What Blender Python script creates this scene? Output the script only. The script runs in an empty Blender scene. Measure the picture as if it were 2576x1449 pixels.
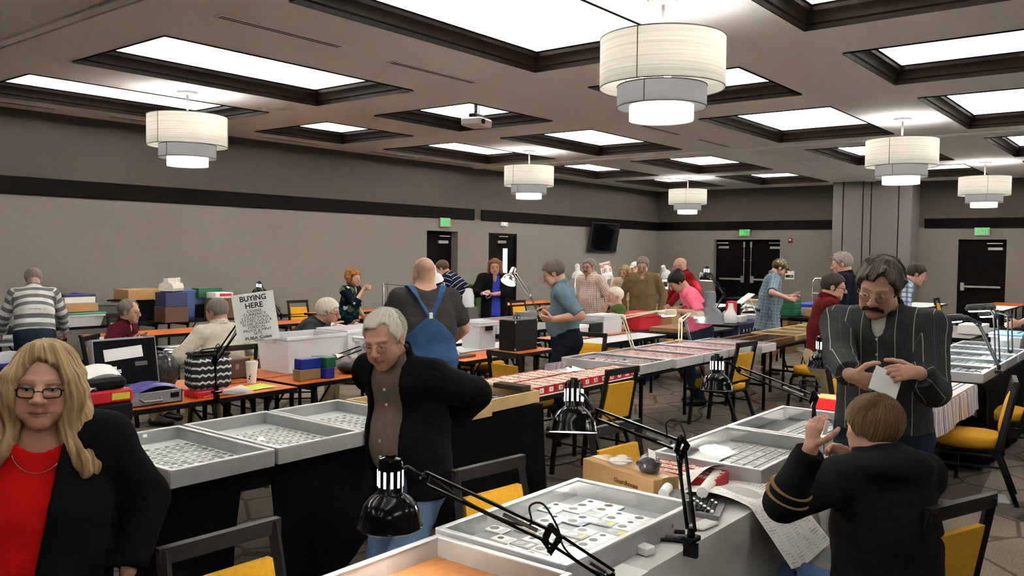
import bpy, math, random
import numpy as np
from mathutils import Vector, Matrix
random.seed(7); np.random.seed(7)
SC = bpy.context.scene; COL = SC.collection
# ---------------------------------------------------------------- camera, world, exposure
EYE = np.array([0.0, 0.0, 1.80]); FPX = 2141.1; W_, H_ = 2576, 1449
YAW, PITCH, ROLL = math.radians(38.45), math.radians(-2.38), math.radians(0.681)
_fw = np.array([math.cos(YAW)*math.cos(PITCH), math.sin(YAW)*math.cos(PITCH), math.sin(PITCH)])
_rt = np.array([math.sin(YAW), -math.cos(YAW), 0.0]); _up = np.cross(_rt, _fw)
RT = _rt*math.cos(ROLL)+_up*math.sin(ROLL); UP = -_rt*math.sin(ROLL)+_up*math.cos(ROLL); FW = _fw
cam = bpy.data.cameras.new('camera'); camo = bpy.data.objects.new('camera', cam); COL.objects.link(camo)
cam.sensor_width = 36.0; cam.lens = FPX/W_*36.0; cam.clip_start = 0.05; cam.clip_end = 200
m = Matrix.Identity(4)
for i in range(3):
    m[i][0], m[i][1], m[i][2], m[i][3] = RT[i], UP[i], -FW[i], EYE[i]
camo.matrix_world = m; SC.camera = camo
SC.view_settings.view_transform = 'Standard'; SC.view_settings.look = 'None'
SC.view_settings.exposure = EXPOSURE = 0.0; SC.view_settings.gamma = 1.0; SC.view_settings.use_curve_mapping = False
SC.cycles.use_denoising = True
SC.cycles.max_bounces = 8; SC.cycles.diffuse_bounces = 5; SC.cycles.transparent_max_bounces = 12
SC.cycles.sample_clamp_indirect = 80.0; SC.cycles.caustics_reflective = False; SC.cycles.caustics_refractive = False
world = bpy.data.worlds.new('world'); SC.world = world; world.use_nodes = True
world.node_tree.nodes['Background'].inputs[0].default_value = (.5, .48, .45, 1)
world.node_tree.nodes['Background'].inputs[1].default_value = 0.02

def ray(px, py):
    return FW + RT*((px-W_/2)/FPX) - UP*((py-H_/2)/FPX)
def G(px, py, z):                       # the point at height z seen there
    g = ray(px, py); t = (z-EYE[2])/g[2]; return EYE+g*t
def D(px, py, d):                       # the point at depth d seen there
    return EYE+ray(px, py)*d
# ---------------------------------------------------------------- materials
def s2l(c):
    return tuple((v/12.92 if v <= .04045 else ((v+.055)/1.055)**2.4) for v in c)
def rgb(r, g, b): return s2l((r/255, g/255, b/255))
MATS = {}
def mat(name, col, rough=.6, metal=0., spec=.5, bump=0., bscale=200., var=0., vscale=6., emit=None, estr=0., alpha=1., trans=0., coat=0., sheen=0.):
    if name in MATS: return MATS[name]
    M = bpy.data.materials.new(name); M.use_nodes = True; MATS[name] = M
    nt = M.node_tree; b = nt.nodes['Principled BSDF']
    b.inputs['Base Color'].default_value = (*col, 1); b.inputs['Roughness'].default_value = rough
    b.inputs['Metallic'].default_value = metal; b.inputs['Specular IOR Level'].default_value = spec
    b.inputs['Coat Weight'].default_value = coat; b.inputs['Sheen Weight'].default_value = sheen
    b.inputs['Alpha'].default_value = alpha; b.inputs['Transmission Weight'].default_value = trans
    if emit: b.inputs['Emission Color'].default_value = (*emit, 1); b.inputs['Emission Strength'].default_value = estr
    if var or bump:
        tc = nt.nodes.new('ShaderNodeTexCoord')
    if var:
        n = nt.nodes.new('ShaderNodeTexNoise'); n.inputs['Scale'].default_value = vscale; n.inputs['Detail'].default_value = 4
        nt.links.new(tc.outputs['Object'], n.inputs['Vector'])
        mx = nt.nodes.new('ShaderNodeMixRGB'); mx.blend_type = 'MULTIPLY'; mx.inputs[0].default_value = 1
        rr = nt.nodes.new('ShaderNodeMapRange'); rr.inputs[1].default_value = .3; rr.inputs[2].default_value = .7
        rr.inputs[3].default_value = 1-var; rr.inputs[4].default_value = 1+var*.5
        nt.links.new(n.outputs[0], rr.inputs[0]); mx.inputs[1].default_value = (*col, 1)
        nt.links.new(rr.outputs[0], mx.inputs[2]); nt.links.new(mx.outputs[0], b.inputs['Base Color'])
    if bump:
        n2 = nt.nodes.new('ShaderNodeTexNoise'); n2.inputs['Scale'].default_value = bscale; n2.inputs['Detail'].default_value = 3
        nt.links.new(tc.outputs['Object'], n2.inputs['Vector'])
        bp = nt.nodes.new('ShaderNodeBump'); bp.inputs['Strength'].default_value = bump; bp.inputs['Distance'].default_value = .002
        nt.links.new(n2.outputs[0], bp.inputs['Height']); nt.links.new(bp.outputs[0], b.inputs['Normal'])
    return M
def nodes(M): return M.node_tree.nodes, M.node_tree.links, M.node_tree.nodes['Principled BSDF']
def ramp(nt, stops, interp='CONSTANT'):
    r = nt.nodes.new('ShaderNodeValToRGB'); r.color_ramp.interpolation = interp
    while len(r.color_ramp.elements) < len(stops): r.color_ramp.elements.new(.5)
    for e, (p, c) in zip(r.color_ramp.elements, stops): e.position = p; e.color = (*c, 1)
    return r
# ---------------------------------------------------------------- mesh helper
class MB:
    def __init__(s): s.v = []; s.f = []; s.mi = []; s.m = 0; s.T = None
    def add(s, vs, fs):
        o = len(s.v)
        if s.T is not None: vs = [tuple(s.T @ Vector(p)) for p in vs]
        s.v += [tuple(map(float, p)) for p in vs]; s.f += [tuple(i+o for i in f) for f in fs]; s.mi += [s.m]*len(fs); return s
    def box(s, c, d, rz=0., b=0., R=None):              # centre, size; b = chamfer
        x, y, z = [k/2 for k in d]
        if b <= 0:
            vs = [(i*x, j*y, k*z) for i in (-1, 1) for j in (-1, 1) for k in (-1, 1)]
            fs = [(0, 1, 3, 2), (4, 6, 7, 5), (0, 4, 5, 1), (2, 3, 7, 6), (0, 2, 6, 4), (1, 5, 7, 3)]
        else:
            b = min(b, .49*min(d)); vs = []; idx = {}
            for i in (-1, 1):
                for j in (-1, 1):
                    for k in (-1, 1):
                        for a in range(3):
                            p = [i*x, j*y, k*z]
                            for q in range(3):
                                if q != a: p[q] -= (i, j, k)[q]*b
                            idx[(i, j, k, a)] = len(vs); vs.append(tuple(p))
            fs = []
            for a in range(3):
                o = [q for q in range(3) if q != a]
                for sgn in (-1, 1):
                    q4 = []
                    for (u, w) in ((-1, -1), (1, -1), (1, 1), (-1, 1)):
                        t = [0, 0, 0]; t[a] = sgn; t[o[0]] = u; t[o[1]] = w; q4.append(idx[(*t, a)])
                    fs.append(tuple(q4))
                for u in (-1, 1):
                    for w in (-1, 1):
                        e = []
                        for sg in (-1, 1):
                            t = [0, 0, 0]; t[a] = sg; t[o[0]] = u; t[o[1]] = w; e.append((idx[(*t, o[0])], idx[(*t, o[1])]))
                        fs.append((e[0][0], e[0][1], e[1][1], e[1][0]))
            for i in (-1, 1):
                for j in (-1, 1):
                    for k in (-1, 1): fs.append(tuple(idx[(i, j, k, a)] for a in range(3)))
        if R is None: R = Matrix.Rotation(rz, 3, 'Z') if rz else None
        c = Vector(c)
        vs = [tuple(c+(R @ Vector(p) if R is not None else Vector(p))) for p in vs]
        return s.add(vs, fs)
    def box2(s, a, b, ch=0.):                            # two corners
        return s.box([(p+q)/2 for p, q in zip(a, b)], [abs(q-p) for p, q in zip(a, b)], b=ch)
    def cyl(s, p0, p1, r0, r1=None, n=12, cap=True):
        r1 = r0 if r1 is None else r1; p0 = Vector(p0); p1 = Vector(p1); ax = (p1-p0).normalized()
        u = ax.orthogonal().normalized(); w = ax.cross(u); vs = []
        for p, r in ((p0, r0), (p1, r1)):
            for i in range(n):
                a = 2*math.pi*i/n; vs.append(tuple(p+u*(r*math.cos(a))+w*(r*math.sin(a))))
        fs = [(i, (i+1) % n, n+(i+1) % n, n+i) for i in range(n)]
        if cap: fs += [tuple(range(n-1, -1, -1)), tuple(range(n, 2*n))]
        return s.add(vs, fs)
    def tube(s, pts, r, n=8, closed=False, flat=None):   # flat=(w,h): rectangular bar
        pts = [Vector(p) for p in pts]; N = len(pts); vs = []; fs = []; ref = None
        for i, p in enumerate(pts):
            a = pts[(i-1) % N] if (i > 0 or closed) else p; b = pts[(i+1) % N] if (i < N-1 or closed) else p
            t = (b-a).normalized()
            if ref is None: ref = t.orthogonal().normalized() if abs(t.z) > .98 else Vector((0, 0, 1))
            u = (ref-t*ref.dot(t)); u = u.normalized() if u.length > 1e-4 else t.orthogonal().normalized()
            if flat is None or abs(t.z) > .98: ref = u
            w = t.cross(u)
            rr = r[i] if isinstance(r, (list, tuple)) else r
            if flat:
                h, q = flat[0]/2, flat[1]/2
                for (c1, c2) in ((-1, -1), (1, -1), (1, 1), (-1, 1)): vs.append(tuple(p+w*(c1*h)+u*(c2*q)))
            else:
                for k in range(n):
                    an = 2*math.pi*k/n; vs.append(tuple(p+u*(rr*math.cos(an))+w*(rr*math.sin(an))))
        n = 4 if flat else n
        for i in range(N if closed else N-1):
            j = (i+1) % N
            fs += [(i*n+k, i*n+(k+1) % n, j*n+(k+1) % n, j*n+k) for k in range(n)]
        if not closed: fs += [tuple(range(n-1, -1, -1)), tuple((N-1)*n+k for k in range(n))]
        return s.add(vs, fs)
    def lathe(s, prof, c=(0, 0, 0), n=32, R=None, caps=False):
        c = Vector(c); vs = []; P = len(prof)
        for i in range(n):
            a = 2*math.pi*i/n
            for (r, z) in prof:
                p = Vector((r*math.cos(a), r*math.sin(a), z)); vs.append(tuple(c+(R @ p if R is not None else p)))
        fs = [(i*P+k, ((i+1) % n)*P+k, ((i+1) % n)*P+k+1, i*P+k+1) for i in range(n) for k in range(P-1)]
        if caps: fs += [tuple(i*P for i in range(n-1, -1, -1)), tuple(i*P+P-1 for i in range(n))]
        return s.add(vs, fs)
    def prism(s, poly, z0, z1, R=None, c=(0, 0, 0)):     # polygon in xy, extruded in z
        n = len(poly); vs = [(x, y, z0) for x, y in poly]+[(x, y, z1) for x, y in poly]
        c = Vector(c); vs = [tuple(c+(R @ Vector(p) if R is not None else Vector(p))) for p in vs]
        return s.add(vs, [tuple(range(n-1, -1, -1)), tuple(range(n, 2*n))]+[(i, (i+1) % n, n+(i+1) % n, n+i) for i in range(n)])
    def sph(s, c, r, n=12, mm=8, sc=(1, 1, 1), R=None):
        prof = [(r*math.sin(math.pi*k/mm), -r*math.cos(math.pi*k/mm)) for k in range(mm+1)]
        c = Vector(c); vs = []; 
        for i in range(n):
            a = 2*math.pi*i/n
            for (q, z) in prof:
                p = Vector((q*math.cos(a)*sc[0], q*math.sin(a)*sc[1], z*sc[2])); vs.append(tuple(c+(R @ p if R is not None else p)))
        P = mm+1
        return s.add(vs, [(i*P+k, ((i+1) % n)*P+k, ((i+1) % n)*P+k+1, i*P+k+1) for i in range(n) for k in range(mm)])
    def grid(s, fn, nu, nv):
        vs = [fn(i/nu, j/nv) for i in range(nu+1) for j in range(nv+1)]
        return s.add(vs, [(i*(nv+1)+j, (i+1)*(nv+1)+j, (i+1)*(nv+1)+j+1, i*(nv+1)+j+1) for i in range(nu) for j in range(nv)])
    def mesh(s, name, mats, smooth=None):
        me = bpy.data.meshes.new(name); me.from_pydata(s.v, [], s.f)
        mats = mats if isinstance(mats, (list, tuple)) else [mats]
        for q in mats: me.materials.append(q)
        if len(mats) > 1: me.polygons.foreach_set('material_index', s.mi)
        if smooth is not None:
            me.polygons.foreach_set('use_smooth', [True]*len(s.f))
            try: me.set_sharp_from_angle(angle=math.radians(smooth))
            except Exception: pass
        me.update(); return me
    def build(s, name, mats, parent=None, smooth=None, label=None):
        return link(name, s.mesh(name, mats, smooth), parent, label)
def link(name, me, parent=None, label=None):
    o = bpy.data.objects.new(name, me); COL.objects.link(o)
    if parent is not None: o.parent = parent
    if label: o['label'] = label
    return o
def tag(o, label, cat, group=None, kind=None):
    o['label'] = label; o['category'] = cat
    if group: o['group'] = group
    if kind: o['kind'] = kind
    return o
def thing(name, label, cat, loc=(0, 0, 0), rz=0., group=None, R=None):
    o = bpy.data.objects.new(name, None); COL.objects.link(o); o.empty_display_size = .05
    o.location = tuple(loc); o.rotation_euler = (0, 0, rz)
    if R is not None: o.rotation_euler = R.to_euler()
    return tag(o, label, cat, group)
def struct(o): o['kind'] = 'structure'; return o
def dup(root, loc, rz, label, group=None, name=None):
    r = root.copy(); COL.objects.link(r); r.location = tuple(loc); r.rotation_euler = (0, 0, rz); r['label'] = label
    if group: r['group'] = group
    for ch in list(root.children):
        c = ch.copy(); COL.objects.link(c); c.parent = r
        for g in list(ch.children):
            d = g.copy(); COL.objects.link(d); d.parent = c
    return r
def area(name, loc, rot, sx, sy, power, col=(1, .975, .94)):
    l = bpy.data.lights.new(name, 'AREA'); l.shape = 'RECTANGLE'; l.size = sx; l.size_y = sy; l.energy = power; l.color = col
    o = bpy.data.objects.new(name, l); COL.objects.link(o); o.location = loc; o.rotation_euler = rot; return o
def point(name, loc, power, r=.03, col=(1, .96, .90), parent=None):
    l = bpy.data.lights.new(name, 'POINT'); l.energy = power; l.shadow_soft_size = r; l.color = col
    o = bpy.data.objects.new(name, l); COL.objects.link(o); o.location = loc
    if parent is not None: o.parent = parent
    return o
def text_mesh(txt, size, ex=.001, bold=False, align='CENTER', sx=1., space=1.):
    cu = bpy.data.curves.new('lettering', 'FONT'); cu.body = txt; cu.size = size; cu.extrude = ex
    cu.align_x = align; cu.align_y = 'CENTER'; cu.offset = (.018*size if bold else 0.); cu.space_character = space; cu.resolution_u = 3
    o = bpy.data.objects.new('lettering', cu); COL.objects.link(o)
    dg = bpy.context.evaluated_depsgraph_get(); me = bpy.data.meshes.new_from_object(o.evaluated_get(dg))
    bpy.data.objects.remove(o); bpy.data.curves.remove(cu)
    if sx != 1:
        for v in me.vertices: v.co.x *= sx
    return me
def add_text(txt, size, M4, material, parent, bold=False, sx=1., name='lettering', align='CENTER', space=1.):
    me = text_mesh(txt, size, .0008, bold, align, sx, space); me.materials.clear(); me.materials.append(material); me.transform(M4)
    return link(name, me, parent)
def frame(o, x, y):                                  # matrix with local x, y given, z = x cross y, at o
    x = Vector(x).normalized(); y = Vector(y).normalized(); z = x.cross(y)
    M4 = Matrix.Identity(4)
    for i in range(3): M4[i][0], M4[i][1], M4[i][2], M4[i][3] = x[i], y[i], z[i], o[i]
    return M4
# ---------------------------------------------------------------- the room
ZC = 3.74; XW, YW, XN, YR = 23.57, 12.96, -5.2, -6.6
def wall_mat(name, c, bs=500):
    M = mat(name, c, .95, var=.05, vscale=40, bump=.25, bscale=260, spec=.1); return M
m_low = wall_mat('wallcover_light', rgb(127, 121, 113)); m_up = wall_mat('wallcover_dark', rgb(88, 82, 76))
m_ceil = mat('ceiling_paint', rgb(238, 239, 239), .95, spec=.1, bump=.1, bscale=150)
m_dark = mat('dark_stained_wood', rgb(22, 15, 11), .5, var=.25, vscale=9, spec=.07)
m_band = mat('dark_wood_band', rgb(18, 15, 13), .6, var=.2, vscale=5, spec=.06)
m_well = mat('recess_white_paint', (.80, .80, .78), .9)
m_doorw = mat('espresso_door', rgb(15, 12, 10), .6, var=.15, vscale=8, spec=.06)
m_steel = mat('brushed_steel', (.5, .5, .49), .35, .9)
m_white = mat('white_plastic', (.75, .74, .7), .5)
def glass_mat():
    M = bpy.data.materials.new('case_glass'); M.use_nodes = True; nt = M.node_tree; nt.nodes.clear(); MATS['case_glass'] = M
    o = nt.nodes.new('ShaderNodeOutputMaterial'); t = nt.nodes.new('ShaderNodeBsdfTransparent'); g = nt.nodes.new('ShaderNodeBsdfGlossy'); mx = nt.nodes.new('ShaderNodeMixShader'); f = nt.nodes.new('ShaderNodeLayerWeight'); f.inputs[0].default_value = .5
    pw = nt.nodes.new('ShaderNodeMath'); pw.operation = 'POWER'; pw.inputs[1].default_value = 5; nt.links.new(f.outputs['Facing'], pw.inputs[0]); ml = nt.nodes.new('ShaderNodeMath'); ml.operation = 'MULTIPLY_ADD'; ml.inputs[1].default_value = .34; ml.inputs[2].default_value = .025; nt.links.new(pw.outputs[0], ml.inputs[0])
    t.inputs[0].default_value = (.97, .985, .975, 1); g.inputs['Roughness'].default_value = .02
    nt.links.new(ml.outputs[0], mx.inputs[0]); nt.links.new(t.outputs[0], mx.inputs[1]); nt.links.new(g.outputs[0], mx.inputs[2]); nt.links.new(mx.outputs[0], o.inputs[0]); return M
# carpet
M = mat('carpet', rgb(112, 100, 88), 1., spec=.1); nt = M.node_tree; N, Lk, B = nodes(M)
tc = N.new('ShaderNodeTexCoord'); vo = N.new('ShaderNodeTexVoronoi'); vo.feature = 'DISTANCE_TO_EDGE'; vo.inputs['Scale'].default_value = 1.7
vo.inputs['Randomness'].default_value = .55
mp = N.new('ShaderNodeMapping'); mp.inputs['Rotation'].default_value = (0, 0, .5); mp.inputs['Scale'].default_value = (1, 1.25, 1)
Lk.new(tc.outputs['Object'], mp.inputs[0]); Lk.new(mp.outputs[0], vo.inputs['Vector'])
r1 = ramp(nt, [(0, rgb(80, 72, 63)), (.02, rgb(80, 72, 63)), (.035, rgb(114, 104, 93))], 'LINEAR'); Lk.new(vo.outputs['Distance'], r1.inputs[0])
no = N.new('ShaderNodeTexNoise'); no.inputs['Scale'].default_value = 90; no.inputs['Detail'].default_value = 6; Lk.new(tc.outputs['Object'], no.inputs['Vector'])
no2 = N.new('ShaderNodeTexNoise'); no2.inputs['Scale'].default_value = 1.3; no2.inputs['Detail'].default_value = 3; Lk.new(tc.outputs['Object'], no2.inputs['Vector'])
mr = N.new('ShaderNodeMapRange'); mr.inputs[1].default_value = .3; mr.inputs[2].default_value = .7; mr.inputs[3].default_value = .62; mr.inputs[4].default_value = 1.3; Lk.new(no.outputs[0], mr.inputs[0])
vz = N.new('ShaderNodeTexVoronoi'); vz.inputs['Scale'].default_value = .55; vz.inputs['Randomness'].default_value = .8; Lk.new(mp.outputs[0], vz.inputs['Vector']); sv = N.new('ShaderNodeSeparateXYZ'); Lk.new(vz.outputs['Color'], sv.inputs[0])
mr2 = N.new('ShaderNodeMapRange'); mr2.inputs[1].default_value = .3; mr2.inputs[2].default_value = .7; mr2.inputs[3].default_value = .85; mr2.inputs[4].default_value = 1.1; Lk.new(no2.outputs[0], mr2.inputs[0])
rz_ = ramp(nt, [(0, (.62, .62, .62)), (.42, (1.25, 1.25, 1.25)), (.75, (.9, .9, .9))]); Lk.new(sv.outputs[0], rz_.inputs[0]); mz = N.new('ShaderNodeMixRGB'); mz.blend_type = 'MULTIPLY'; mz.inputs[0].default_value = 1; Lk.new(r1.outputs[0], mz.inputs[1]); Lk.new(rz_.outputs[0], mz.inputs[2])
mm_ = N.new('ShaderNodeMath'); mm_.operation = 'MULTIPLY'; Lk.new(mr.outputs[0], mm_.inputs[0]); Lk.new(mr2.outputs[0], mm_.inputs[1])
mx = N.new('ShaderNodeMixRGB'); mx.blend_type = 'MULTIPLY'; mx.inputs[0].default_value = 1; Lk.new(mz.outputs[0], mx.inputs[1]); Lk.new(mm_.outputs[0], mx.inputs[2]); Lk.new(mx.outputs[0], B.inputs['Base Color'])
bp = N.new('ShaderNodeBump'); bp.inputs['Strength'].default_value = .5; bp.inputs['Distance'].default_value = .006; Lk.new(no.outputs[0], bp.inputs['Height']); Lk.new(bp.outputs[0], B.inputs['Normal'])
m_carpet = M
q = MB(); q.box2((XN, YR, -.1), (XW+.1, YW+.1, 0)); struct(q.build('floor', m_carpet))
# coffers: (x0,x1,y0,y1)
XS = [(4.15, 7.35), (8.36, 10.22), (11.22, 14.3), (15.52, 18.68), (19.58, 22.5)]
YS = [(10.24, 12.1), (7.37, 9.22), (3.69, 5.56), (.80, 2.66), (-2.88, -1.02)]
COFF = [(*a, *b) for b in YS for a in XS if not (b == YS[1] and a == XS[4] and False)]
COFF += [(-.6, 2.55, *b) for b in YS[1:]]+[(-4.2, -1.6, *b) for b in YS[1:]]  # unseen coffers behind the camera, added so their coves light the foreground
xs = sorted({XN, XW+.1}|{c[i] for c in COFF for i in (0, 1)}); ys = sorted({YR, YW+.1}|{c[i] for c in COFF for i in (2, 3)})
q = MB()
for i in range(len(xs)-1):
    for j in range(len(ys)-1):
        cx, cy = (xs[i]+xs[i+1])/2, (ys[j]+ys[j+1])/2
        if any(c[0] < cx < c[1] and c[2] < cy < c[3] for c in COFF): continue
        q.add([(xs[i], ys[j], ZC), (xs[i], ys[j+1], ZC), (xs[i+1], ys[j+1], ZC), (xs[i+1], ys[j], ZC)], [(0, 1, 2, 3)])
struct(q.build('ceiling', m_ceil))
PROF = [(0, -.012), (.012, -.012), (.016, .03), (.03, .045), (.034, .075), (.05, .11), (.075, .135), (.078, .17), (.095, .185), (.0, .19)]
def ring(q, x0, x1, y0, y1, prof):          # a mitred moulding swept round a rectangle; prof = (inset, rise)
    vs = []; n = len(prof)
    for (a, z) in prof: vs += [(x0+a, y0+a, ZC+z), (x1-a, y0+a, ZC+z), (x1-a, y1-a, ZC+z), (x0+a, y1-a, ZC+z)]
    q.add(vs, [(k*4+i, k*4+(i+1) % 4, k*4+4+(i+1) % 4, k*4+4+i) for k in range(n-1) for i in range(4)])
m_tile = mat('ceiling_tile', (.84, .83, .80), .95, bump=.3, bscale=120)
COFFER_W = 108.0
for k, (x0, x1, y0, y1) in enumerate(COFF):
    q = MB(); ring(q, x0, x1, y0, y1, PROF); t = struct(q.build('trim_%d' % (k+1), m_dark, smooth=25))
    s = .14; zb, zt = ZC+.19, ZC+.56
    q = MB(); X0, X1, Y0, Y1 = x0-s, x1+s, y0-s, y1+s
    a = [(X0, Y0), (X1, Y0), (X1, Y1), (X0, Y1)]; b = [(x0+.02, y0+.02), (x1-.02, y0+.02), (x1-.02, y1-.02), (x0+.02, y1-.02)]
    vs = [(*p, zb) for p in b]+[(*p, zb) for p in a]+[(*p, zt) for p in a]
    q.add(vs, [(i, (i+1) % 4, 4+(i+1) % 4, 4+i) for i in range(4)]+[(4+i, 4+(i+1) % 4, 8+(i+1) % 4, 8+i) for i in range(4)]+[(8, 9, 10, 11)])
    q.build('recess', m_well, t)
    if k in (10, 15, 5):                            # near ones: lay-in tiles with recessed joints
        nx, ny = round((X1-X0)/.61), round((Y1-Y0)/.61); dx, dy = (X1-X0)/nx, (Y1-Y0)/ny
        qq = MB(); qq.box((0, 0, 0), (dx-.012, dy-.012, .016), b=.004); me = qq.mesh('ceiling_tile', m_tile)
        for i in range(nx):
            for j in range(ny):
                o = link('ceiling_tile', me, t); o.location = (X0+(i+.5)*dx, Y0+(j+.5)*dy, zt-.02)
    L = x1-x0
    for yy, sg in ((y0-.05, 1), (y1+.05, -1)):
        area('cove_light', ((x0+x1)/2, yy, zb+.05), (math.pi+sg*.35, 0, 0), L*.96, .05, COFFER_W*L/3.2*(1. if x0 > 3 else .6))
# walls: lower part lighter, upper part darker, the change hidden behind the band
def wall_strip(q, a, b, z0, z1, cuts, n):    # a,b: (x,y) ends; cuts (s0,s1,ztop) door holes measured along the wall from a
    L = math.hypot(b[0]-a[0], b[1]-a[1]); d = ((b[0]-a[0])/L, (b[1]-a[1])/L)
    S = sorted({0., L}|{s for c in cuts for s in c[:2]}); 
    for s0, s1 in zip(S[:-1], S[1:]):
        zb = z0
        for c in cuts:
            if c[0] <= s0+1e-6 and s1 <= c[1]+1e-6: zb = max(z0, c[2])
        p, r = (a[0]+d[0]*s0, a[1]+d[1]*s0), (a[0]+d[0]*s1, a[1]+d[1]*s1)
        q.add([(*p, zb), (*r, zb), (*r, z1), (*p, z1)], [(0, 1, 2, 3)])
DZ = 2.26
dl = [(13.33, 14.33), (15.42, 16.47)]; db = [(9.06, 11.07), (3.46, 4.52)]
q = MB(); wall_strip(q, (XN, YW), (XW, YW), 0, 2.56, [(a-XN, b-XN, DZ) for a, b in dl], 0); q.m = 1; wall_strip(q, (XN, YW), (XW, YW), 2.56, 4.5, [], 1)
q.m = 0
def reveal(q, pts, axis, depth):              # jambs and head of a door hole
    (a, b) = pts
    for (p, r) in ((a, a), (b, b)):
        vs = [(p, 0), (p, DZ)]
        v4 = [((p, YW, 0), (p, YW+depth, 0), (p, YW+depth, DZ), (p, YW, DZ)) if axis == 'y' else ((XW, p, 0), (XW+depth, p, 0), (XW+depth, p, DZ), (XW, p, DZ))][0]
        q.add(v4, [(0, 1, 2, 3)])
    v4 = [(a, YW, DZ), (b, YW, DZ), (b, YW+depth, DZ), (a, YW+depth, DZ)] if axis == 'y' else [(XW, a, DZ), (XW, b, DZ), (XW+depth, b, DZ), (XW+depth, a, DZ)]
    q.add(v4, [(0, 1, 2, 3)])
reveal(q, dl[0], 'y', .25)
struct(q.build('wall_left', [m_low, m_up]))
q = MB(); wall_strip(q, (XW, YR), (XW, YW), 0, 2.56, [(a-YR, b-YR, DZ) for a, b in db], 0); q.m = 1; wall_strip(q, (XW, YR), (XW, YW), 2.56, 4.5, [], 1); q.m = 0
reveal(q, db[0], 'x', .22); reveal(q, db[1], 'x', .12)
struct(q.build('wall_back', [m_low, m_up]))
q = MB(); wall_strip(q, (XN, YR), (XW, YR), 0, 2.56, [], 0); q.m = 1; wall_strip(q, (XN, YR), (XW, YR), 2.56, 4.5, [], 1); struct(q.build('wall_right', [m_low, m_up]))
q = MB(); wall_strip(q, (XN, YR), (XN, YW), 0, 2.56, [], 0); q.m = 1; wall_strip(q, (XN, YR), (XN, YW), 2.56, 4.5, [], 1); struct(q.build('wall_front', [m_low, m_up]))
# bands
n0 = len(COFF)
for a, b in (((XN, YW-.035, 2.54), (14.87, YW-.001, 2.79)), ((15.12, YW-.035, 2.54), (XW-.04, YW-.001, 2.79)), ((XW-.035, 7.5, 2.54), (XW-.001, YW-.001, 2.79)), ((XW-.035, YR, 2.54), (XW-.001, 5.3, 2.79))):
    n0 += 1; q = MB(); q.box2(a, b, .006); struct(q.build('trim_%d' % n0, m_band))
for nm, a, b in (('baseboard_left', (XN, YW-.02, 0), (13.33, YW, .12)), ('baseboard_back', (XW-.02, 11.08, 0), (XW, YW-.02, .12))):
    q = MB(); q.box2(a, b, .004); struct(q.build(nm, m_dark))
# partition pocket at the back wall
m_panel = mat('pocket_panel_fabric', rgb(122, 117, 112), .95, spec=.1, bump=.2, bscale=300); m_gap = mat('dark_joint', (.01, .01, .01), .8)
cx0 = 22.8
q = MB(); q.box2((cx0, 5.45, 0), (XW-.003, 7.36, ZC-.001)); col = struct(q.build('wall_pocket', m_gap))
for y0, y1, dx in ((7.12, 7.36, .02), (6.62, 7.09, .02), (6.42, 6.59, .03), (5.76, 6.39, .02), (5.45, 5.73, .025)):
    q = MB(); q.box2((cx0-dx, y0, .0), (cx0+.01, y1, ZC-.002), .003); q.build('panel', m_panel, col)
for y0, y1 in ((5.44, 5.45), (7.36, 7.37)):
    q = MB(); q.box2((cx0, y0-.004, 0), (XW-.003, y1+.004, ZC-.002)); q.build('panel', m_panel, col)
# partition tracks on the ceiling
n0 += 1; q = MB()
for x in (3.43, 14.92):
    n0 += 1; q = MB(); q.box2((x-.11, YR+.01, ZC-.022), (x-.012, YW-.005, ZC+.001), .004); q.box2((x+.012, YR+.01, ZC-.022), (x+.11, YW-.005, ZC+.001), .004)
    t = struct(q.build('trim_%d' % n0, m_ceil)); q = MB(); q.box2((x-.012, YR+.01, ZC-.006), (x+.012, YW-.005, ZC-.001)); q.build('slot', m_gap, t)
n0 += 1; q = MB(); y = 6.41
q.box2((15.03, y-.11, ZC-.022), (cx0-.03, y-.012, ZC+.001), .004); q.box2((15.03, y+.012, ZC-.022), (cx0-.03, y+.11, ZC+.001), .004)
t = struct(q.build('trim_%d' % n0, m_ceil)); q = MB(); q.box2((15.03, y-.012, ZC-.006), (cx0-.03, y+.012, ZC-.001)); q.build('slot', m_gap, t)
# slot diffusers in the ceiling
vents = [(4.08, 6.38, 1.28, 'linear slot vent in the ceiling nearest the camera'), (6.11, 6.46, 1.28, 'linear slot vent in the ceiling before the projector'), (11.28, 6.5, 1.18, 'thin slot vent in the ceiling right under the big pendant in view'), (13.17, 6.5, 1.18, 'slot vent in the ceiling close to the far partition track')]
vents += [(x, 12.5, 1.2, 'slot vent along the left wall above %s' % s) for x, s in ((4.2, 'the near end of the dark band'), (6.2, 'the left pendant lamp'), (8.8, 'the space right of the left pendant'), (11.3, 'the curly-haired woman'), (13.0, 'the left exit door'), (16.3, 'the door with the glass strip'), (19.6, 'the wall television'))]
for x, y, L, lb in vents:
    t = thing('ceiling_vent', lb, 'vent', (x, y, ZC-.004), 0, 'linear slot vents in the ceiling')
    q = MB(); q.box2((-.02, -.062, -.006), (L+.02, .062, .003), .002); q.build('frame', m_ceil, t)
    for yy in (-.022, .022):
        q = MB(); q.box2((0, yy-.009, -.008), (L, yy+.009, -.004)); q.build('slot', m_gap, t)
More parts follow.
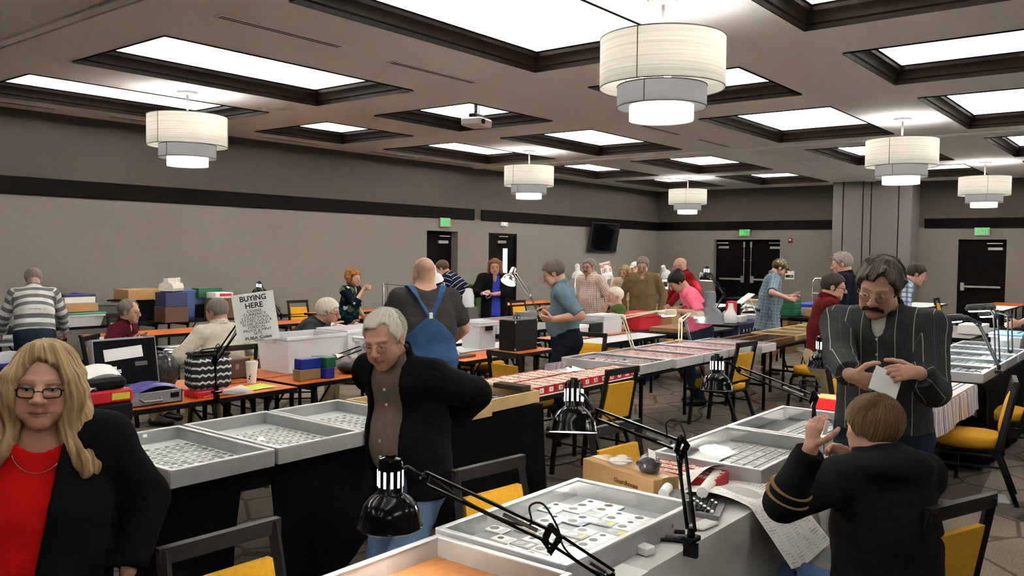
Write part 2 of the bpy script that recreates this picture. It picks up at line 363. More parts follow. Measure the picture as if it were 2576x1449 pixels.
# doors
def closer(p, o, u, n):                      # door closer arm and box; u along the door, n into the room
    u = Vector(u); n = Vector(n); o = Vector(o)
    q = MB(); M3 = Matrix((u, n, Vector((0, 0, 1)))).transposed()
    q.box(o, (.32, .06, .07), R=M3, b=.01); q.build('door_closer', m_steel, p)
    q = MB(); a = o+Vector((0, 0, .13))+n*.05; q.tube([a-u*.16, a+u*.18], .012, 8); q.build('closer_arm', m_steel, p)
def panic(p, o, u, n, L, s=1):
    u = Vector(u); n = Vector(n); o = Vector(o); M3 = Matrix((u, n, Vector((0, 0, 1)))).transposed()
    q = MB(); q.box(o+n*.04, (L, .05, .055), R=M3, b=.012); q.box(o+u*(s*L/2)+n*.04, (.09, .07, .2), R=M3, b=.01); q.build('panic_bar', m_steel, p)
yd = YW+.2
t = thing('door_1', 'dark door in a deep reveal on the left wall below the lit exit sign', 'door', (0, 0, 0)); t['kind'] = 'structure'
q = MB(); q.box2((13.33, yd, .01), (14.33, yd+.05, DZ)); q.build('leaf', m_doorw, t); closer(t, (14.02, yd-.03, 2.02), (1, 0, 0), (0, -1, 0))
t = thing('door_2', 'dark door with a tall glass strip on the left wall', 'door', (0, 0, 0)); t['kind'] = 'structure'
q = MB(); q.box2((15.42, YW-.02, 0), (15.5, YW+.06, DZ), .004); q.box2((16.39, YW-.02, 0), (16.47, YW+.06, DZ), .004); q.box2((15.5, YW-.02, DZ-.08), (16.39, YW+.06, DZ), .004); q.build('door_frame', m_doorw, t)
gx0, gx1, gz0, gz1 = 15.96, 16.2, .5, 1.9
q = MB()
for a, b in (((15.5, YW+.01, .01), (gx0, YW+.055, DZ-.08)), ((gx1, YW+.01, .01), (16.39, YW+.055, DZ-.08)), ((gx0, YW+.01, .01), (gx1, YW+.055, gz0)), ((gx0, YW+.01, gz1), (gx1, YW+.055, DZ-.08))): q.box2(a, b)
q.build('leaf', m_doorw, t)
m_lit = mat('corridor_glow', (.9, .92, .9), .9, emit=(.85, .93, .9), estr=1.0)  # corridor light put into the wall itself, which glows behind the pane
q = MB(); q.add([(gx0, YW+.03, gz0), (gx1, YW+.03, gz0), (gx1, YW+.03, gz1), (gx0, YW+.03, gz1)], [(0, 1, 2, 3)]); q.build('pane', glass_mat(), t)
q = MB(); q.box2((gx0-.3, YW+.5, 0), (gx1+1.4, YW+.52, 2.6)); q.build('corridor_glow_wall', m_lit, t)
closer(t, (15.86, YW-.03, 2.05), (1, 0, 0), (0, -1, 0))
xd = XW+.18
t = thing('door_3', 'dark double door with vertical rods in the back wall', 'door', (0, 0, 0)); t['kind'] = 'structure'
for y0, y1, s in ((10.085, 11.07, -1), (9.06, 10.075, 1)):
    q = MB(); q.box2((xd, y0, .01), (xd+.05, y1, DZ)); lf = q.build('leaf', m_doorw, t)
    ym = y0 if s < 0 else y1
    yi = ym+(.1 if s < 0 else -.1)
    panic(lf, (xd-.005, (y0+y1)/2, 1.1), (0, 1, 0), (-1, 0, 0), .72, -1 if s < 0 else 1)
    q = MB(); q.tube([(xd-.03, yi, 1.2), (xd-.03, yi, 2.14)], .011, 8); q.box((xd-.03, yi, 2.12), (.04, .05, .16), b=.006); q.box((xd-.03, yi, 1.66), (.03, .05, .02)); q.build('lock_rod', m_steel, lf)
    closer(lf, (xd-.035, y1-.25 if s < 0 else y0+.18, 2.03), (0, 1, 0), (-1, 0, 0))
t = thing('door_4', 'single dark exit door in the back wall at the right', 'door', (0, 0, 0)); t['kind'] = 'structure'
q = MB(); q.box2((XW+.08, 3.46, .01), (XW+.12, 4.52, DZ)); q.build('leaf', m_doorw, t); panic(t, (XW+.07, 3.98, 1.09), (0, 1, 0), (-1, 0, 0), .84, 1); closer(t, (XW+.045, 3.7, 2.03), (0, 1, 0), (-1, 0, 0))
# exit signs
m_exit = mat('exit_green', (.0, .25, .03), .6, emit=(.0, 1., .10), estr=.8); m_sign = mat('sign_case', (.36, .355, .33), .5)
for (p, u, n, lb) in (((13.86, YW, 2.45), (1, 0, 0), (0, -1, 0), 'lit green exit sign on the left wall under the dark band'), ((XW, 10.1, 2.45), (0, -1, 0), (-1, 0, 0), 'lit green exit sign over the double door'), ((XW, 3.99, 2.45), (0, -1, 0), (-1, 0, 0), 'lit green exit sign over the single door at the right')):
    t = thing('exit_sign', lb, 'sign', p, 0, None); u = Vector(u); n = Vector(n); M3 = Matrix((u, n, Vector((0, 0, 1)))).transposed()
    q = MB(); q.box(n*.03, (.34, .056, .2), R=M3, b=.008); q.build('case', m_sign, t)
    add_text('EXIT', .2, frame(n*.06, u, (0, 0, 1)), m_exit, t, True, .72)
# wall fittings
t = thing('strobe_box', 'small white alarm strobe over the door with the glass strip', 'alarm', (15.95, YW, 2.475)); q = MB(); q.box((0, -.03, 0), (.25, .06, .11), b=.012); q.build('case', m_white, t)
q = MB(); q.box((-.03, -.065, 0), (.1, .03, .07), b=.01); q.build('lens', mat('clear_lens', (.8, .8, .78), .15), t); q = MB(); q.cyl((.08, -.058, .0), (.08, -.066, 0), .03, n=12); q.build('grille', m_steel, t)
t = thing('fire_alarm', 'red fire alarm box beside the double door', 'alarm', (XW, 8.76, 2.23)); q = MB(); q.box((-.025, 0, 0), (.05, .12, .13), b=.008); q.build('case', mat('alarm_red', rgb(120, 28, 24), .4), t); q = MB(); q.box((-.052, 0, .02), (.012, .07, .035), b=.003); q.build('lens', m_white, t)
t = thing('wall_switch', 'white switch plate beside the double door near the corner', 'switch', (XW, 11.46, 1.2)); q = MB(); q.box((-.005, 0, 0), (.01, .09, .14), b=.003); q.build('plate', m_white, t); q = MB(); q.box((-.014, 0, 0), (.014, .02, .05)); q.build('toggle', m_gap, t)
t = thing('wall_notice', 'white wall plate with a small green strip of letters beside the capped man', 'sign', (XW, 8.76, 1.26)); q = MB(); q.box((-.012, 0, 0), (.024, .26, .24), b=.006); q.build('plate', m_white, t)
q = MB(); q.box((-.026, 0, -.03), (.006, .22, .075)); q.build('screen', mat('dark_screen', (.01, .015, .01), .3), t); q = MB()
for i in range(4): q.box((-.03, -.02-.02*i, -.03), (.003, .014, .04))
q.build('digit', mat('digit_green', (.1, .3, .05), .5, emit=(.15, .5, .1), estr=.4), t)
# television
t = thing('television', 'black flat television tilted down on the left wall near the corner', 'television', (20.25, YW, 2.25)); Rt = Matrix.Rotation(.16, 3, 'X')
q = MB(); q.box((0, -.06, 0), (.3, .118, .3), b=.01); q.build('bracket', m_gap, t)
q = MB(); q.box((0, -.15, 0), (1.42, .06, .82), R=Rt, b=.012); q.build('case', mat('tv_black', (.006, .006, .007), .35), t)
q = MB(); q.box(Rt @ Vector((0, -.032, .01))+Vector((0, -.15, 0)), (1.36, .004, .75), R=Rt); q.build('screen', mat('tv_glass', (.004, .004, .005), .08), t)
# pendants
def shade_mat(name, c, tr, em, lines=0.):
    M = bpy.data.materials.new(name); M.use_nodes = True; nt = M.node_tree; nt.nodes.clear(); MATS[name] = M
    out = nt.nodes.new('ShaderNodeOutputMaterial'); d = nt.nodes.new('ShaderNodeBsdfDiffuse'); t2 = nt.nodes.new('ShaderNodeBsdfTranslucent'); ms = nt.nodes.new('ShaderNodeMixShader')
    ms.inputs[0].default_value = tr; d.inputs[0].default_value = (*c, 1); t2.inputs[0].default_value = (*c, 1)
    if lines:
        tc = nt.nodes.new('ShaderNodeTexCoord'); mp = nt.nodes.new('ShaderNodeMapping'); mp.inputs['Scale'].default_value = (1.2, 1.2, 160)
        n = nt.nodes.new('ShaderNodeTexNoise'); n.inputs['Scale'].default_value = 1.0; n.inputs['Detail'].default_value = 5; nt.links.new(tc.outputs['Object'], mp.inputs[0]); nt.links.new(mp.outputs[0], n.inputs['Vector'])
        r = ramp(nt, [(.3, tuple(k*(1-lines) for k in c)), (.62, c)], 'LINEAR'); nt.links.new(n.outputs[0], r.inputs[0]); nt.links.new(r.outputs[0], d.inputs[0]); nt.links.new(r.outputs[0], t2.inputs[0])
    nt.links.new(d.outputs[0], ms.inputs[1]); nt.links.new(t2.outputs[0], ms.inputs[2]); nt.links.new(ms.outputs[0], out.inputs[0]); return M
m_sh1 = shade_mat('ribbed_shade', (.36, .345, .31), .5, 0, .3); m_sh2 = shade_mat('grey_shade', (.11, .11, .115), .5, 0); m_sh3 = shade_mat('white_shade', (.9, .88, .84), .55, 0)
m_hem = mat('shade_hem', (.05, .045, .04), .6); m_nick = mat('satin_nickel', (.30, .29, .28), .5, .5); m_bulb = mat('bulb_glow', (1, .95, .88), .5, emit=(1, .93, .82), estr=14.)
PEN_W = 32.0
PENDANTS = [(5.82, 9.8, 'left'), (5.86, 3.21, 'large near'), (12.95, 9.9, 'middle'), (19.61, 9.95, 'far corner'), (12.81, 3.21, 'right'), (19.48, 3.29, 'rightmost far')]
PLAB = ['three-tier drum pendant lamp hanging before the left wall at the near end', 'biggest drum pendant lamp, hanging closest to the camera', 'three-tier drum pendant lamp hanging above the door with the glass strip', 'smallest drum pendant lamp, hanging near the far corner', 'drum pendant lamp hanging in front of the partition pocket', 'drum pendant lamp above the exit door at the far right']
pend0 = None
for (x, y, _), lb in zip(PENDANTS, PLAB):
    if pend0 is None:
        t = thing('pendant_lamp', lb, 'pendant lamp', (x, y, ZC), 0, 'drum pendant lamps'); pend0 = t
        q = MB(); q.lathe([(.0, 0), (.115, -.002), (.118, -.03), (.11, -.035), (0, -.036)], n=32); q.build('canopy', m_nick, t, 40)
        q = MB(); q.cyl((0, 0, -.03), (0, 0, -.62), .013, n=12); q.build('rod', m_nick, t, 40)
        for nm, r, z0, z1, M in (('upper_shade', .475, -.67, -.30, m_sh1), ('middle_shade', .34, -.815, -.655, m_sh2), ('lower_shade', .245, -.915, -.80, m_sh3)):
            q = MB(); q.lathe([(r, z0), (r, z1)], n=64); s = q.build(nm, M, t, 60)
            if nm != 'lower_shade':
                for z in (z0, z1): q = MB(); q.tube([(r*math.cos(a), r*math.sin(a), z) for a in np.linspace(0, 2*math.pi, 64, endpoint=False)], .004, 6, True); q.build('hem', m_hem, s)
                for a in (-.75, 1.3, 3.4): q = MB(); q.box(((r+.001)*math.cos(a), (r+.001)*math.sin(a), (z0+z1)/2), (.004, .006, z1-z0), rz=a); q.build('seam', m_hem, s)
            q = MB()
            for a in (0, 2.1, 4.2): q.tube([(0, 0, z1-.03), (r*math.cos(a), r*math.sin(a), z1-.03)], .003, 6)
            q.build('spider', m_nick, s)
        q = MB(); q.lathe([(0, -.905), (.24, -.905), (.24, -.9)], n=48); q.build('diffuser', m_sh3, t)
        for a in (.4, 2.5, 4.6): q = MB(); q.sph((.16*math.cos(a), .16*math.sin(a), -.56), .035, 12, 8); q.build('bulb', m_bulb, t)
    else: dup(pend0, (x, y, ZC), random.uniform(-.4, .4), lb)
    point('pendant_light', (x, y, ZC-.5), PEN_W*.5, .10)
    point('pendant_light', (x, y, ZC-.8), PEN_W*.28, .06)
    point('pendant_light', (x, y, ZC-.22), PEN_W*.55, .05)
# projector
t = thing('projector', 'white projector hanging from the ceiling on a black pole', 'projector', (9.15, 7.95, 0)); Rz = Matrix.Rotation(.2, 3, 'Z')
pc = D(1199, 309, 11.6); t.location = (pc[0], pc[1], 0); pz = pc[2]
q = MB(); q.box((0, 0, pz), (.36, .30, .11), R=Rz, b=.02); q.build('case', m_white, t); q = MB(); q.cyl(Rz @ Vector((-.1, -.14, 0))+Vector((0, 0, pz)), Rz @ Vector((-.1, -.17, 0))+Vector((0, 0, pz)), .035, n=16); q.build('lens', m_gap, t)
q = MB(); q.cyl((.02, .03, pz+.1), (.02, .03, ZC+.545), .02, n=12); q.build('pole', m_gap, t); q = MB(); q.box((0, 0, pz+.09), (.24, .12, .05), R=Rz, b=.01); q.box((0, .0, pz+.07), (.3, .04, .02), R=Rz); q.build('mount', m_gap, t)
for dx in (-.05, .04):
    q = MB(); q.tube([(dx, .0, pz+.06), (dx-.05, -.05, pz+.15), (dx, 0, pz+.24), (.02, .03, pz+.3)], .006, 6); q.build('cable', m_gap, t)
# ---------------------------------------------------------------- furniture materials
m_orange = mat('orange_laminate', rgb(198, 96, 30), .5, var=.12, vscale=14, spec=.25); m_edge = mat('black_edge', (.006, .006, .006), .5, spec=.15)
m_legm = mat('black_metal', (.006, .006, .006), .45, spec=.15); m_wtop = mat('white_cloth_top', rgb(206, 208, 212), .8)
m_mustard = mat('mustard_fabric', rgb(206, 152, 40), .9, var=.12, vscale=60, bump=.4, bscale=420, spec=.2); m_frame = mat('chair_frame_black', (.014, .012, .011), .5, var=.2, spec=.2)
m_wcloth = mat('white_tablecloth', rgb(206, 204, 200), .9, bump=.15, bscale=60); m_bcloth = mat('black_tablecloth', (.004, .004, .0045), .95, bump=.3, bscale=90, spec=.04)
m_alu = mat('aluminium', (.44, .445, .45), .45, .4, bump=.15, bscale=300, var=.1, vscale=12); m_alul = mat('aluminium_rim', (.62, .62, .62), .4, .4)
m_rub = mat('rubber_black', (.01, .01, .01), .8)
m_glass = glass_mat()
def clear_mat(name, c, a, rough=.25):
    M = mat(name, c, rough, alpha=a, spec=.5); return M
m_clear = clear_mat('clear_plastic', (.86, .88, .9), .45); m_milky = clear_mat('milky_plastic', (.84, .86, .88), .62, .35); m_bagp = clear_mat('plastic_bag_film', (.85, .87, .88), .42, .2)
# ---------------------------------------------------------------- folding tables
def table(x0, x1, y0, y1, label, top=None, zt=.75, cat='table'):
    t = thing('folding_table', label, cat, ((x0+x1)/2, (y0+y1)/2, 0), 0, 'folding tables set in rows')
    a, b = (x1-x0)/2, (y1-y0)/2
    q = MB(); q.box((0, 0, zt-.012), (2*a-.006, 2*b-.006, .024)); q.build('tabletop', top or m_orange, t)
    q = MB()
    for s in (-1, 1): q.box((s*(a-.004), 0, zt-.02), (.012, 2*b, .036), b=.003); q.box((0, s*(b-.004), zt-.02), (2*a, .012, .036), b=.003)
    q.build('edge_band', m_edge, t)
    for s in (-1, 1):
        x = s*(a-.22)
        for sy in (-1, 1):
            q = MB(); q.box((x, sy*(b-.09), (zt-.04)/2), (.03, .03, zt-.04), b=.004); l = q.build('leg', m_legm, t)
            q = MB(); q.cyl((x, sy*(b-.09), 0), (x, sy*(b-.09), .02), .022, n=8); q.build('foot_cap', m_rub, l)
        q = MB(); q.box((x, 0, .30), (.025, 2*b-.18, .03)); q.build('crossbar', m_legm, t)
        q = MB(); q.box((x, 0, zt-.06), (.03, 2*b-.12, .04)); q.build('bracket', m_legm, t)
        q = MB(); q.tube([(x, 0, .31), (x-s*.32, 0, zt-.04)], .01, 6); q.build('brace', m_legm, t)
    return t
def wav(s, amp, k=1.): return amp*(math.sin(s*9.1*k)+.6*math.sin(s*17.3*k+1.3)+.4*math.sin(s*31*k+.4))
def cloth(name, label, x0, x1, y0, y1, zt, drops, M, flare=.05, amp=.012, group=None, hem=None):
    """a cloth over a table; drops = fall on the (-y, +y, -x, +x) sides"""
    q = MB(); o = .012; x0 -= o; x1 += o; y0 -= o; y1 += o; n = 14
    cx, cy = (x0+x1)/2, (y0+y1)/2
    q.grid(lambda u, v: (x0+u*(x1-x0)-cx, y0+v*(y1-y0)-cy, zt+.0015+.0008*math.sin(u*31)*math.sin(v*23)), 24, 10)
    def skirt(a, b, nrm, d0, hf=None):
        L = math.hypot(b[0]-a[0], b[1]-a[1]); k = max(12, int(L*28))
        def fn(u, v):
            d = d0*(hf(u) if hf else 1.)
            s = u*L; w = wav(s+a[0]*3+a[1], amp)*v; f = flare*v*v*.5+(.008 if v > 0 else 0)+w+amp*v
            return (a[0]+(b[0]-a[0])*u+nrm[0]*f-cx, a[1]+(b[1]-a[1])*u+nrm[1]*f-cy, zt-d*v+.0015+(.006*math.sin(s*7) if v == 1 else 0))
        q.grid(fn, k, 10)
    if drops[0]: skirt((x0, y0), (x1, y0), (0, -1), drops[0], hem)
    if drops[1]: skirt((x1, y1), (x0, y1), (0, 1), drops[1])
    if drops[2]: skirt((x0, y1), (x0, y0), (-1, 0), drops[2])
    if drops[3]: skirt((x1, y0), (x1, y1), (1, 0), drops[3])
    ob = q.build(name, M, None, 60); ob.location = (cx, cy, 0); return tag(ob, label, 'tablecloth', group)
TB = []
def T(*a, **k): t = table(*a, **k); TB.append(t); return t
# row of the two sellers in front
T(.9, 3.17, 1.38, 2.09, 'folding table under the white cloth at the bottom of the picture'); T(3.19, 5.45, 1.38, 2.09, 'folding table under the white cloth in front of the seated hooded person')
cloth('tablecloth', 'white tablecloth under the empty case and the case of graded coins', .9, 3.17, 1.38, 2.09, .75, (.62, .2, 0, 0), m_wcloth); cloth('tablecloth', 'white tablecloth under the two farther cases by the newspapers', 3.19, 5.45, 1.38, 2.09, .75, (.66, .2, 0, .2), m_wcloth)
T(5.52, 7.9, 1.34, 1.98, 'folding table beyond the white cloth with the red box and striped towel'); T(7.95, 9.78, 1.3, 2.06, 'folding table with black cloth under the lit cases at the right'); T(9.82, 11.6, 1.3, 2.06, 'second black clothed table under the lit cases at the right')
cloth('tablecloth', 'black tablecloth under the nearest lit cases at the right', 7.95, 9.78, 1.3, 2.06, .75, (.7, .7, .7, 0), m_bcloth); cloth('tablecloth', 'black tablecloth under the farther lit cases at the right', 9.82, 11.6, 1.3, 2.06, .75, (.7, .7, 0, .7), m_bcloth)
# second row
T(1.75, 3.62, 3.5, 4.26, 'folding table under black cloth with three coin flip cases'); T(3.64, 4.74, 3.5, 4.28, 'folding table under black cloth with the wooden cases')
cloth('tablecloth', 'black tablecloth hanging below the three coin flip cases', 1.75, 3.62, 3.5, 4.26, .75, (.7, .2, .72, 0), m_bcloth, amp=.02, hem=lambda u: float(np.interp(u, [0, .27, .29, .40, .42, .55, 1.], [1., 1., .12, .12, 1.05, 1.0, .34]))); cloth('tablecloth', 'black tablecloth hanging below the wooden cases', 3.64, 4.74, 3.5, 4.28, .75, (.6, .2, 0, 0), m_bcloth)
T(4.76, 6.44, 3.68, 4.3, 'folding table carrying the rows of red coin boxes', m_wtop); T(6.46, 8.9, 3.72, 4.48, 'folding table carrying the grey case and the red lined cases', m_edge)
T(9.3, 11.1, 3.72, 4.36, 'folding table under the brown wooden tray', m_edge); T(11.12, 13.2, 3.72, 4.36, 'folding table under the pale wooden trays', m_edge)
# third row (two narrow tables back to back)
T(2.25, 4.07, 5.32, 5.8, 'narrow orange table with the open briefcase and zigzag bag'); T(2.25, 4.05, 5.83, 6.3, 'narrow orange table behind the zigzag bag'); T(4.14, 5.98, 5.41, 5.87, 'narrow orange table with the blue and gold boxes'); T(4.14, 5.98, 5.89, 6.4, 'narrow orange table under the clear plastic bins')
T(6.1, 7.62, 5.42, 5.88, 'narrow orange table under the tall black case'); T(6.1, 8.0, 5.91, 6.33, 'white topped narrow table behind the tall black case', m_wtop)
T(8.38, 9.98, 5.33, 5.76, 'white topped narrow table right of the man in the blue polo', m_wtop); T(8.38, 10.0, 5.8, 6.3, 'narrow orange table with the clear tubs'); T(10.05, 11.6, 5.1, 5.9, 'narrow table under the flat brown box', m_edge); T(12.0, 13.6, 5.3, 6.05, 'table draped with the blue starred cloth', m_edge); T(13.62, 14.36, 5.35, 6.05, 'table of sleeves behind the capped man', m_edge)
# fourth and fifth rows
T(4.74, 6.4, 7.95, 8.65, 'grey topped table before the seated man in the maroon polo', mat('grey_laminate', rgb(112, 108, 102), .5)); T(6.05, 7.6, 6.55, 7.15, 'table where the white-haired man in the jacket reads', m_wtop)
T(8.4, 10.1, 6.9, 7.5, 'black clothed table under the pale open cases', m_edge); T(8.4, 10.1, 7.53, 8.1, 'table behind the pale open cases', m_edge)
T(10.8, 12.8, 8.1, 8.8, 'table of stacked sleeves by the silver lamp', m_edge); T(13, 15.4, 8.2, 8.85, 'table with the far white lamps', m_edge); T(15.6, 17.2, 7.4, 8.0, 'table in front of the man in the tan shirt', m_wtop)
T(2.4, 4.5, 10.15, 10.75, 'orange table left behind the striped shirt man', m_edge); T(4.75, 7.1, 9.78, 10.42, 'long orange table behind the seated man in the maroon polo'); T(7.3, 9.2, 10.0, 10.5, 'orange table behind the white-haired reading man'); T(10.2, 12.3, 10.0, 10.6, 'table before the bending man in the striped navy polo', m_edge)
T(13.2, 15.2, 10.6, 11.2, 'orange table behind the silver lamp'); T(15.6, 17.4, 10.2, 10.8, 'far table near the corner', m_edge)
T(1.5, 4.2, 11.6, 12.2, 'orange table along the left wall at the picture edge'); T(4.3, 6.6, 11.5, 12.2, 'table along the left wall under the storage bins', m_edge); T(6.65, 8.6, 11.5, 12.2, 'table along the left wall under the blue and purple bins', m_edge); T(9.0, 11.4, 11.1, 11.6, 'orange table along the wall behind the curly-haired woman'); T(11.6, 13.2, 11.5, 12.2, 'table along the wall below the exit door', m_edge)
T(14.4, 16.2, 4.95, 5.65, 'far table with the clear blue lidded bins', m_edge); T(19.6, 21.6, 2.9, 3.6, 'far white table by the exit door', m_wtop); T(21.7, 23.2, 2.9, 3.6, 'far orange table against the back wall by the exit door'); T(19.4, 21.5, 4.3, 5.0, 'far white table in front of the partition pocket', m_wtop)
T(12.4, 14.6, 2.2, 2.9, 'grey table behind the lit cases at the right', mat('grey_laminate', (.1, .1, .1)))
T(17.5, 19.5, 7.0, 7.7, 'far table in front of the double door', m_edge); T(19.6, 21.6, 8.2, 8.9, 'far table near the double door', m_edge)
# ---------------------------------------------------------------- chairs
chair0 = None
def chair(x, y, heading, label):
    global chair0
    rz = math.radians(heading)
    if chair0 is not None: return dup(chair0, (x, y, 0), rz, label)
    t = thing('banquet_chair', label, 'chair', (x, y, 0), rz, 'mustard banquet chairs'); chair0 = t
    def seat(u, v):
        return None
    q = MB()
    def sup(ax, ay, z0, z1, e=3.2, n=28, rows=((.0, .90), (.25, 1.0), (.7, 1.0), (.92, .96), (1.0, .86))):
        vs = []
        for (h, k) in rows:
            for i in range(n):
                a = 2*math.pi*i/n; c, s = math.cos(a), math.sin(a)
                vs.append((ax*k*abs(c)**(2/e)*(1 if c > 0 else -1), ay*k*abs(s)**(2/e)*(1 if s > 0 else -1), z0+(z1-z0)*h))
        R = len(rows); fs = [(r*n+i, r*n+(i+1) % n, (r+1)*n+(i+1) % n, (r+1)*n+i) for r in range(R-1) for i in range(n)]
        vs += [(0, 0, z0), (0, 0, z1+.012)]; fs += [((i+1) % n, i, R*n) for i in range(n)]+[((R-1)*n+i, (R-1)*n+(i+1) % n, R*n+1) for i in range(n)]
        return vs, fs
    q.add(*sup(.235, .225, .395, .485)); q.build('seat', m_mustard, t, 50)
    lean = lambda z: -.20-.10*(z-.42)/.48
    def bx(z): return lean(z)
    q = MB(); vs = []; fs = []; nx, nz = 8, 10; z0, z1 = .50, .79
    for side in (0, 1):
        for i in range(nx+1):
            for j in range(nz+1):
                u, v = i/nx*2-1, j/nz; bul = (1-abs(u)**4)*(1-abs(2*v-1)**6)*.018
                z = z0+(z1-z0)*v; vs.append((bx(z)+(.012+bul if side == 0 else -.016), u*(.178-.012*v), z))
    o = (nx+1)*(nz+1)
    for i in range(nx):
        for j in range(nz):
            a = i*(nz+1)+j; b = a+nz+1; fs += [(a, b, b+1, a+1), (o+a, o+a+1, o+b+1, o+b)]
    ed = [i*(nz+1) for i in range(nx+1)]+[nx*(nz+1)+j for j in range(1, nz+1)]+[i*(nz+1)+nz for i in range(nx-1, -1, -1)]+[j for j in range(nz-1, 0, -1)]
    for a, b in zip(ed, ed[1:]+ed[:1]): fs.append((a, o+a, o+b, b))
    q.add(vs, fs); q.build('backrest', m_mustard, t, 50)
    q = MB()
    for s in (-1, 1): q.tube([(bx(.42), s*.205, .40), (bx(.90), s*.190, .90)], 0, flat=(.042, .03))
    q.tube([(bx(.885), -.21, .885), (bx(.885), .21, .885)], 0, flat=(.03, .05)); q.tube([(bx(.485), -.2, .485), (bx(.485), .2, .485)], 0, flat=(.025, .03)); q.build('back_frame', m_frame, t)
    q = MB(); q.box((0, 0, .385), (.42, .40, .025), b=.004); q.build('seat_frame', m_frame, t)
    for s in (-1, 1):
        q = MB(); q.tube([(.13, s*.19, .378), (.185, s*.195, .37), (.212, s*.2, .33), (.245, s*.205, 0)], 0, flat=(.026, .034)); q.build('leg', m_frame, t)
        q = MB(); q.tube([(-.15, s*.19, .378), (-.195, s*.195, .36), (-.22, s*.2, .30), (-.33, s*.2, 0)], 0, flat=(.026, .034)); q.build('leg', m_frame, t)
        q = MB(); q.tube([(.218, s*.2, .27), (-.228, s*.2, .27)], .009, 6); q.build('stretcher', m_frame, t)
    return t
# heading 0 looks along +x, 90 along +y
CH = [(1.50, 2.06, -92, 'mustard chair with its back at the bottom edge left of the near lamp'), (2.72, 2.00, -96, 'mustard chair tucked behind the case of graded coins'), (3.79, 2.04, -96, 'mustard chair behind the cardboard box on the white cloth'),
 (5.77, 3.74, 85, 'mustard chair pulled up to the rows of red coin boxes'), (8.40, 3.84, 86, 'mustard chair before the red lined cases with its seat in shade'), (10.2, 3.45, 88, 'mustard chair before the brown wooden tray'),
 (7.2, 1.97, -92, 'mustard chair beyond the red box beside the moustached man'), (7.2, 1.27, 100, 'mustard chair drawn to the lit cases, seat toward the towel'), (8.55, 1.28, 98, 'mustard chair half hidden behind the other chair at the lit cases'),
 (3.56, .90, 70, 'mustard chair the hooded person sits on'),
 (6.22, 4.76, -6, 'mustard chair seen from behind at the tall black case'), (7.78, 5.25, 185, 'mustard chair behind the legs of the man in the blue polo'), (7.85, 6.66, -90, 'mustard chair between the overalls man and the pale cases'),
 (9.45, 12.1, -95, 'mustard chair against the wall left of the curly-haired woman'), (5.56, 7.33, -39, 'mustard chair the white-haired man in the jacket sits on'), (5.75, 11.05, -90, 'mustard chair in front of the bins along the wall'), (4.3, 8.52, -48, 'mustard chair the man in the maroon polo sits on'), (4.62, 7.2, 87, 'mustard chair the man in the white shirt sits on'),
 (12.55, 9.55, -95, 'mustard chair behind the woman in the dark cardigan'), (15.2, 9.4, 170, 'dark seen mustard chair by the far orange table'), (11.2, 7.0, -100, 'mustard chair beside the seated white-bearded man'), (12.2, 7.3, -95, 'mustard chair in front of the tan shirt man'), (16.8, 9.2, -90, 'mustard chair beside the far magnifying lamps'),
 (11.9, 6.1, 178, 'mustard chair at the blue starred cloth'), (14.2, 6.9, -90, 'mustard chair by the bald man in the red shirt'), (20.6, 4.05, -90, 'mustard chair at the far white table behind the plaid man'), (13.6, 3.3, -90, 'mustard chair behind the grey table at the right'), (12.3, 1.7, 180, 'mustard chair seen past the black lamps'), (10.9, 2.5, -80, 'mustard chair behind the moustached man at the right'), (10.38, 6.3, 131, 'mustard chair the white-bearded man in green sits on'), (16.5, 4.0, 60, 'mustard chair beside the clear blue lidded bins'), (9.3, 2.5, -95, 'mustard chair edge showing behind the moustached man near the lit cases')]
for c in CH: chair(*c)
# ---------------------------------------------------------------- display cases
m_liner = mat('white_liner', rgb(222, 226, 226), .9); m_black = mat('black_liner', (.008, .008, .009), .9, spec=.05); m_redv = mat('red_velvet', rgb(150, 22, 40), .9, sheen=.4); m_grey = mat('grey_felt', rgb(78, 80, 82), .95)
m_hard = mat('hardboard', rgb(176, 112, 62), .8, var=.15, vscale=30, bump=.2, bscale=300); m_pine = mat('pine_wood', rgb(196, 164, 112), .6, var=.2, vscale=6); m_walnut = mat('walnut_wood', rgb(104, 66, 40), .55, var=.25, vscale=6); m_wcase = mat('white_painted_case', rgb(176, 176, 178), .5)
def case(x0, x1, y0, y1, zb, label, liner, wall=None, rim=None, h=.076, lock=None, glass=True, group='glass topped display cases', fl=.006):
    w, d = x1-x0, y1-y0; t = thing('display_case', label, 'display case', ((x0+x1)/2, (y0+y1)/2, zb), 0, group); a, b = w/2, d/2; wall = wall or m_alu; rim = rim or m_alul; th = .016
    q = MB()
    q.box((0, -b+th/2, h/2), (w, th, h), b=.002); q.box((0, b-th/2, h/2), (w, th, h), b=.002); q.box((-a+th/2, 0, h/2), (th, d-2*th, h)); q.box((a-th/2, 0, h/2), (th, d-2*th, h)); q.build('side_frame', wall, t)
    q = MB(); q.box((0, 0, fl), (w-2*th, d-2*th, .01)); q.build('bottom', liner, t)
    q = MB(); r = .022
    for s in (-1, 1): q.box((0, s*(b-r/2), h+.003), (w, r, .007), b=.002); q.box((s*(a-r/2), 0, h+.003), (r, d-2*r, .007), b=.002)
    q.build('lid_frame', rim, t)
    if glass: q = MB(); aa, bb = a-r+.002, b-r+.002; q.add([(-aa, -bb, h+.001), (aa, -bb, h+.001), (aa, bb, h+.001), (-aa, bb, h+.001)], [(0, 1, 2, 3)]); q.build('glass_lid', m_glass, t)
    if lock is not None:
        q = MB(); q.cyl((lock, -b, h*.5), (lock, -b-.008, h*.5), .008, n=12); q.build('lock', m_steel, t)
    return t
ZT = .752
case(1.02, 2.10, 1.42, 1.98, ZT+.002, 'empty aluminium case with brown hardboard bottom at the bottom edge', m_hard)
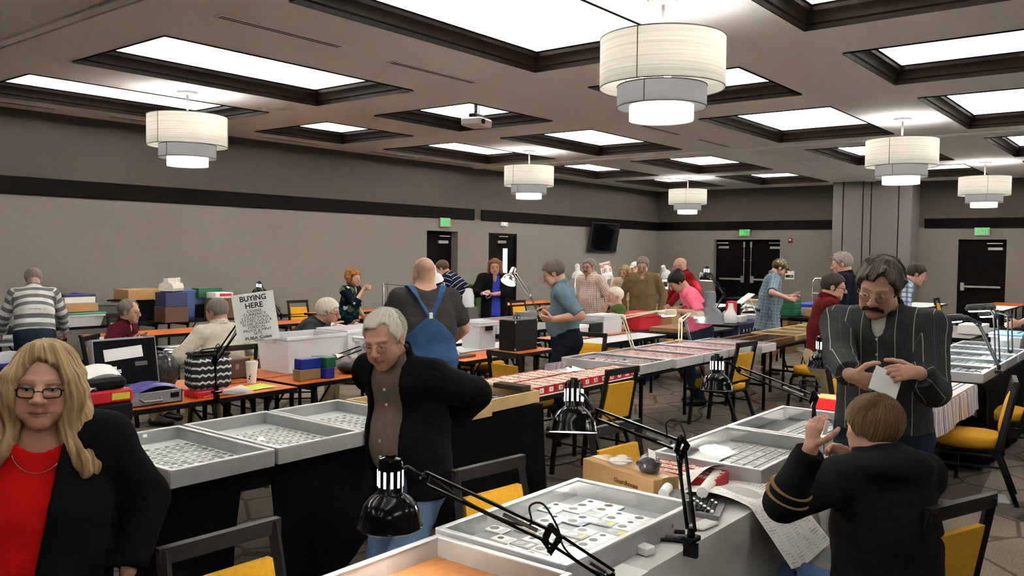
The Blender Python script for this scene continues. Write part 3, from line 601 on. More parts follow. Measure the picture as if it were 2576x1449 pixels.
NB = case(2.14, 3.02, 1.47, 2.03, ZT+.002, 'aluminium case of white slabbed coins on the near white cloth', mat('satin_grey', rgb(150, 152, 156), .8), lock=.25)
N3 = case(3.67, 4.5, 1.47, 2.02, ZT+.002, 'aluminium case with clear pages of coins beside the red long boxes', mat('satin_grey2', rgb(150, 152, 154), .8), lock=.2)
N4 = case(4.52, 5.36, 1.47, 2.02, ZT+.002, 'aluminium case half dark inside, farthest on the white cloth', m_grey, lock=.2)
L1 = case(1.95, 2.49, 3.43, 4.29, ZT+.002, 'first case of white coin flips, nearest the blonde woman', m_liner); L2 = case(2.51, 3.05, 3.43, 4.29, ZT+.004, 'middle case of white coin flips on black cloth', m_liner); L3 = case(3.07, 3.60, 3.43, 4.29, ZT+.002, 'third case of white coin flips, half behind the walking man', m_liner)
W1 = case(3.63, 4.17, 3.46, 4.26, ZT+.001, 'pine framed case right beside the walking man', m_liner, m_pine, m_pine); W2 = case(4.18, 4.73, 3.5, 4.3, ZT+.012, 'pine framed case of dark slabs next to the red coin boxes', m_black, m_pine, m_pine)
R1 = case(6.47, 7.03, 3.70, 4.54, ZT, 'grey lined case with three white cards, before the red lined cases', m_grey, fl=.045)
for i, nm in enumerate(('first red lined case, right behind the grey lined one', 'second red lined case, reflecting the pink shirt', 'third red lined case, under the beige magnifier lamp')):
    x = 7.06+.575*i; case(x, x+.55, 3.66+.0*i, 4.50, ZT, nm, m_redv, m_wcase, m_wcase, fl=.058)
case(8.80, 9.2, 3.55, 4.35, ZT, 'last white rimmed case, next to the brown wooden tray', m_redv, m_wcase, m_wcase, fl=.058)
case(9.33, 10.34, 3.76, 4.14, ZT, 'brown wooden tray case near the man in maroon', m_black, m_walnut, m_walnut, h=.06, group=None); case(9.35, 10.36, 4.16, 4.36, ZT, 'second brown wooden tray behind the first', m_grey, m_walnut, m_walnut, h=.05, group=None)
for i in range(5): case(10.42+.53*i, 10.92+.53*i, 3.76, 4.36, ZT, 'pale pine tray, number %s in the row behind the man in maroon' % ('one two three four five'.split()[i]), m_grey, m_pine, m_pine, h=.06, group='pine trays')
case(8.42, 8.97, 6.92, 7.48, ZT, 'white open case nearest the overalls man', m_grey, m_wcase, m_wcase, glass=False); case(9.0, 9.55, 6.92, 7.48, ZT, 'white open case left of the tall clear box', m_redv, m_wcase, m_wcase, glass=False); case(9.0, 10.05, 7.55, 8.08, ZT, 'white case with a pink lining behind the open cases', m_redv, m_wcase, m_wcase, fl=.058)
for i, x in enumerate((8.0, 8.62, 9.24, 9.9, 10.5)): case(x, x+.58, 1.31, 2.04, ZT, 'lit black lined case, number %s from the towel' % ('one two three four five'.split()[i]), m_black, m_alu, m_alul, fl=.05, group='lit cases at the right')
case(10.9, 11.3, 8.1, 8.6, ZT, 'pale case beside the dark cardigan woman', m_liner, m_wcase, m_wcase)
case(10.3, 11.2, 10.05, 10.5, ZT, 'pale case before the bending man in navy stripes', m_liner, m_alu, m_alul)
# a case propped open by the double door lamp
t = thing('display_case', 'open case with its glass lid propped up in front of the double door', 'display case', (13.35, 5.75, .76)); t.rotation_euler = (0, 0, -.9)
q = MB(); q.box((0, 0, .035), (.56, .38, .07), b=.004); q.build('tray', m_alu, t); Rl = Matrix.Rotation(-.66, 3, 'Y')
q = MB(); q.box(Vector((-.27, 0, .08))+Rl @ Vector((.27, 0, 0)), (.54, .37, .012), R=Rl); q.build('lid', clear_mat('lid_plastic', (.8, .8, .8), .5), t)
q = MB(); q.cyl((.2, -.17, .07), (.08, -.17, .36), .008); q.build('lid_prop', m_white, t)
# ---------------------------------------------------------------- coins: flips, slabs, holders
m_card = mat('white_card', rgb(228, 230, 226), .75); m_film = mat('flip_window', rgb(120, 130, 128), .25); m_coin = mat('coin_grey', rgb(120, 116, 108), .35, .5); m_coind = mat('coin_dark', rgb(74, 70, 64), .4, .4); m_gold = mat('gold_label', rgb(206, 176, 92), .5); m_silver = mat('coin_silver', rgb(176, 174, 168), .3, .6); m_blue = mat('slab_blue', rgb(112, 128, 168), .5)
def disc(q, c, r, n=14, h=.0006): q.cyl(c, (c[0], c[1], c[2]+h), r, n=n)
def flip_mesh(r, M):
    q = MB(); q.box((0, 0, .001), (.05, .05, .0018)); q.m = 1; disc(q, (0, 0, .0018), r); return q.mesh('coin_flip', [m_card, M])
FL = [flip_mesh(.0165, m_film), flip_mesh(.0145, m_film), flip_mesh(.011, m_coind), flip_mesh(.0095, m_film), flip_mesh(.013, m_coind)]
ORD = 'first second third fourth fifth sixth seventh eighth ninth tenth eleventh twelfth thirteenth'.split()
def flips(x0, x1, y0, y1, nx, ny, kinds, label, group, zb, skip=0.):
    for i in range(nx):
        for j in range(ny):
            if random.random() < skip: continue
            o = link('coin_flip', random.choice(kinds)); o.location = (x0+(i+.5)/nx*(x1-x0)+random.uniform(-.003, .003), y0+(j+.5)/ny*(y1-y0)+random.uniform(-.002, .002), zb+.0145+.0018*((i+2*j) % 3)); o.rotation_euler = (.035*random.uniform(-1, 1), .03*random.uniform(-1, 1), random.uniform(-.08, .08))
            tag(o, '%s, %s row from left, %s from front' % (label, ORD[i], ORD[j]), 'coin flip', group)
flips(1.97, 2.46, 3.45, 4.15, 9, 12, FL[:2], 'coin flip in the first case', 'coin flips in the first case', ZT)
flips(2.54, 3.02, 3.46, 4.12, 9, 12, FL[2:4], 'coin flip in the middle case', 'coin flips in the middle case', ZT)
flips(3.10, 3.52, 3.46, 4.12, 7, 11, [FL[4]], 'coin flip in the third case', 'coin flips in the third case', ZT)
def slab_mesh(M0, r, Mc, Ml, w=.06, l=.085):
    q = MB(); q.box((0, 0, .004), (w, l, .007), b=.002); q.m = 1; disc(q, (0, l*.17, .0075), r, 18, .0008); q.m = 2; q.box((0, -l*.32, .0078), (w*.72, l*.2, .0008)); return q.mesh('coin_slab', [M0, Mc, Ml])
m_slabc = mat('slab_clear', rgb(170, 174, 178), .25); m_slabw = mat('slab_white', rgb(236, 236, 232), .4); m_txt = mat('label_grey', rgb(206, 206, 206), .6)
SL = [slab_mesh(m_slabw, .0185, m_coin, m_txt), slab_mesh(m_slabw, .012, m_coind, m_txt), slab_mesh(m_slabc, .0185, m_silver, m_gold), slab_mesh(m_slabc, .0185, m_silver, m_card), slab_mesh(m_slabw, .0165, m_coind, m_txt), slab_mesh(m_slabc, .0185, m_coin, m_blue)]
SLN = ['white slab with a large grey coin, in the near case of graded coins', 'white slab with a small dark coin, in the near case of graded coins', 'clear slab with a gold label, in the near case of graded coins', 'clear slab with a white label, in the near case of graded coins', 'white slab with a dark coin, in the near case of graded coins', 'clear slab with a blue label, in the near case of graded coins']
pt = [0, 0, 3, 4, 2, 0, 5, 0, 1, 2, 0, 0]
for i in range(12):
    for j in range(6):
        if (j == 5 and i not in (3, 5, 8, 9, 10)) or (i == 11 and j < 3) or random.random() < .06: continue
        k = random.choice(pt) if j < 4 else random.choice((1, 0, 2))
        o = link('coin_slab', SL[k]); o.location = (2.19+.0655*(i+.5)+random.uniform(-.003, .003), 1.495+.0875*(j+.5)+random.uniform(-.003, .003), ZT+.014); o.rotation_euler = (0, 0, random.uniform(-.05, .05)); tag(o, '%s, %s row from left, %s from front' % (SLN[k].split(',')[0], ORD[i], ORD[j]), 'coin slab', 'graded coins in the near case')
m_hold = mat('snap_holder', rgb(196, 198, 198), .2)
def holder_mesh(Mc, r):
    q = MB(); q.box((0, 0, .002), (.05, .05, .003), b=.001); q.m = 1; disc(q, (0, 0, .0036), r); q.m = 2; q.box((.019, -.019, .0038), (.01, .008, .0006)); return q.mesh('coin_holder', [m_hold, Mc, m_card])
HO = [holder_mesh(m_coin, .013), holder_mesh(m_coind, .011), holder_mesh(m_silver, .016)]
for (x0, x1, y0, y1, nx, ny, lb, gr) in ((3.70, 4.44, 1.50, 1.92, 13, 7, 'coin holder by the red long boxes', 'coin holders, nearer case'), (4.62, 5.32, 1.50, 1.86, 12, 6, 'coin holder in the half dark case', 'coin holders, farther case')):
    for i in range(nx):
        for j in range(ny):
            if lb.endswith('dark case') and i < 4 and j > 2: continue
            o = link('coin_holder', random.choice(HO)); o.location = (x0+(i+.5)/nx*(x1-x0), y0+(j+.5)/ny*(y1-y0), ZT+.0135); o.rotation_euler = (0, 0, random.uniform(-.03, .03)); tag(o, '%s, %s row from left, %s from front' % (lb, ORD[i], ORD[j]), 'coin holder', gr)
DS = [slab_mesh(mat('slab_dark', rgb(82, 80, 84), .25), .016, m_coin, mat('slab_label', rgb(150, 146, 150), .6)), slab_mesh(m_slabc, .015, m_coind, m_card)]
for i in range(7):
    for j in range(7):
        o = link('coin_slab', DS[(i*j+i) % 5 == 0]); o.location = (4.23+.0655*(i+.5), 3.58+.09*(j+.5), ZT+.028); tag(o, 'dark slab in the pine case, %s row from left, %s from front' % (ORD[i], ORD[j]), 'coin slab', 'slabs in the pine case')
# rows of small white tags in the red lined cases, black coin cards in the lit cases
m_tag = mat('tag_white', rgb(222, 206, 206), .7); m_dcard = mat('lit_card', rgb(96, 108, 118), .4)
for c in [o for o in COL.objects if o.name.startswith('display_case')]:
    lb = c['label']
    if 'red lined case' in lb or 'last white rimmed' in lb or 'lit black' in lb:
        q = MB(); d = .7 if 'lit' in lb else .78
        for i in range(9):
            for j in range(12):
                if random.random() < .12: continue
                q.box((-.24+.053*(i+.5)-.0, -.36+.06*(j+.5), .0645 if 'lit' not in lb else .0565), (.036 if 'lit' not in lb else .046, .03 if 'lit' not in lb else .05, .003), rz=random.uniform(-.1, .1))
        o = q.build('coin_card', m_tag if 'lit' not in lb else m_dcard, c); o['kind'] = 'stuff'
for i in range(3):
    q = MB(); q.box((0, 0, .0), (.15, .085, .003)); o = q.build('price_card', m_card); o.location = (6.78, 4.1+.13*i-.05, ZT+.054); o.rotation_euler = (0, .05, .5); tag(o, 'white card in the grey lined case, %s from the front' % ORD[i], 'card', 'three white cards')
q = MB(); q.box((0, 0, .018), (.1, .26, .035), b=.003); o = q.build('foam_block', mat('brown_foam', rgb(58, 44, 36), .9)); o.location = (4.62, 3.66, ZT+.1); tag(o, 'dark brown foam block lying on the pine framed case', 'block')
# sheets of paper inside the two farther near cases
def sheet(name, label, cat, c, w, d, rz, M, curl=.004, tex=None, group=None):
    q = MB(); q.grid(lambda u, v: ((u-.5)*w, (v-.5)*d, curl*math.sin(u*5+v*2)*.5+curl*(u*v)), 8, 8); o = q.build(name, M, None, 60); o.location = c; o.rotation_euler = (0, 0, rz); return tag(o, label, cat, group)
m_paper = mat('white_paper', rgb(236, 236, 234), .8)
sheet('tissue_sheet', 'torn clear sheet over the coins in the case by the red long boxes', 'sheet', (4.0, 1.88, ZT+.022), .42, .16, .1, m_card, .008); sheet('tissue_sheet', 'torn white sheet at the corner of the half dark case', 'sheet', (4.66, 1.86, ZT+.02), .2, .2, .4, m_card, .008)
# ---------------------------------------------------------------- lamps with jointed arms
m_gblack = mat('gloss_black', (.004, .004, .0045), .14, spec=.2, coat=.05); m_lwhite = mat('lamp_white', (.72, .72, .70), .3); m_beige = mat('lamp_beige', rgb(196, 190, 166), .45); m_silver2 = mat('lamp_silver', (.6, .58, .55), .25, .9); m_lgrey = mat('lamp_grey', rgb(92, 96, 100), .35, .3)
m_inner = mat('lamp_inner_white', (.85, .85, .82), .4); m_slot = mat('lamp_glow', (1, 1, 1), .5, emit=(1, .97, .95), estr=5.); m_lbulb = mat('lamp_bulb', (1, 1, 1), .5, emit=(1, .97, .92), estr=22.); m_chrome = mat('chrome', (.8, .8, .8), .12, 1.)
m_gry2 = mat('spring_steel', (.12, .12, .12), .35, .8)
def smooth_path(P, n=5):
    out = []
    for i in range(len(P)-1):
        a = P[max(0, i-1)]; b = P[i]; c = P[i+1]; d = P[min(len(P)-1, i+2)]
        for k in range(n): s = k/n; out.append(.5*((2*b)+(-a+c)*s+(2*a-5*b+4*c-d)*s*s+(-a+3*b-3*c+d)*s**3))
    return out+[P[-1]]
def desk_lamp(label, base, elbow, head, shade, sdir, M, R=.085, watts=9., arms=True, sock=1., drop=.0, group=None, on=True, slots=True, post=None):
    base = Vector(base); t = thing('desk_lamp', label, 'lamp', base, 0, group); L = lambda p: Vector(p)-base
    e, h, s = L(elbow), L(head), L(shade); d = Vector(sdir).normalized()
    def rods(nm, a, b, sep, r):
        a = Vector(a); b = Vector(b); ax = (b-a).normalized(); sd = Vector((0, 0, 1))-ax*ax.z
        sd = sd.normalized() if sd.length > .25 else Vector((-ax.y, ax.x, 0)).normalized() if (abs(ax.x)+abs(ax.y)) > .05 else Vector((RT[0], RT[1], 0)).normalized()
        for k in (-1, 1):
            q = MB(); q.tube([a+sd*(sep*k), b+sd*(sep*k)], 0, flat=(r*1.5, r*1.5)) if M in (m_gblack,) else q.cyl(a+sd*(sep*k), b+sd*(sep*k), r, n=8); q.build(nm, M, t)
        q = MB(); c = a+(b-a)*.10; q.tube([c, a+(b-a)*.36], r*1.1, 8); q.build('spring', m_gry2, t)
    q = MB(); q.box((0, 0, .01), (.06, .05, .02), b=.004); q.box((0, 0, -.03), (.02, .05, .05)); q.cyl((0, 0, .0), (0, 0, .05), .014, n=12); q.build('clamp', M, t)
    if post: rods('lower_arm', Vector((0, 0, .04)), e, .02, .006)
    else: rods('lower_arm', Vector((0, 0, .04)), e, .018, .006)
    q = MB(); ax = (h-e).normalized(); up = Vector((0, 0, 1))
    q.tube([e+up*.03, e+up*.012-ax*.03, e-up*.045, e+ax*.02-up*.02, e+up*.03], 0, flat=(.02, .012)); 
    for c in (e+up*.03, e-up*.04, e-ax*.025): q.sph(c, .011, 8, 6)
    q.build('elbow_bracket', M, t, 60)
    rods('upper_arm', e, h, .018, .006)
    top = s-d*(.10*sock)
    q = MB(); q.tube([h, h+(top-h)*.5+Vector((0, 0, .01)), top+d*.03], .007, 8); q.sph(h, .017, 10, 8); q.build('swivel', M, t, 60)
    Rm = d.to_track_quat('Z', 'Y').to_matrix(); k = R/.085
    prof = [(0, -.115), (.014, -.115), (.016, -.108), (.030, -.104), (.035, -.092), (.035, -.010), (.044, -.002), (.060, .010), (.074, .028), (.083, .052), (.088, .082), (.091, .087), (.0895, .088), (.085, .083), (.080, .053), (.070, .03), (.03, .006)]
    q = MB(); q.lathe([(a*k, b*k) for a, b in prof[:12]], s, 32, Rm); sh = q.build('shade', M, t, 50)
    q = MB(); q.lathe([(a*k, b*k) for a, b in prof[11:]], s, 32, Rm); q.build('reflector', m_inner, sh, 60)
    if slots and on:
        for i in range(11):
            a = 2*math.pi*i/11; q = MB(); c = s+Rm @ Vector((.0352*k*math.cos(a), .0352*k*math.sin(a), -.05*k)); q.box(c, (.003*k, .007*k, .046*k), R=Rm @ Matrix.Rotation(a, 3, 'Z'), b=.001); q.build('vent_slot', m_slot, sh)
    if on:
        q = MB(); q.sph(s+d*.05*k, .028*k, 14, 10); q.build('bulb', m_lbulb, sh, 60)
        point('desk_light', base+s+d*.088*k, watts, .03, (1, .96, .9))
    else:
        q = MB(); q.sph(s+d*.04*k, .028*k, 14, 10); q.build('bulb', m_inner, sh, 60)
    q = MB(); q.tube(smooth_path([h+up*.02, h+(e-h)*.35-up*.012, h+(e-h)*.7-up*.012, e+(h-e)*.15+up*.01, e+(h-e)*.16+up*.06, e+(h-e)*.06+up*.085, e-ax*.02+up*.04, e*.75+Vector((.01, .012, .0)), e*.4+Vector((.012, .014, 0)), Vector((.02, .02, .02)), Vector((.05, .06, -.05))]), .0034, 6); q.build('cable', m_rub, t, 60)
    return t
NL = 'black desk lamps on the near white cloth'
b = G(1344, 1470, .752); desk_lamp('gloss black desk lamp leaning over the empty case, nearest the camera', (2.17, 1.33, .79), D(1385, 1350, 2.47), D(1068, 1202, 2.62), D(982, 1245, 2.62), (0.02, 0.02, -1), m_gblack, .094, 3., group=NL)
desk_lamp('gloss black desk lamp, second nearest, with its shade over the aisle', (2.72, 1.34, .79), D(1712, 1122, 2.95), D(1497, 1040, 3.3), D(1443, 1028, 3.4), (-.18, -.12, -.9), m_gblack, .09, 3.5, group=NL)
desk_lamp('gloss black desk lamp reaching over the case by the red long boxes', (4.2, 1.40, .79), D(2045, 1002, 4.3), D(1858, 930, 5.0), D(1803, 942, 5.0), (-.1, -.05, -.95), m_gblack, .09, 4., group=NL)
desk_lamp('gloss black desk lamp between the man in maroon and the moustached man', (6.0, 1.45, .79), D(2270, 925, 5.6), D(2125, 878, 5.6), D(2068, 888, 5.6), (.05, .0, -1), m_gblack, .09, 4., group=NL)
desk_lamp('black lamp arm standing on the orange table in front of the zigzag bag', (3.36, 5.30, .79), D(541, 905, 5.9), D(607, 810, 6.0), D(655, 800, 6.1), (.3, .3, -.9), m_gblack, .06, 1., slots=False)
desk_lamp('black desk lamp behind the head of the walking man, pointing down right', (4.9, 5.95, .79), D(975, 850, 7.6), D(992, 752, 7.3), D(1026, 790, 7.2), (.55, .0, -.75), m_gblack, .10, 4., slots=False)
desk_lamp('black desk lamp showing over the top of the buying sign', (8.6, 10.2, .79), D(707, 795, 11.9), D(665, 730, 11.9), D(650, 727, 11.9), (-.2, 0, -1), m_gblack, .08, 2.)
desk_lamp('brushed silver desk lamp in front of the woman in the dark cardigan', (10.9, 8.1, .79), D(1332, 742, 12.6), D(1296, 688, 12.6), D(1285, 694, 12.6), (-.5, 0, -.75), m_silver2, .11, 2., slots=False)
far = 'white desk lamps at the far tables'
for lb, hx, hy, dd, M, sd, bx in (('white desk lamp shining just left of the checked shirt man', 1453, 683, 14.5, m_lwhite, (.1, 0, -1), (12.3, 8.35)), ('white desk lamp shining under the buying coins card', 1527, 685, 15.2, m_lwhite, (.25, 0, -1), (13.15, 8.45)), ('white desk lamp shining at the blonde woman by the far corner', 1583, 688, 16.0, m_lwhite, (.3, 0, -1), (14.1, 8.5)), ('white desk lamp right of the tan shirt man', 1672, 682, 16.5, m_lwhite, (.6, 0, -.8), (15.0, 8.35)), ('white desk lamp shining between the overalls man and the navy stripes', 1093, 690, 11.5, m_lwhite, (.3, 0, -.8), (8.6, 8.0))):
    h = D(hx, hy, dd); bz = (*bx, .79); e = (np.array(bz)+h)/2+np.array([-.12, -.05, .12]); desk_lamp(lb, bz, e, h+np.array([-.06, .0, .08]), h, sd, M, .10, 3.5, slots=False, group=far)
desk_lamp('black desk lamp in front of the double door', (12.6, 5.95, .79), D(1822, 742, 13.8), D(1786, 688, 13.8), D(1777, 690, 13.8), (-.1, 0, -1), m_gblack, .10, 3., slots=True)
desk_lamp('grey bell shaped lamp behind the red lined cases', (8.85, 4.42, .79), D(1718, 790, 9.9), D(1772, 764, 9.9), D(1786, 776, 9.9), (.0, 0, -1), m_lgrey, .16, 0, on=False, slots=False)
# beige magnifier lamps
def mag_lamp(label, base, elbow, head, M, R=.09, watts=3., sd=(.0, -.1, -1), group=None):
    base = Vector(base); t = thing('magnifier_lamp', label, 'lamp', base, 0, group); e = Vector(elbow)-base; h = Vector(head)-base; ax = h-e; ax.z = 0; ax.normalize(); sdv = Vector((-ax.y, ax.x, 0))
    q = MB(); q.box((0, 0, .01), (.06, .06, .03), b=.006); q.cyl((0, 0, 0), (0, 0, .07), .014); q.build('clamp', M, t)
    for k in (-1, 1):
        q = MB(); q.cyl(Vector((0, 0, .05))+sdv*(.02*k), e+sdv*(.02*k), .008, n=8); q.build('lower_arm', M, t); q = MB(); q.cyl(e+sdv*(.02*k)+Vector((0, 0, .01*k)), h+sdv*(.02*k)+Vector((0, 0, .02)), .008, n=8); q.build('upper_arm', M, t)
    q = MB(); q.sph(e, .028, 10, 8); q.build('elbow_joint', M, t, 60)
    Rm = Vector(sd).normalized().to_track_quat('Z', 'Y').to_matrix(); c = h+ax*.16
    q = MB(); q.lathe([(R*.55, -.035), (R*.95, -.03), (R*1.1, .0), (R*1.05, .03), (R*.8, .035), (R*.55, .03), (R*.55, -.035)], c, 24, Rm); q.box(h+ax*.03, (.12, .07, .05), R=Matrix((ax, sdv, Vector((0, 0, 1)))).transposed(), b=.012); hd = q.build('head', M, t, 50)
    q = MB(); q.cyl(c-Vector(sd).normalized()*.004, c+Vector(sd).normalized()*.004, R*.56, n=24); q.build('lens', mat('lens_glass', (.75, .78, .8), .08, alpha=.5), hd, 50)
    q = MB(); q.tube([c+Rm @ Vector((R*.82*math.cos(a), R*.82*math.sin(a), .034)) for a in np.linspace(0, 6.283, 20, endpoint=False)], .010, 6, True); q.build('ring_tube', m_lbulb, hd)
    if watts: point('magnifier_light', base+c+Vector(sd).normalized()*.06, watts, .06, (.93, .97, 1.))
    return t
mag_lamp('beige magnifier lamp standing behind the grey lined case', (7.6, 4.44, .79), D(1568, 798, 8.9), D(1655, 787, 9.2), m_beige, .085, 2.)
mag_lamp('beige magnifier lamp arm at the red lined cases before the pink shirt', (8.6, 4.42, .79), D(1712, 806, 9.6), D(1735, 792, 9.7), m_beige, .06, 1.)
RL = 'black magnifier lamps over the lit cases'
m_mblack = mat('matt_black', (.01, .01, .011), .5)
mag_lamp('black magnifier lamp over the lit cases, nearest the towel', (8.55, 1.28, .79), D(2462, 815, 8.0), D(2428, 800, 8.0), m_mblack, .13, 7., group=RL)
mag_lamp('black magnifier lamp over the lit cases, raised highest', (9.0, 1.36, .79), D(2505, 795, 8.5), D(2490, 775, 8.6), m_mblack, .13, 7., group=RL)
mag_lamp('black magnifier lamp with a thin post at the far end of the lit cases', (10.0, 1.40, .79), D(2540, 795, 8.9), D(2505, 790, 9.2), m_mblack, .10, 7., group=RL)
# ---------------------------------------------------------------- containers and goods
def bx(name, label, cat, loc, w, d, h, M, rz=0., ch=.004, group=None, tape=None, extra=None):
    t = thing(name, label, cat, loc, rz, group); q = MB(); q.box((0, 0, h/2), (w, d, h), b=ch); q.build('body', M, t)
    if tape: q = MB(); q.box((0, 0, h/2+.001), (w*.99, .05, h+.003)); q.build('tape', tape, t)
    return t
def lidbox(name, label, cat, loc, w, d, h, M, Ml, rz=0., lh=.04, over=.012, group=None):
    t = thing(name, label, cat, loc, rz, group); q = MB(); q.box((0, 0, h/2), (w, d, h), b=.004); q.build('body', M, t); q = MB(); q.box((0, 0, h-lh/2+.004), (w+over, d+over, lh), b=.003); q.build('lid', Ml, t); return t
def tote(name, label, loc, w, d, h, M, rz=0., lid=None, taper=.85, group=None, cat='bin', handle=True, lip=None):
    t = thing(name, label, cat, loc, rz, group); a, b = w/2, d/2; k = taper; th = .006
    q = MB(); ring = lambda s, z, o=0: [(-a*s+o, -b*s+o, z), (a*s-o, -b*s+o, z), (a*s-o, b*s-o, z), (-a*s+o, b*s-o, z)]
    vs = ring(k, 0)+ring(1, h)+ring(1, h, th)+ring(k, th, th); fs = [(3, 2, 1, 0)]+[(i, (i+1) % 4, 4+(i+1) % 4, 4+i) for i in range(4)]+[(4+i, 4+(i+1) % 4, 8+(i+1) % 4, 8+i) for i in range(4)]+[(8+i, 8+(i+1) % 4, 12+(i+1) % 4, 12+i) for i in range(4)]+[(12, 13, 14, 15)]
    q.add(vs, fs)
    q.build('tub', M, t)
    q = MB(); o = .018
    for s in (-1, 1): q.box((0, s*(b+.004), h-.012), (w+2*o, .02, .03), b=.005); q.box((s*(a+.004), 0, h-.012), (.02, d+.02, .03), b=.005)
    q.build('rim', lip or M, t)
    if handle:
        for s in (-1, 1): q = MB(); q.box((s*(a+.016), 0, h-.04), (.02, d*.35, .04), b=.008); q.build('handle', lip or M, t)
    if lid: q = MB(); q.box((0, 0, h+.012), (w+.04, d+.04, .024), b=.008); q.box((0, 0, h+.028), (w*.8, d*.75, .012), b=.004); q.build('lid', lid, t)
    return t
m_cardb = mat('cardboard', rgb(176, 138, 92), .85, var=.1, vscale=12, bump=.15, bscale=80); m_tape = mat('packing_tape', rgb(172, 140, 88), .25); m_cardb2 = mat('dark_cardboard', rgb(140, 104, 68), .85, var=.1, vscale=12)
m_bluep = mat('blue_plastic', rgb(86, 104, 150), .45); m_purp = mat('purple_plastic', rgb(98, 84, 140), .45); m_navy = mat('navy_plastic', rgb(46, 52, 92), .45); m_grn = mat('green_plastic', rgb(24, 92, 58), .45); m_tealp = mat('teal_lid', rgb(60, 140, 120), .45); m_blk = mat('black_plastic', (.006, .006, .0065), .5, spec=.2); m_gry = mat('grey_plastic', rgb(92, 90, 86), .5); m_roy = mat('royal_blue', rgb(30, 44, 140), .4); m_red = mat('red_plastic', rgb(196, 30, 40), .4); m_redl = mat('red_lid_translucent', rgb(214, 52, 62), .3); m_olive = mat('olive_green_plastic', rgb(70, 98, 40), .5); m_goldb = mat('gold_box', rgb(150, 128, 92), .4, .3); m_brownb = mat('brown_box', rgb(92, 62, 46), .7); m_cooler = mat('cooler_white', rgb(220, 216, 206), .4); m_blid = mat('blue_lid', rgb(50, 66, 176), .4)
W1z = .75
# along the left wall
p = G(207, 822, .75); tote('storage_bin', 'flat clear bin with a teal lid next to the striped shirt man', (p[0], p[1]+.2, .75), .60, .40, .16, m_milky, lid=m_tealp)
bx('cardboard_tray', 'shallow cardboard tray stacked on the teal lid', 'box', (p[0]-.02, p[1]+.2, .945), .50, .34, .115, m_cardb)
t = lidbox('storage_box', 'white box with a blue lid on top of the cardboard tray', 'box', (p[0], p[1]+.2, 1.062), .40, .3, .11, m_white, m_navy, lh=.03)
q = MB(); q.grid(lambda u, v: ((u-.5)*.16, (v-.5)*.1, .118+.02*math.sin(u*3.1)*math.sin(v*3.1)), 6, 6); q.build('blue_cloth', m_roy, t, 60)
p = G(276, 816, .75)
for k in range(2): tote('file_crate', ('grey crate at the bottom, right of the teal lidded bin', 'grey crate stacked on the other grey crate')[k], (p[0]+.03, p[1]+.2, .75+.145*k), .36, .36, .14, m_gry, group='grey crates')
p = G(360, 808, .75); tote('storage_bin', 'black bin under the cardboard lid box behind the maroon polo', (p[0]-.05, p[1]+.25, .75), .46, .4, .30, m_blk); tote('storage_bin', 'second black bin beside the purple crate', (p[0]+.32, p[1]+.25, .75), .32, .4, .26, m_blk)
bx('cardboard_box', 'long cardboard lid box across two black bins', 'box', (p[0]+.1, p[1]+.22, 1.055), .62, .42, .15, m_cardb, tape=m_tape)
p = G(441, 804, .75); t = tote('storage_crate', 'purple crate along the wall beside the blue tote', (p[0], p[1]+.14, .75), .31, .3, .22, m_purp)
bx('cardboard_box', 'small cardboard box with a dark hole on the purple crate', 'box', (p[0]+.02, p[1]+.14, .975), .2, .24, .11, m_cardb)
q = MB(); q.cyl((0, -.121, .055), (0, -.124, .055), .01, n=10); q.build('finger_hole', m_blk, COL.objects['cardboard_box.001'])
p = G(498, 800, .75); tote('storage_tote', 'big blue tote along the wall behind the white shirt', (p[0], p[1]+.25, .75), .46, .42, .40, m_bluep, lid=m_bluep)
p = G(430, 738, 1.0); t = thing('cooler', 'small white and navy picnic cooler on top of the boxes by the wall', 'cooler', (6.55, 12.0, 1.14)); t.rotation_euler = (0, 0, .5)
pc = D(431, 735, 12.2); t.location = tuple(pc)
q = MB(); q.box((0, 0, .06), (.27, .2, .12), b=.012); q.build('tub', m_navy, t); q = MB(); poly = [(-.1, .02), (.1, .02), (.115, .06), (.1, .12), (.04, .15), (.03, .2), (-.03, .2), (-.04, .15), (-.1, .12), (-.115, .06)]
q.prism(poly, -.14, .14, R=Matrix(((0, 0, 1), (1, 0, 0), (0, 1, 0)))); q.build('lid', m_cooler, t); q = MB(); q.cyl((-.14, 0, .09), (-.147, 0, .09), .02, n=14); q.build('button', m_white, t); q = MB(); q.tube([(.05, -.1, .13), (.05, -.1, .2), (-.05, -.1, .2), (-.05, -.1, .13)], .012, 8); q.build('handle', m_cooler, t)
bx('storage_box', 'navy box holding up the little cooler', 'box', (pc[0], pc[1], .975), .34, .28, pc[2]-.976, m_navy)
bx('storage_box', 'brown box under the navy box by the wall', 'box', (pc[0], pc[1], .752), .36, .3, .22, m_brownb)
p = G(557, 802, .75); bx('storage_box', 'dark brown box under the red and white box', 'box', (p[0]+.1, p[1]+.2, .752), .34, .3, .30, m_brownb)
t = bx('stationery_box', 'red and white flat box beside the buying sign', 'box', (p[0]+.1, p[1]+.2, 1.055), .30, .26, .085, m_card); q = MB(); q.box((.02, -.131, .05), (.2, .003, .04)); q.build('red_band', m_red, t)
bx('storage_box', 'dark green box behind the red and white box', 'box', (p[0]+.02, p[1]+.42, 1.055), .40, .2, .15, m_grn); bx('storage_box', 'black box under the dark green box', 'box', (p[0]+.02, p[1]+.5, .752), .40, .16, .30, m_blk)
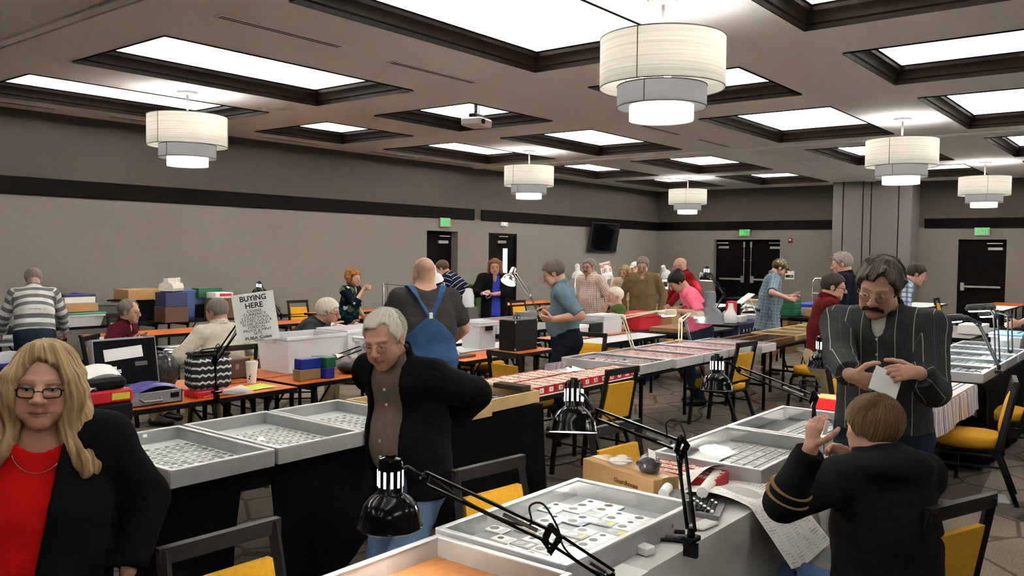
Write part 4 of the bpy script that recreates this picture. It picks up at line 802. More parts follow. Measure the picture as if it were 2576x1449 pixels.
# papers and trays on the left tables
for px, py, lb in ((20, 852, 'wrapped stack of sheets left of the striped shirt man'), (30, 868, 'second wrapped stack of sheets at the picture edge')):
    p = G(px, py, .75); bx('sheet_stack', lb, 'stack', (p[0], p[1], .752), .5, .25, .03, m_slabc, ch=.006)
p = G(185, 862, .76); bx('folder', 'dark folder on the table beside the striped shirt man', 'folder', (3.55, 10.1, .752), .5, .35, .02, m_brownb); bx('binder', 'blue binder with bubble wrap on the table beside the striped shirt man', 'binder', (3.75, 9.95, .752), .45, .28, .03, m_navy); bx('bubble_wrap_pack', 'pack in bubble wrap lying by the blue binder', 'pack', (4.05, 10.1, .752), .4, .28, .04, m_slabc, ch=.015)
for i, (px, py, w) in enumerate(((440, 872, .16), (455, 884, .3), (480, 868, .12), (498, 870, .1), (425, 880, .12))):
    p = G(px, py, .755); sheet('paper_sheet', ('white paper sheet, %s on the grey table before the maroon polo' % ('the back one', 'the widest one', 'the small right one', 'the rightmost one', 'the leftmost one')[i]), 'paper', (p[0], p[1], .756), w, .2 if i == 1 else .1, .2*i, m_paper, group='papers on the grey table')
# briefcase
m_bcase = mat('briefcase_silver', rgb(150, 152, 156), .4, .5); t = thing('briefcase', 'open silver briefcase with black lining on the orange table', 'briefcase', (2.92, 5.545, .752)); 
q = MB(); w, d, h = .46, .33, .09
for a, b2 in (((-w/2, -d/2, 0), (w/2, -d/2+.012, h)), ((-w/2, d/2-.012, 0), (w/2, d/2, h)), ((-w/2, -d/2, 0), (-w/2+.012, d/2, h)), ((w/2-.012, -d/2, 0), (w/2, d/2, h)), ((-w/2, -d/2, 0), (w/2, d/2, .01))): q.box2(a, b2, .002)
q.build('base', m_bcase, t); Rl = Matrix.Rotation(-.18, 3, 'X')
q = MB(); c = Vector((0, d/2+.02, h+.17)); q.box(c, (w, .06, .34), R=Rl, b=.01); ld = q.build('lid', m_bcase, t); q = MB(); q.box(c+Rl @ Vector((0, -.032, 0)), (w-.03, .004, .31), R=Rl); q.build('lining', m_black, ld)
q = MB(); q.box(c+Rl @ Vector((-.02, -.04, .06)), (.27, .006, .08), R=Rl @ Matrix.Rotation(-.06, 3, 'Y')); q.build('document', m_paper, ld); q = MB(); q.box(c+Rl @ Vector((.1, -.038, -.02)), (.09, .006, .03), R=Rl, b=.003); q.build('pen_loop', m_gry, ld)
q = MB(); q.box(c+Rl @ Vector((-.09, -.038, -.06)), (.03, .004, .07), R=Rl); q.box(c+Rl @ Vector((-.08, -.038, -.06)), (.07, .004, .025), R=Rl); q.build('paper_cross', m_paper, ld)
q = MB(); q.tube([(-.07, -d/2, .05), (-.06, -d/2-.035, .035), (.06, -d/2-.035, .035), (.07, -d/2, .05)], .009, 8); q.build('handle', m_bcase, t, 60)
for x in (-.17, .17): q = MB(); q.box((x, -d/2-.004, .055), (.06, .01, .035), b=.002); q.build('combination_lock', m_blk, t)
for x in (-.15, .15): q = MB(); q.box(c+Rl @ Vector((x, -.01, .175)), (.03, .03, .02), R=Rl); q.build('latch', m_chrome, ld)
q = MB(); q.grid(lambda u, v: (-.1+.34*u, -.1+.2*v+.03*u, .06+.05*math.sin(u*2.6)+.02*math.sin(v*7)), 10, 8); o = q.build('plastic_pouch', mat('violet_pouch', rgb(96, 92, 160), .2), None, 60); o.location = (2.92, 5.545, .752); tag(o, 'violet plastic pouch lying in the open briefcase', 'pouch')
# tower of red and black boxes beside the briefcase, things at the left edge
pt_ = D(243, 1000, 5.2); z0 = 0.
for k, (h, M, lb) in enumerate(((.5, m_blk, 'black case at the foot of the red and black stack'), (.24, m_red, 'lower red case of the stack beside the briefcase'), (.12, m_blk, 'black case between two red ones beside the briefcase'), (.085, m_red, 'red case with a yellow note at the top of the stack'))):
    t = bx('tool_case', lb, 'case', (pt_[0], pt_[1], z0), .32, .28, h-.004, M, ch=.012, group='stack of red and black cases'); z0 += h
    if 'yellow' in lb: q = MB(); q.box((.08, -.142, .042), (.11, .003, .04)); q.build('sticky_note', mat('yellow_note', rgb(216, 206, 60), .7), t)
t = bx('card_printer', 'black machine holding a white slip on the red and black stack', 'machine', (pt_[0]-.02, pt_[1]-.02, z0), .3, .22, .07, m_blk, ch=.02); q = MB(); q.grid(lambda u, v: (-.08+.2*u, -.09+.13*v, .075+.05*v+.02*math.sin(u*3)), 8, 6); q.build('paper_slip', m_paper, t, 60)
q = MB(); q.grid(lambda u, v: ((u-.5)*.18, (v-.5)*.16, .015+.04*math.sin(u*3.1)*math.sin(v*3.1)+.012*math.sin(u*17+v*9)), 12, 12); o = q.build('crumpled_bag', m_bagp, None, 40); o.location = (pt_[0]-.16, pt_[1]-.1, z0); tag(o, 'crumpled clear bag by the black machine on the red stack', 'bag')
t = thing('drink_bottle', 'drink bottle with a red cap in front of the briefcase lid', 'bottle', (2.70, 5.56, .762)); q = MB(); q.lathe([(0, 0), (.03, 0), (.032, .02), (.032, .15), (.012, .2), (.012, .215)], n=20); q.build('bottle_body', mat('dark_drink', (.03, .008, .008), .1), t, 40); q = MB(); q.cyl((0, 0, .212), (0, 0, .245), .018, n=18); q.build('cap', m_red, t)
p5 = D(15, 985, 5.9); t = bx('cardboard_box', 'cardboard box with printed side at the left picture edge', 'box', (p5[0], p5[1], .0), .5, .4, p5[2], m_cardb)
t = tote('storage_crate', 'royal blue crate holding clear plastic at the left picture edge', (p5[0]+.02, p5[1], p5[2]+.002), .34, .28, .21, m_roy)
q = MB(); q.sph((0, 0, .21), .1, 14, 10, (1.4, 1.0, .7)); q.build('clear_wrap', m_bagp, t, 60)
# zigzag bag and its neighbours
M = mat('zigzag_fabric', (.02, .02, .02), .8); N, Lk, B = nodes(M); nt = M.node_tree; tc = N.new('ShaderNodeTexCoord'); sx = N.new('ShaderNodeSeparateXYZ'); Lk.new(tc.outputs['Object'], sx.inputs[0])
def math_(nt, op, a, b=None):
    n = nt.nodes.new('ShaderNodeMath'); n.operation = op
    for i, v in enumerate((a, b)):
        if v is None: continue
        if isinstance(v, (int, float)): n.inputs[i].default_value = v
        else: nt.links.new(v, n.inputs[i])
    return n.outputs[0]
xy = math_(nt, 'ADD', sx.outputs[0], sx.outputs[1]); tri = math_(nt, 'PINGPONG', xy, .022); zz = math_(nt, 'ADD', sx.outputs[2], math_(nt, 'MULTIPLY', tri, .55)); fr = math_(nt, 'MODULO', zz, .052); st = math_(nt, 'LESS_THAN', fr, .015)
mx = N.new('ShaderNodeMixRGB'); Lk.new(st, mx.inputs[0]); mx.inputs[1].default_value = (.012, .012, .013, 1); mx.inputs[2].default_value = (.62, .62, .62, 1); Lk.new(mx.outputs[0], B.inputs['Base Color']); m_zig = M
pz = (3.42, 5.50, .80); t = thing('lunch_bag', 'black lunch bag with white zigzag stripes on the orange table', 'bag', pz); t.rotation_euler = (0, 0, -.15)
q = MB(); q.box((0, 0, .12), (.29, .19, .24), b=.03); q.box((0, 0, .235), (.26, .15, .05), b=.02); q.build('body', m_zig, t, 40); q = MB(); q.box((0, 0, .25), (.27, .17, .02), b=.009); q.build('zip_top', m_blk, t)
q = MB(); q.tube([(-.1, -.03, .25), (-.06, -.04, .285), (.04, -.04, .29), (.09, -.03, .25)], 0, flat=(.03, .008)); q.build('handle', m_blk, t, 60)
bx('red_box', 'flat red box under the zigzag bag', 'box', (3.37, 5.48, .752), .2, .18, .045, m_red)
p = G(573, 948, .75); t = bx('wooden_chest', 'brown wooden chest with a badge behind the zigzag bag', 'box', (3.97, 6.12, .752), .30, .24, .16, mat('chest_brown', rgb(78, 52, 40), .6, var=.2, vscale=10), ch=.008); q = MB(); q.box((.02, -.122, .1), (.03, .004, .04)); q.build('badge', m_steel, t)
for sx_ in (-.14, .14): q = MB(); q.box((sx_, -.119, .015), (.02, .006, .03)); q.build('corner_plate', m_steel, t)
bx('cardboard_box', 'small cardboard box behind the wooden chest', 'box', (4.2, 6.2, .752), .12, .2, .12, m_cardb2)
q = MB(); q.sph((0, 0, .13), .13, 20, 16, (.8, .75, 1.05))
for i, v in enumerate(q.v): q.v[i] = tuple(np.array(v)*(1+.06*math.sin(v[0]*70+v[2]*50)*math.cos(v[1]*60)))
o = q.build('wrapped_bundle', clear_mat('dark_wrap', (.05, .05, .05), .8, .12), None, 50); o.location = (3.36, 5.98, .752); tag(o, 'dark bundle in clear wrap left of the zigzag bag', 'bundle')
bx('storage_box', 'dark green box beside the wrapped bundle', 'box', (3.1, 6.05, .752), .2, .2, .2, m_grn)
p = G(633, 964, .75); t = thing('drink_cup', 'tall white foam cup with a straw on the orange table', 'cup', (p[0], p[1], .752)); q = MB(); q.lathe([(0, 0), (.034, 0), (.048, .155), (.051, .157), (.05, .163), (.045, .163)], n=24); q.build('cup_body', m_white, t, 40); q = MB(); q.lathe([(.049, .16), (.047, .17), (0, .171)], n=24); q.build('lid', m_milky, t); q = MB(); q.cyl((.005, 0, .168), (.012, 0, .215), .004, n=8); q.build('straw', m_milky, t)
q = MB()
for k in range(5): q.box((-.036+.004*k, -.023-.002*k, .04+.018*k), (.012, .003, .011), rz=-.9)
q.build('cup_print', m_blk, t)
sheet('note_paper', 'yellow-green paper sheet on the orange table beside the cup', 'paper', (3.84, 5.52, .756), .26, .2, .15, mat('lime_paper', rgb(196, 206, 84), .8)); sheet('plastic_sheet', 'clear plastic sleeve with a blue-grey card before the cup', 'sleeve', (3.52, 5.46, .757), .4, .22, -.1, m_bagp, .02); sheet('blue_card', 'blue-grey card inside the clear sleeve before the cup', 'card', (3.6, 5.46, .754), .24, .16, .1, mat('slate_card', rgb(92, 98, 112), .7))
# clear bins with the sign
tote('storage_bin', 'open clear bin right under the buying sign', (4.72, 6.12, .752), .62, .44, .31, m_clear, taper=.9, lip=m_milky); tote('storage_bin', 'open clear bin behind, in front of the reading man', (5.45, 6.18, .752), .66, .42, .32, m_clear, taper=.9, lip=m_milky)
tote('storage_bin', 'white translucent bin with a rounded side panel', (5.3, 5.7, .752), .44, .26, .26, m_milky, taper=.92, lid=m_milky); tote('storage_tote', 'dark navy tote half hidden by the walking man', (5.72, 5.62, .752), .34, .34, .30, mat('dark_navy', rgb(34, 36, 56), .5), taper=.8)
sg = thing('buying_sign', 'white buying here sign in a clear holder clipped to the black lamp arm', 'sign', (0, 0, 0)); ps = [D(643, 797, 5.75)]; c = Vector(ps[0]); sg.location = c
u = (Vector(D(700, 789, 5.78))-Vector(D(583, 806, 5.72))); u = Vector((u.x, u.y, u.z)).normalized(); upv = Vector((.03, .03, 1)).normalized(); nrm = u.cross(upv).normalized(); upv = nrm.cross(u); M3 = Matrix((u, upv, nrm)).transposed()
q = MB(); q.box((0, 0, 0), (.275, .328, .004), R=M3); q.build('sheet', m_paper, sg); q = MB(); q.box(-nrm*.006, (.297, .345, .003), R=M3); q.build('holder', m_glass, sg); m_ink = mat('ink_black', (.01, .01, .01), .7)
for y, s, tx, bold, sxx in ((.155, .062, 'BUYING', True, .95), (.095, .062, 'HERE', True, 1.), (.05, .032, 'COINS.', False, 1.25), (.022, .032, 'CURRENCY,', False, 1.1), (-.006, .03, 'COLLECTIONS,', False, 1.1), (-.032, .03, 'ESTATES, GOLD &', False, 1.05), (-.058, .03, 'SILVER, JEWELRY,', False, 1.), (-.084, .03, 'FOREIGN.', False, 1.1), (-.110, .03, 'PROOF & MINT', False, 1.1), (-.136, .03, 'SETS', False, 1.1), (-.172, .034, 'FUBA Coins', True, 1.25), (-.192, .014, 'Always Buying', True, 1.)):
    add_text(tx, s*.82, frame(u*0.0+upv*y*.82+nrm*.003, u, upv), m_ink, sg, bold, sxx)
q = MB(); q.box(upv*.15-nrm*.03, (.03, .03, .06), R=M3); q.build('clip', m_blk, sg)
t = thing('coin_roll_box', 'blue and gold boxes, gold one below', 'box', (4.42, 5.55, .752)); bx0 = t
COL.objects.unlink(t); bpy.data.objects.remove(t)
bx('slab_box', 'gold slab box on the orange table, under the blue one', 'box', (4.36, 5.58, .752), .21, .1, .085, m_goldb); bx('slab_box', 'royal blue slab box standing on the gold one', 'box', (4.37, 5.58, .838), .2, .1, .085, m_roy); bx('slab_box', 'royal blue slab box behind, beside the gold one', 'box', (4.52, 5.58, .752), .09, .2, .085, m_roy); bx('slab_box', 'dark green slab box on the blue ones', 'box', (4.53, 5.58, .838), .1, .2, .085, m_grn)
t = thing('shoulder_bag', 'soft black bag slumped on the orange table behind the walking man', 'bag', (4.86, 5.6, .752)); q = MB(); q.sph((0, 0, .055), .1, 20, 12, (1.5, 1.1, .6)); 
for i, v in enumerate(q.v): q.v[i] = (v[0], v[1], max(.0, v[2]*(1+.12*math.sin(v[0]*40))))
q.build('body', mat('bag_leather', (.012, .012, .012), .4), t, 50); q = MB(); q.tube([(.12, -.05, .06), (.2, -.12, .02), (.16, -.2, .004), (.0, -.215, -.02), (-.04, -.21, -.14), (.08, -.2, -.2), (.22, -.18, -.12)], 0, flat=(.018, .004)); q.build('strap', m_blk, t)
sheet('paper_sheet', 'white paper leaning on the black shoulder bag', 'paper', (4.98, 5.82, .86), .2, .14, -.4, m_paper, .05)
def bag(label, loc, sx, sy, sz, M, seed=0, name='plastic_bag'):
    q = MB(); q.sph((0, 0, .5), .5, 28, 18); rr = np.random.RandomState(seed); kx = rr.uniform(5, 16, (8, 3)); ph = rr.uniform(0, 6, 8)
    for i, v in enumerate(q.v):
        a = np.array(v)-np.array([0, 0, .5]); f = 1+.09*sum(math.sin(kx[j] @ a+ph[j]) for j in range(8))/2.2; a = a*f; a[2] = max(a[2], -.46); q.v[i] = (a[0]*sx, a[1]*sy, (a[2]+.46)*sz)
    o = q.build(name, M, None, 35); o.location = loc; return tag(o, label, 'bag')
bag('white plastic bag on the floor under the orange tables', (5.2, 5.6, .002), .5, .35, .26, m_milky, 1); bag('second white plastic bag on the floor behind the walking man', (4.75, 5.95, .002), .35, .3, .2, m_milky, 2)
# behind the overalls man
t = bx('instrument_case', 'tall black carrying case with two rings on the narrow orange table', 'case', (7.25, 5.66, .752), .40, .22, .33, m_blk, ch=.006)
for x in (-.06, .0): q = MB(); q.tube([(x+.025*math.cos(a), 0, .348+.025*math.sin(a)) for a in np.linspace(0, 6.28, 14, endpoint=False)], .004, 6, True); q.build('ring', m_blk, t)
for x in (-.19, .19):
    for z in (.02, .31): q = MB(); q.box((x, -.108, z), (.025, .012, .025), b=.003); q.build('corner_cap', m_chrome, t)
_ub = tote('storage_box', 'upright clear box with a black latch left of the tall black case', (7.1, 6.1, .752), .28, .26, .27, m_milky, taper=.95, lid=m_milky, cat='box'); q = MB(); q.box((-.0, -.15, .22), (.12, .02, .05), b=.006); q.build('latch', m_blk, _ub)
t = thing('watch_case', 'flat black case with a small clear cube on the narrow orange table', 'case', (6.25, 5.72, .752)); q = MB(); q.box((0, 0, .012), (.42, .28, .024), b=.004); q.build('body', m_brownb, t); q = MB(); q.box((.0, .15, .05), (.42, .012, .1), R=Matrix.Rotation(-.9, 3, 'X')); q.build('lid', m_blk, t); 
t = thing('clear_cube', 'small clear cube with a yellow lid on the flat black case', 'box', (6.27, 5.68, .777)); q = MB(); q.box((0, 0, .02), (.05, .05, .04), b=.003); q.build('cube', m_milky, t); q = MB(); q.box((0, 0, .043), (.04, .04, .006)); q.build('lid', mat('yellow_lid', rgb(220, 210, 60), .5), t)
t = thing('note_box', 'little box of banknote sleeves behind the red coin boxes', 'box', (5.95, 4.24, .752)); q = MB(); q.box((0, 0, .025), (.26, .08, .05), b=.003); q.build('tray', m_milky, t)
for k in range(6): q = MB(); q.box((-.1+.04*k, 0, .06), (.002, .075, .09), R=Matrix.Rotation(.15+.03*k, 3, 'Y')); q.build('banknote', mat('banknote_%d' % (k % 2), rgb(*((150, 130, 150), (176, 170, 160))[k % 2]), .7), t)
# red coin boxes
m_rbox = mat('red_box_board', rgb(186, 26, 38), .5); m_cards = mat('card_edges', rgb(214, 206, 188), .8, var=.12, vscale=90)
def coin_box(label, x, y, w, d, h, num, z=.752, rz=0., ends=True):
    t = thing('coin_box', label, 'coin box', (x, y, z), rz, 'red coin boxes'); q = MB(); th = .004; a, b = w/2, d/2
    for lo, hi in (((-a, -b, 0), (-a+th, b, h)), ((a-th, -b, 0), (a, b, h)), ((-a+th, -b, 0), (a-th, -b+th, h)), ((-a+th, b-th, 0), (a-th, b, h)), ((-th/2, -b+th, 0), (th/2, b-th, h*.96)), ((-a+th, -b+th, 0), (a-th, b-th, th))): q.box2(lo, hi)
    q.build('box', m_rbox, t)
    for s in (-1, 1):
        q = MB(); n = int((d-.02)/.0075)
        for k in range(n): q.box((s*a/2, -b+.012+k*.0075, h*.47+random.uniform(-.002, .003)), (a-.007, .0070, h*.96))
        o = q.build('card_row', m_cards, t); o['kind'] = 'stuff'
    if num:
        q = MB(); q.box((0, -b-.0008, h*.5), (.05, .0014, .035)); q.build('label', m_card, t); add_text(num, .024, frame((0, -b-.0018, h*.5), (1, 0, 0), (0, 0, 1)), m_ink, t, True)
    return t
nw = 'first second third fourth fifth sixth seventh eighth ninth tenth eleventh twelfth thirteenth'.split()
for i in range(13): coin_box('red coin box of white cards, %s from the pine case in the front row' % nw[i], 4.91+.122*i, 3.845, .118, .28, .062, str(i+1))
for i in range(8): coin_box('red coin box of white cards, %s from the pine case in the back row' % nw[i], 4.86+.122*i, 4.135, .118, .28, .062, '')
for i, (x, y, rz) in enumerate(((5.98, 4.12, .2), (6.1, 4.06, -.1), (6.2, 4.16, .5), (6.05, 4.18, 0))): sheet('paper_sheet', 'loose white paper, %s beside the back row of red boxes' % ('leftmost', 'lowest', 'rightmost folded', 'upper')[i], 'paper', (x, y, .76+.006*i), .2, .14, rz, m_paper, .02, group='papers by the red boxes')
for i in range(3): coin_box('long red coin box of plastic holders, %s from the cardboard box' % nw[i], 3.48+.066*i-.03, 1.76+.01*i, .062, .36, .07, '')
# goods on the further tables
def put(px, py, z=.752): p = G(px, py, z); return (p[0], p[1], z)
lidbox('plastic_tub', 'small clear tub with a blue lid behind the checked shirt man', 'tub', (8.75, 5.95, .752), .30, .22, .16, m_milky, m_white); bx('blue_box', 'bright blue lid on the small clear tub', 'box', (8.75, 5.95, .92), .16, .08, .02, m_blid)
tote('plastic_tub', 'clear square tub beside the red lidded tub', (9.55, 6.05, .752), .46, .34, .22, m_milky, lid=m_milky, taper=.95, cat='tub'); tote('plastic_tub', 'low tub with a big red lid before the pink shirt', (10.55, 6.1, .752), .66, .46, .2, m_redl, lid=m_redl, taper=.9, cat='tub')
bx('cardboard_box', 'cardboard box under the hands of the woman in pink', 'box', (11.3, 6.0, .76), .4, .3, .19, m_cardb, tape=m_tape); bx('cardboard_box', 'open cardboard box behind the red lidded tub', 'box', (11.9, 6.6, .76), .46, .3, .2, m_cardb)
bx('flat_tray', 'flat brown tray box with things on top right of the clear tub', 'box', (10.55, 5.45, .76), .8, .46, .06, m_cardb2); bx('blue_box', 'dark blue box lying on the flat brown tray', 'box', (10.6, 5.3, .822), .28, .14, .075, m_navy); sheet('paper_sheet', 'white paper beside the dark blue box', 'paper', (10.95, 5.3, .826), .2, .12, .1, m_paper)
bx('black_box', 'low black box behind the small clear tub', 'box', (9.1, 5.98, .752), .3, .26, .17, m_blk)
# starred cloth
M = mat('star_cloth', rgb(22, 28, 70), .85); m_star = M
cloth('star_cloth', 'navy cloth with white stars hanging over the table before the capped man', 12.2, 13.6, 5.3, 6.05, .75, (.34, 0, .2, 0), M)
sc_ = COL.objects['star_cloth']
for k in range(6):
    q = MB(); pts = []
    for a in range(10): r = .035 if a % 2 == 0 else .014; pts.append((r*math.sin(a*math.pi/5), r*math.cos(a*math.pi/5)))
    q.prism(pts, 0, .002, R=Matrix(((1, 0, 0), (0, 0, -1), (0, 1, 0))), c=(-.62+.12*k, -.425, .66)); q.build('star', m_card, sc_)
bx('red_binder', 'bright red upright bag on the starred cloth table', 'bag', (12.95, 5.75, .76), .2, .1, .30, m_red); bx('black_folder', 'black folder leaning behind the red bag', 'folder', (13.12, 5.8, .76), .06, .24, .26, m_blk)
t = thing('spray_jug', 'white plastic jug on the starred cloth', 'jug', (12.35, 5.5, .76)); q = MB(); q.lathe([(0, 0), (.1, 0), (.105, .06), (.09, .14), (.05, .2), (.035, .26), (.04, .3), (0, .3)], n=20); q.build('body', m_white, t, 50); q = MB(); q.tube([(.06, 0, .17), (.12, 0, .2), (.09, 0, .27), (.035, 0, .27)], .012, 8); q.build('handle', m_white, t, 60)
bx('white_box', 'low white box in front of the plastic jug', 'box', (12.6, 5.45, .76), .22, .14, .1, m_white); bag('silver foil bag heaped on the table of sleeves', (13.85, 5.85, .76), .3, .25, .2, m_silver2, 5, 'foil_bag')
for i in range(4): bx('sleeve_stack', 'dark stack of sleeves, %s on the table behind the capped man' % nw[i], 'stack', (13.76+.15*i, 5.45+.14*(i % 2), .76), .14, .13, .03+.01*i, mat('dark_sleeve', rgb(58, 56, 58), .4), group='stacks of sleeves')
lidbox('wooden_crate', 'pale box with a wooden rim left of the capped man', 'box', (14.2, 5.86, .752), .28, .3, .28, mat('pale_board', rgb(176, 176, 172), .7), m_pine)
for k in range(3): bx('green_crate', 'green crate, %s of the stack behind the capped man' % ('lowest', 'middle', 'topmost')[k], 'crate', (14.72, 5.46, .752+.115*k), .34, .3, .112, m_grn, ch=.008, group='green crates')
for k in range(3): lidbox('storage_bin', 'clear bin with a bright blue lid, %s of the row by the green crates' % nw[k], 'bin', (15.1+.42*k, 5.3, .752), .4, .36, .2, clear_mat('pale_blue_clear', (.5, .56, .75), .8, .3), m_blid, lh=.05, group='blue lidded bins')
bx('cardboard_box', 'open cardboard box in front of the blue lidded bins', 'box', (14.9, 5.1, .752), .3, .24, .14, m_cardb); bx('cardboard_box', 'brown box behind the blue lidded bins', 'box', (15.7, 5.9, .0), .5, .3, 1.06, m_cardb2)
t = thing('hand_truck', 'chrome hand truck standing by the partition pocket', 'cart', (*D(2068, 720, 18.3)[:2], 0)); q = MB(); q.tube([(0, .2, .2), (0, .2, 1.25), (0, .15, 1.32), (0, -.15, 1.32), (0, -.2, 1.25), (0, -.2, .2)], .016, 8); q.build('frame', m_chrome, t, 60); q = MB(); q.tube([(0, .2, 1.0), (0, -.2, 1.0)], .012, 8); q.tube([(0, .2, .6), (0, -.2, .6)], .012, 8); q.build('rung', m_chrome, t)
for s in (-1, 1): q = MB(); q.cyl((0, .2*s, .11), (0, .24*s, .11), .11, n=20); q.build('wheel', m_rub, t)
q = MB(); q.box((-.12, 0, .02), (.26, .42, .01)); q.build('toe_plate', m_chrome, t)
t = thing('walker_cart', 'folding cart with black curved handles before the tan shirt man', 'cart', (*D(1642, 750, 12.4)[:2], 0), -.9)
for s in (-1, 1):
    q = MB(); q.tube([(.0, .22*s, .12), (0, .22*s, .78), (-.03, .22*s, .86)], .016, 8); q.build('post', m_chrome, t, 60); q = MB(); q.tube([(-.03, .22*s, .86), (-.08, .22*s, .93), (-.24, .22*s, .97)], .02, 8); q.build('handle', m_blk, t, 60); q = MB(); q.cyl((0, .22*s-.02, .09), (0, .22*s+.02, .09), .09, n=16); q.build('wheel', m_rub, t)
q = MB(); q.tube([(0, -.22, .5), (0, .22, .5)], .012, 8); q.build('crossbar', m_chrome, t)
# behind: green tote, cart of the curly haired woman, sleeves
p = D(1198, 755, 14.0); tote('storage_tote', 'olive green tote beside the bending man in navy stripes', (p[0], p[1], .8), .46, .4, p[2]+.26-.8, m_olive); bx('cardboard_box', 'box under the olive green tote', 'box', (p[0], p[1], 0), .46, .4, .797, m_brownb); 
t = thing('white_jug', 'white jug in front of the olive green tote', 'jug', (*D(1178, 755, 12.9)[:2], .972)); q = MB(); q.lathe([(0, 0), (.09, 0), (.09, .18), (.05, .24), (.04, .28), (0, .28)], n=18); q.build('body', m_milky, t, 50); q = MB(); q.tube([(.05, 0, .2), (.1, 0, .2), (.08, 0, .26), (.03, 0, .27)], .012, 8); q.build('handle', m_milky, t)
for i in range(7): bx('sleeve_stack', 'stack of clear sleeved notes, %s from the dark cardigan woman' % nw[i], 'stack', (11.25+.22*i, 8.28+.03*(i % 3), .752), .19, .3, .05+.012*(i % 3), m_slabc, ch=.006, group='stacks of sleeved notes')
t = thing('flat_cart', 'luggage cart with chrome posts pushed by the curly-haired woman', 'cart', (8.42, 8.42, 0), -.9); q = MB(); q.box((.0, 0, .16), (.84, .5, .04), b=.006); q.build('deck', m_gry, t)
for x in (-.4, .4):
    q = MB(); q.tube([(x, -.22, .18), (x, -.22, 1.36), (x, .22, 1.36), (x, .22, .18)], .014, 8); q.build('post', m_chrome, t, 60)
q = MB(); q.tube([(-.4, -.22, 1.36), (.4, -.22, 1.30)], .012, 8); q.build('top_rail', m_chrome, t)
for x in (-.5, .5):
    for y in (-.2, .2): q = MB(); q.cyl((x*.7, y-.02, .07), (x*.7, y+.02, .07), .07, n=14); q.build('wheel', m_rub, t)
bx('cardboard_box', 'box at the bottom of the luggage cart', 'box', (8.42, 8.42, .182), .7, .36, .5, m_cardb2); tote('storage_tote', 'blue tote on top of the luggage cart', (8.35, 8.51, .684), .42, .34, .42, m_navy, rz=-.9); bag('grey crumpled jacket on the luggage cart', (8.62, 8.15, .684), .26, .26, .26, mat('grey_cloth', rgb(92, 92, 92), .9), 8, 'jacket_bundle')
for k, (x, lb) in enumerate(((10.5, 'red box on the table left of the overalls man'), (10.9, 'pink and red box on the same table left of the overalls man'))): bx('red_box', lb, 'box', (x, 10.35, .752), .28, .2, .14+.03*k, m_red)
bx('water_pack', 'clear bottle pack at the table beside the curly-haired woman', 'bottle', (8.75, 10.3, .752), .1, .1, .24, m_milky)
# near white cloth things
cb = thing('cardboard_box', 'taped cardboard box printed Guardhouse on the near white cloth', 'box', (3.2, 1.86, .754)); cb.rotation_euler = (0, 0, 1.2); pa, pb = G(1492, 1183, .80), G(1672, 1222, .80)
cb.location = (3.24, 1.90, .754); q = MB(); L_, Wd = .46, .15; q.box((0, 0, .055), (L_, Wd, .11), b=.003); q.build('body', m_cardb, cb); q = MB(); q.box((0, 0, .056), (L_+.002, .05, .1125)); q.build('tape', m_tape, cb); q = MB(); q.box((-.02, 0, .1105), (.07, .05, .001)); q.build('label', m_card, cb)
cb.rotation_euler = (0, 0, -1.86)
add_text('Guardhouse', .03, frame((.06, -Wd/2-.001, .06), (1, 0, 0), (0, 0, 1)), mat('box_print', rgb(88, 56, 34), .8), cb, True)
bag('dark small bag in clear wrap with a white tag on the cardboard box', (3.2, 1.78, .866), .11, .1, .08, clear_mat('dark_bag', (.08, .08, .09), .85, .15), 11, 'coin_bag'); q = MB(); q.box((0, 0, 0), (.05, .035, .001)); o = q.build('price_tag', m_card); o.location = (3.17, 1.75, .955); o.rotation_euler = (.5, -.5, .6); tag(o, 'white tag stuck on the wrapped bag', 'tag')
bag('crumpled clear wrap on top of the cardboard box', (3.25, 1.95, .866), .13, .1, .035, m_bagp, 12, 'plastic_wrap')
# calculator
t = thing('calculator', 'grey printing desk calculator on the near white cloth', 'calculator', (3.16, 1.56, .754)); t.rotation_euler = (0, 0, -1.25); m_calc = mat('calculator_grey', rgb(120, 122, 124), .5)
q = MB(); q.prism([(-.15, 0), (.12, 0), (.125, .018), (-.02, .03), (-.055, .055), (-.12, .06), (-.15, .04)], -.1, .1, R=Matrix(((1, 0, 0), (0, 0, -1), (0, 1, 0)))); q.build('body', m_calc, t); Rk = Matrix.Rotation(.08, 3, 'Y')
for i in range(6):
    for j in range(7): q = MB(); q.box((.004+.018*i, -.075+.025*j, .034-.0012*i), (.012, .019, .009), R=Rk, b=.002); q.build('key', m_blk if (i+j) % 5 else m_card, t)
q = MB(); q.box((-.036, .02, .047), (.045, .12, .004), R=Matrix.Rotation(.62, 3, 'Y')); q.build('display', mat('lcd_green', rgb(120, 136, 120), .2), t); q = MB(); q.cyl((-.105, -.05, .07), (-.105, .05, .07), .022, n=18); q.build('paper_roll', m_paper, t)
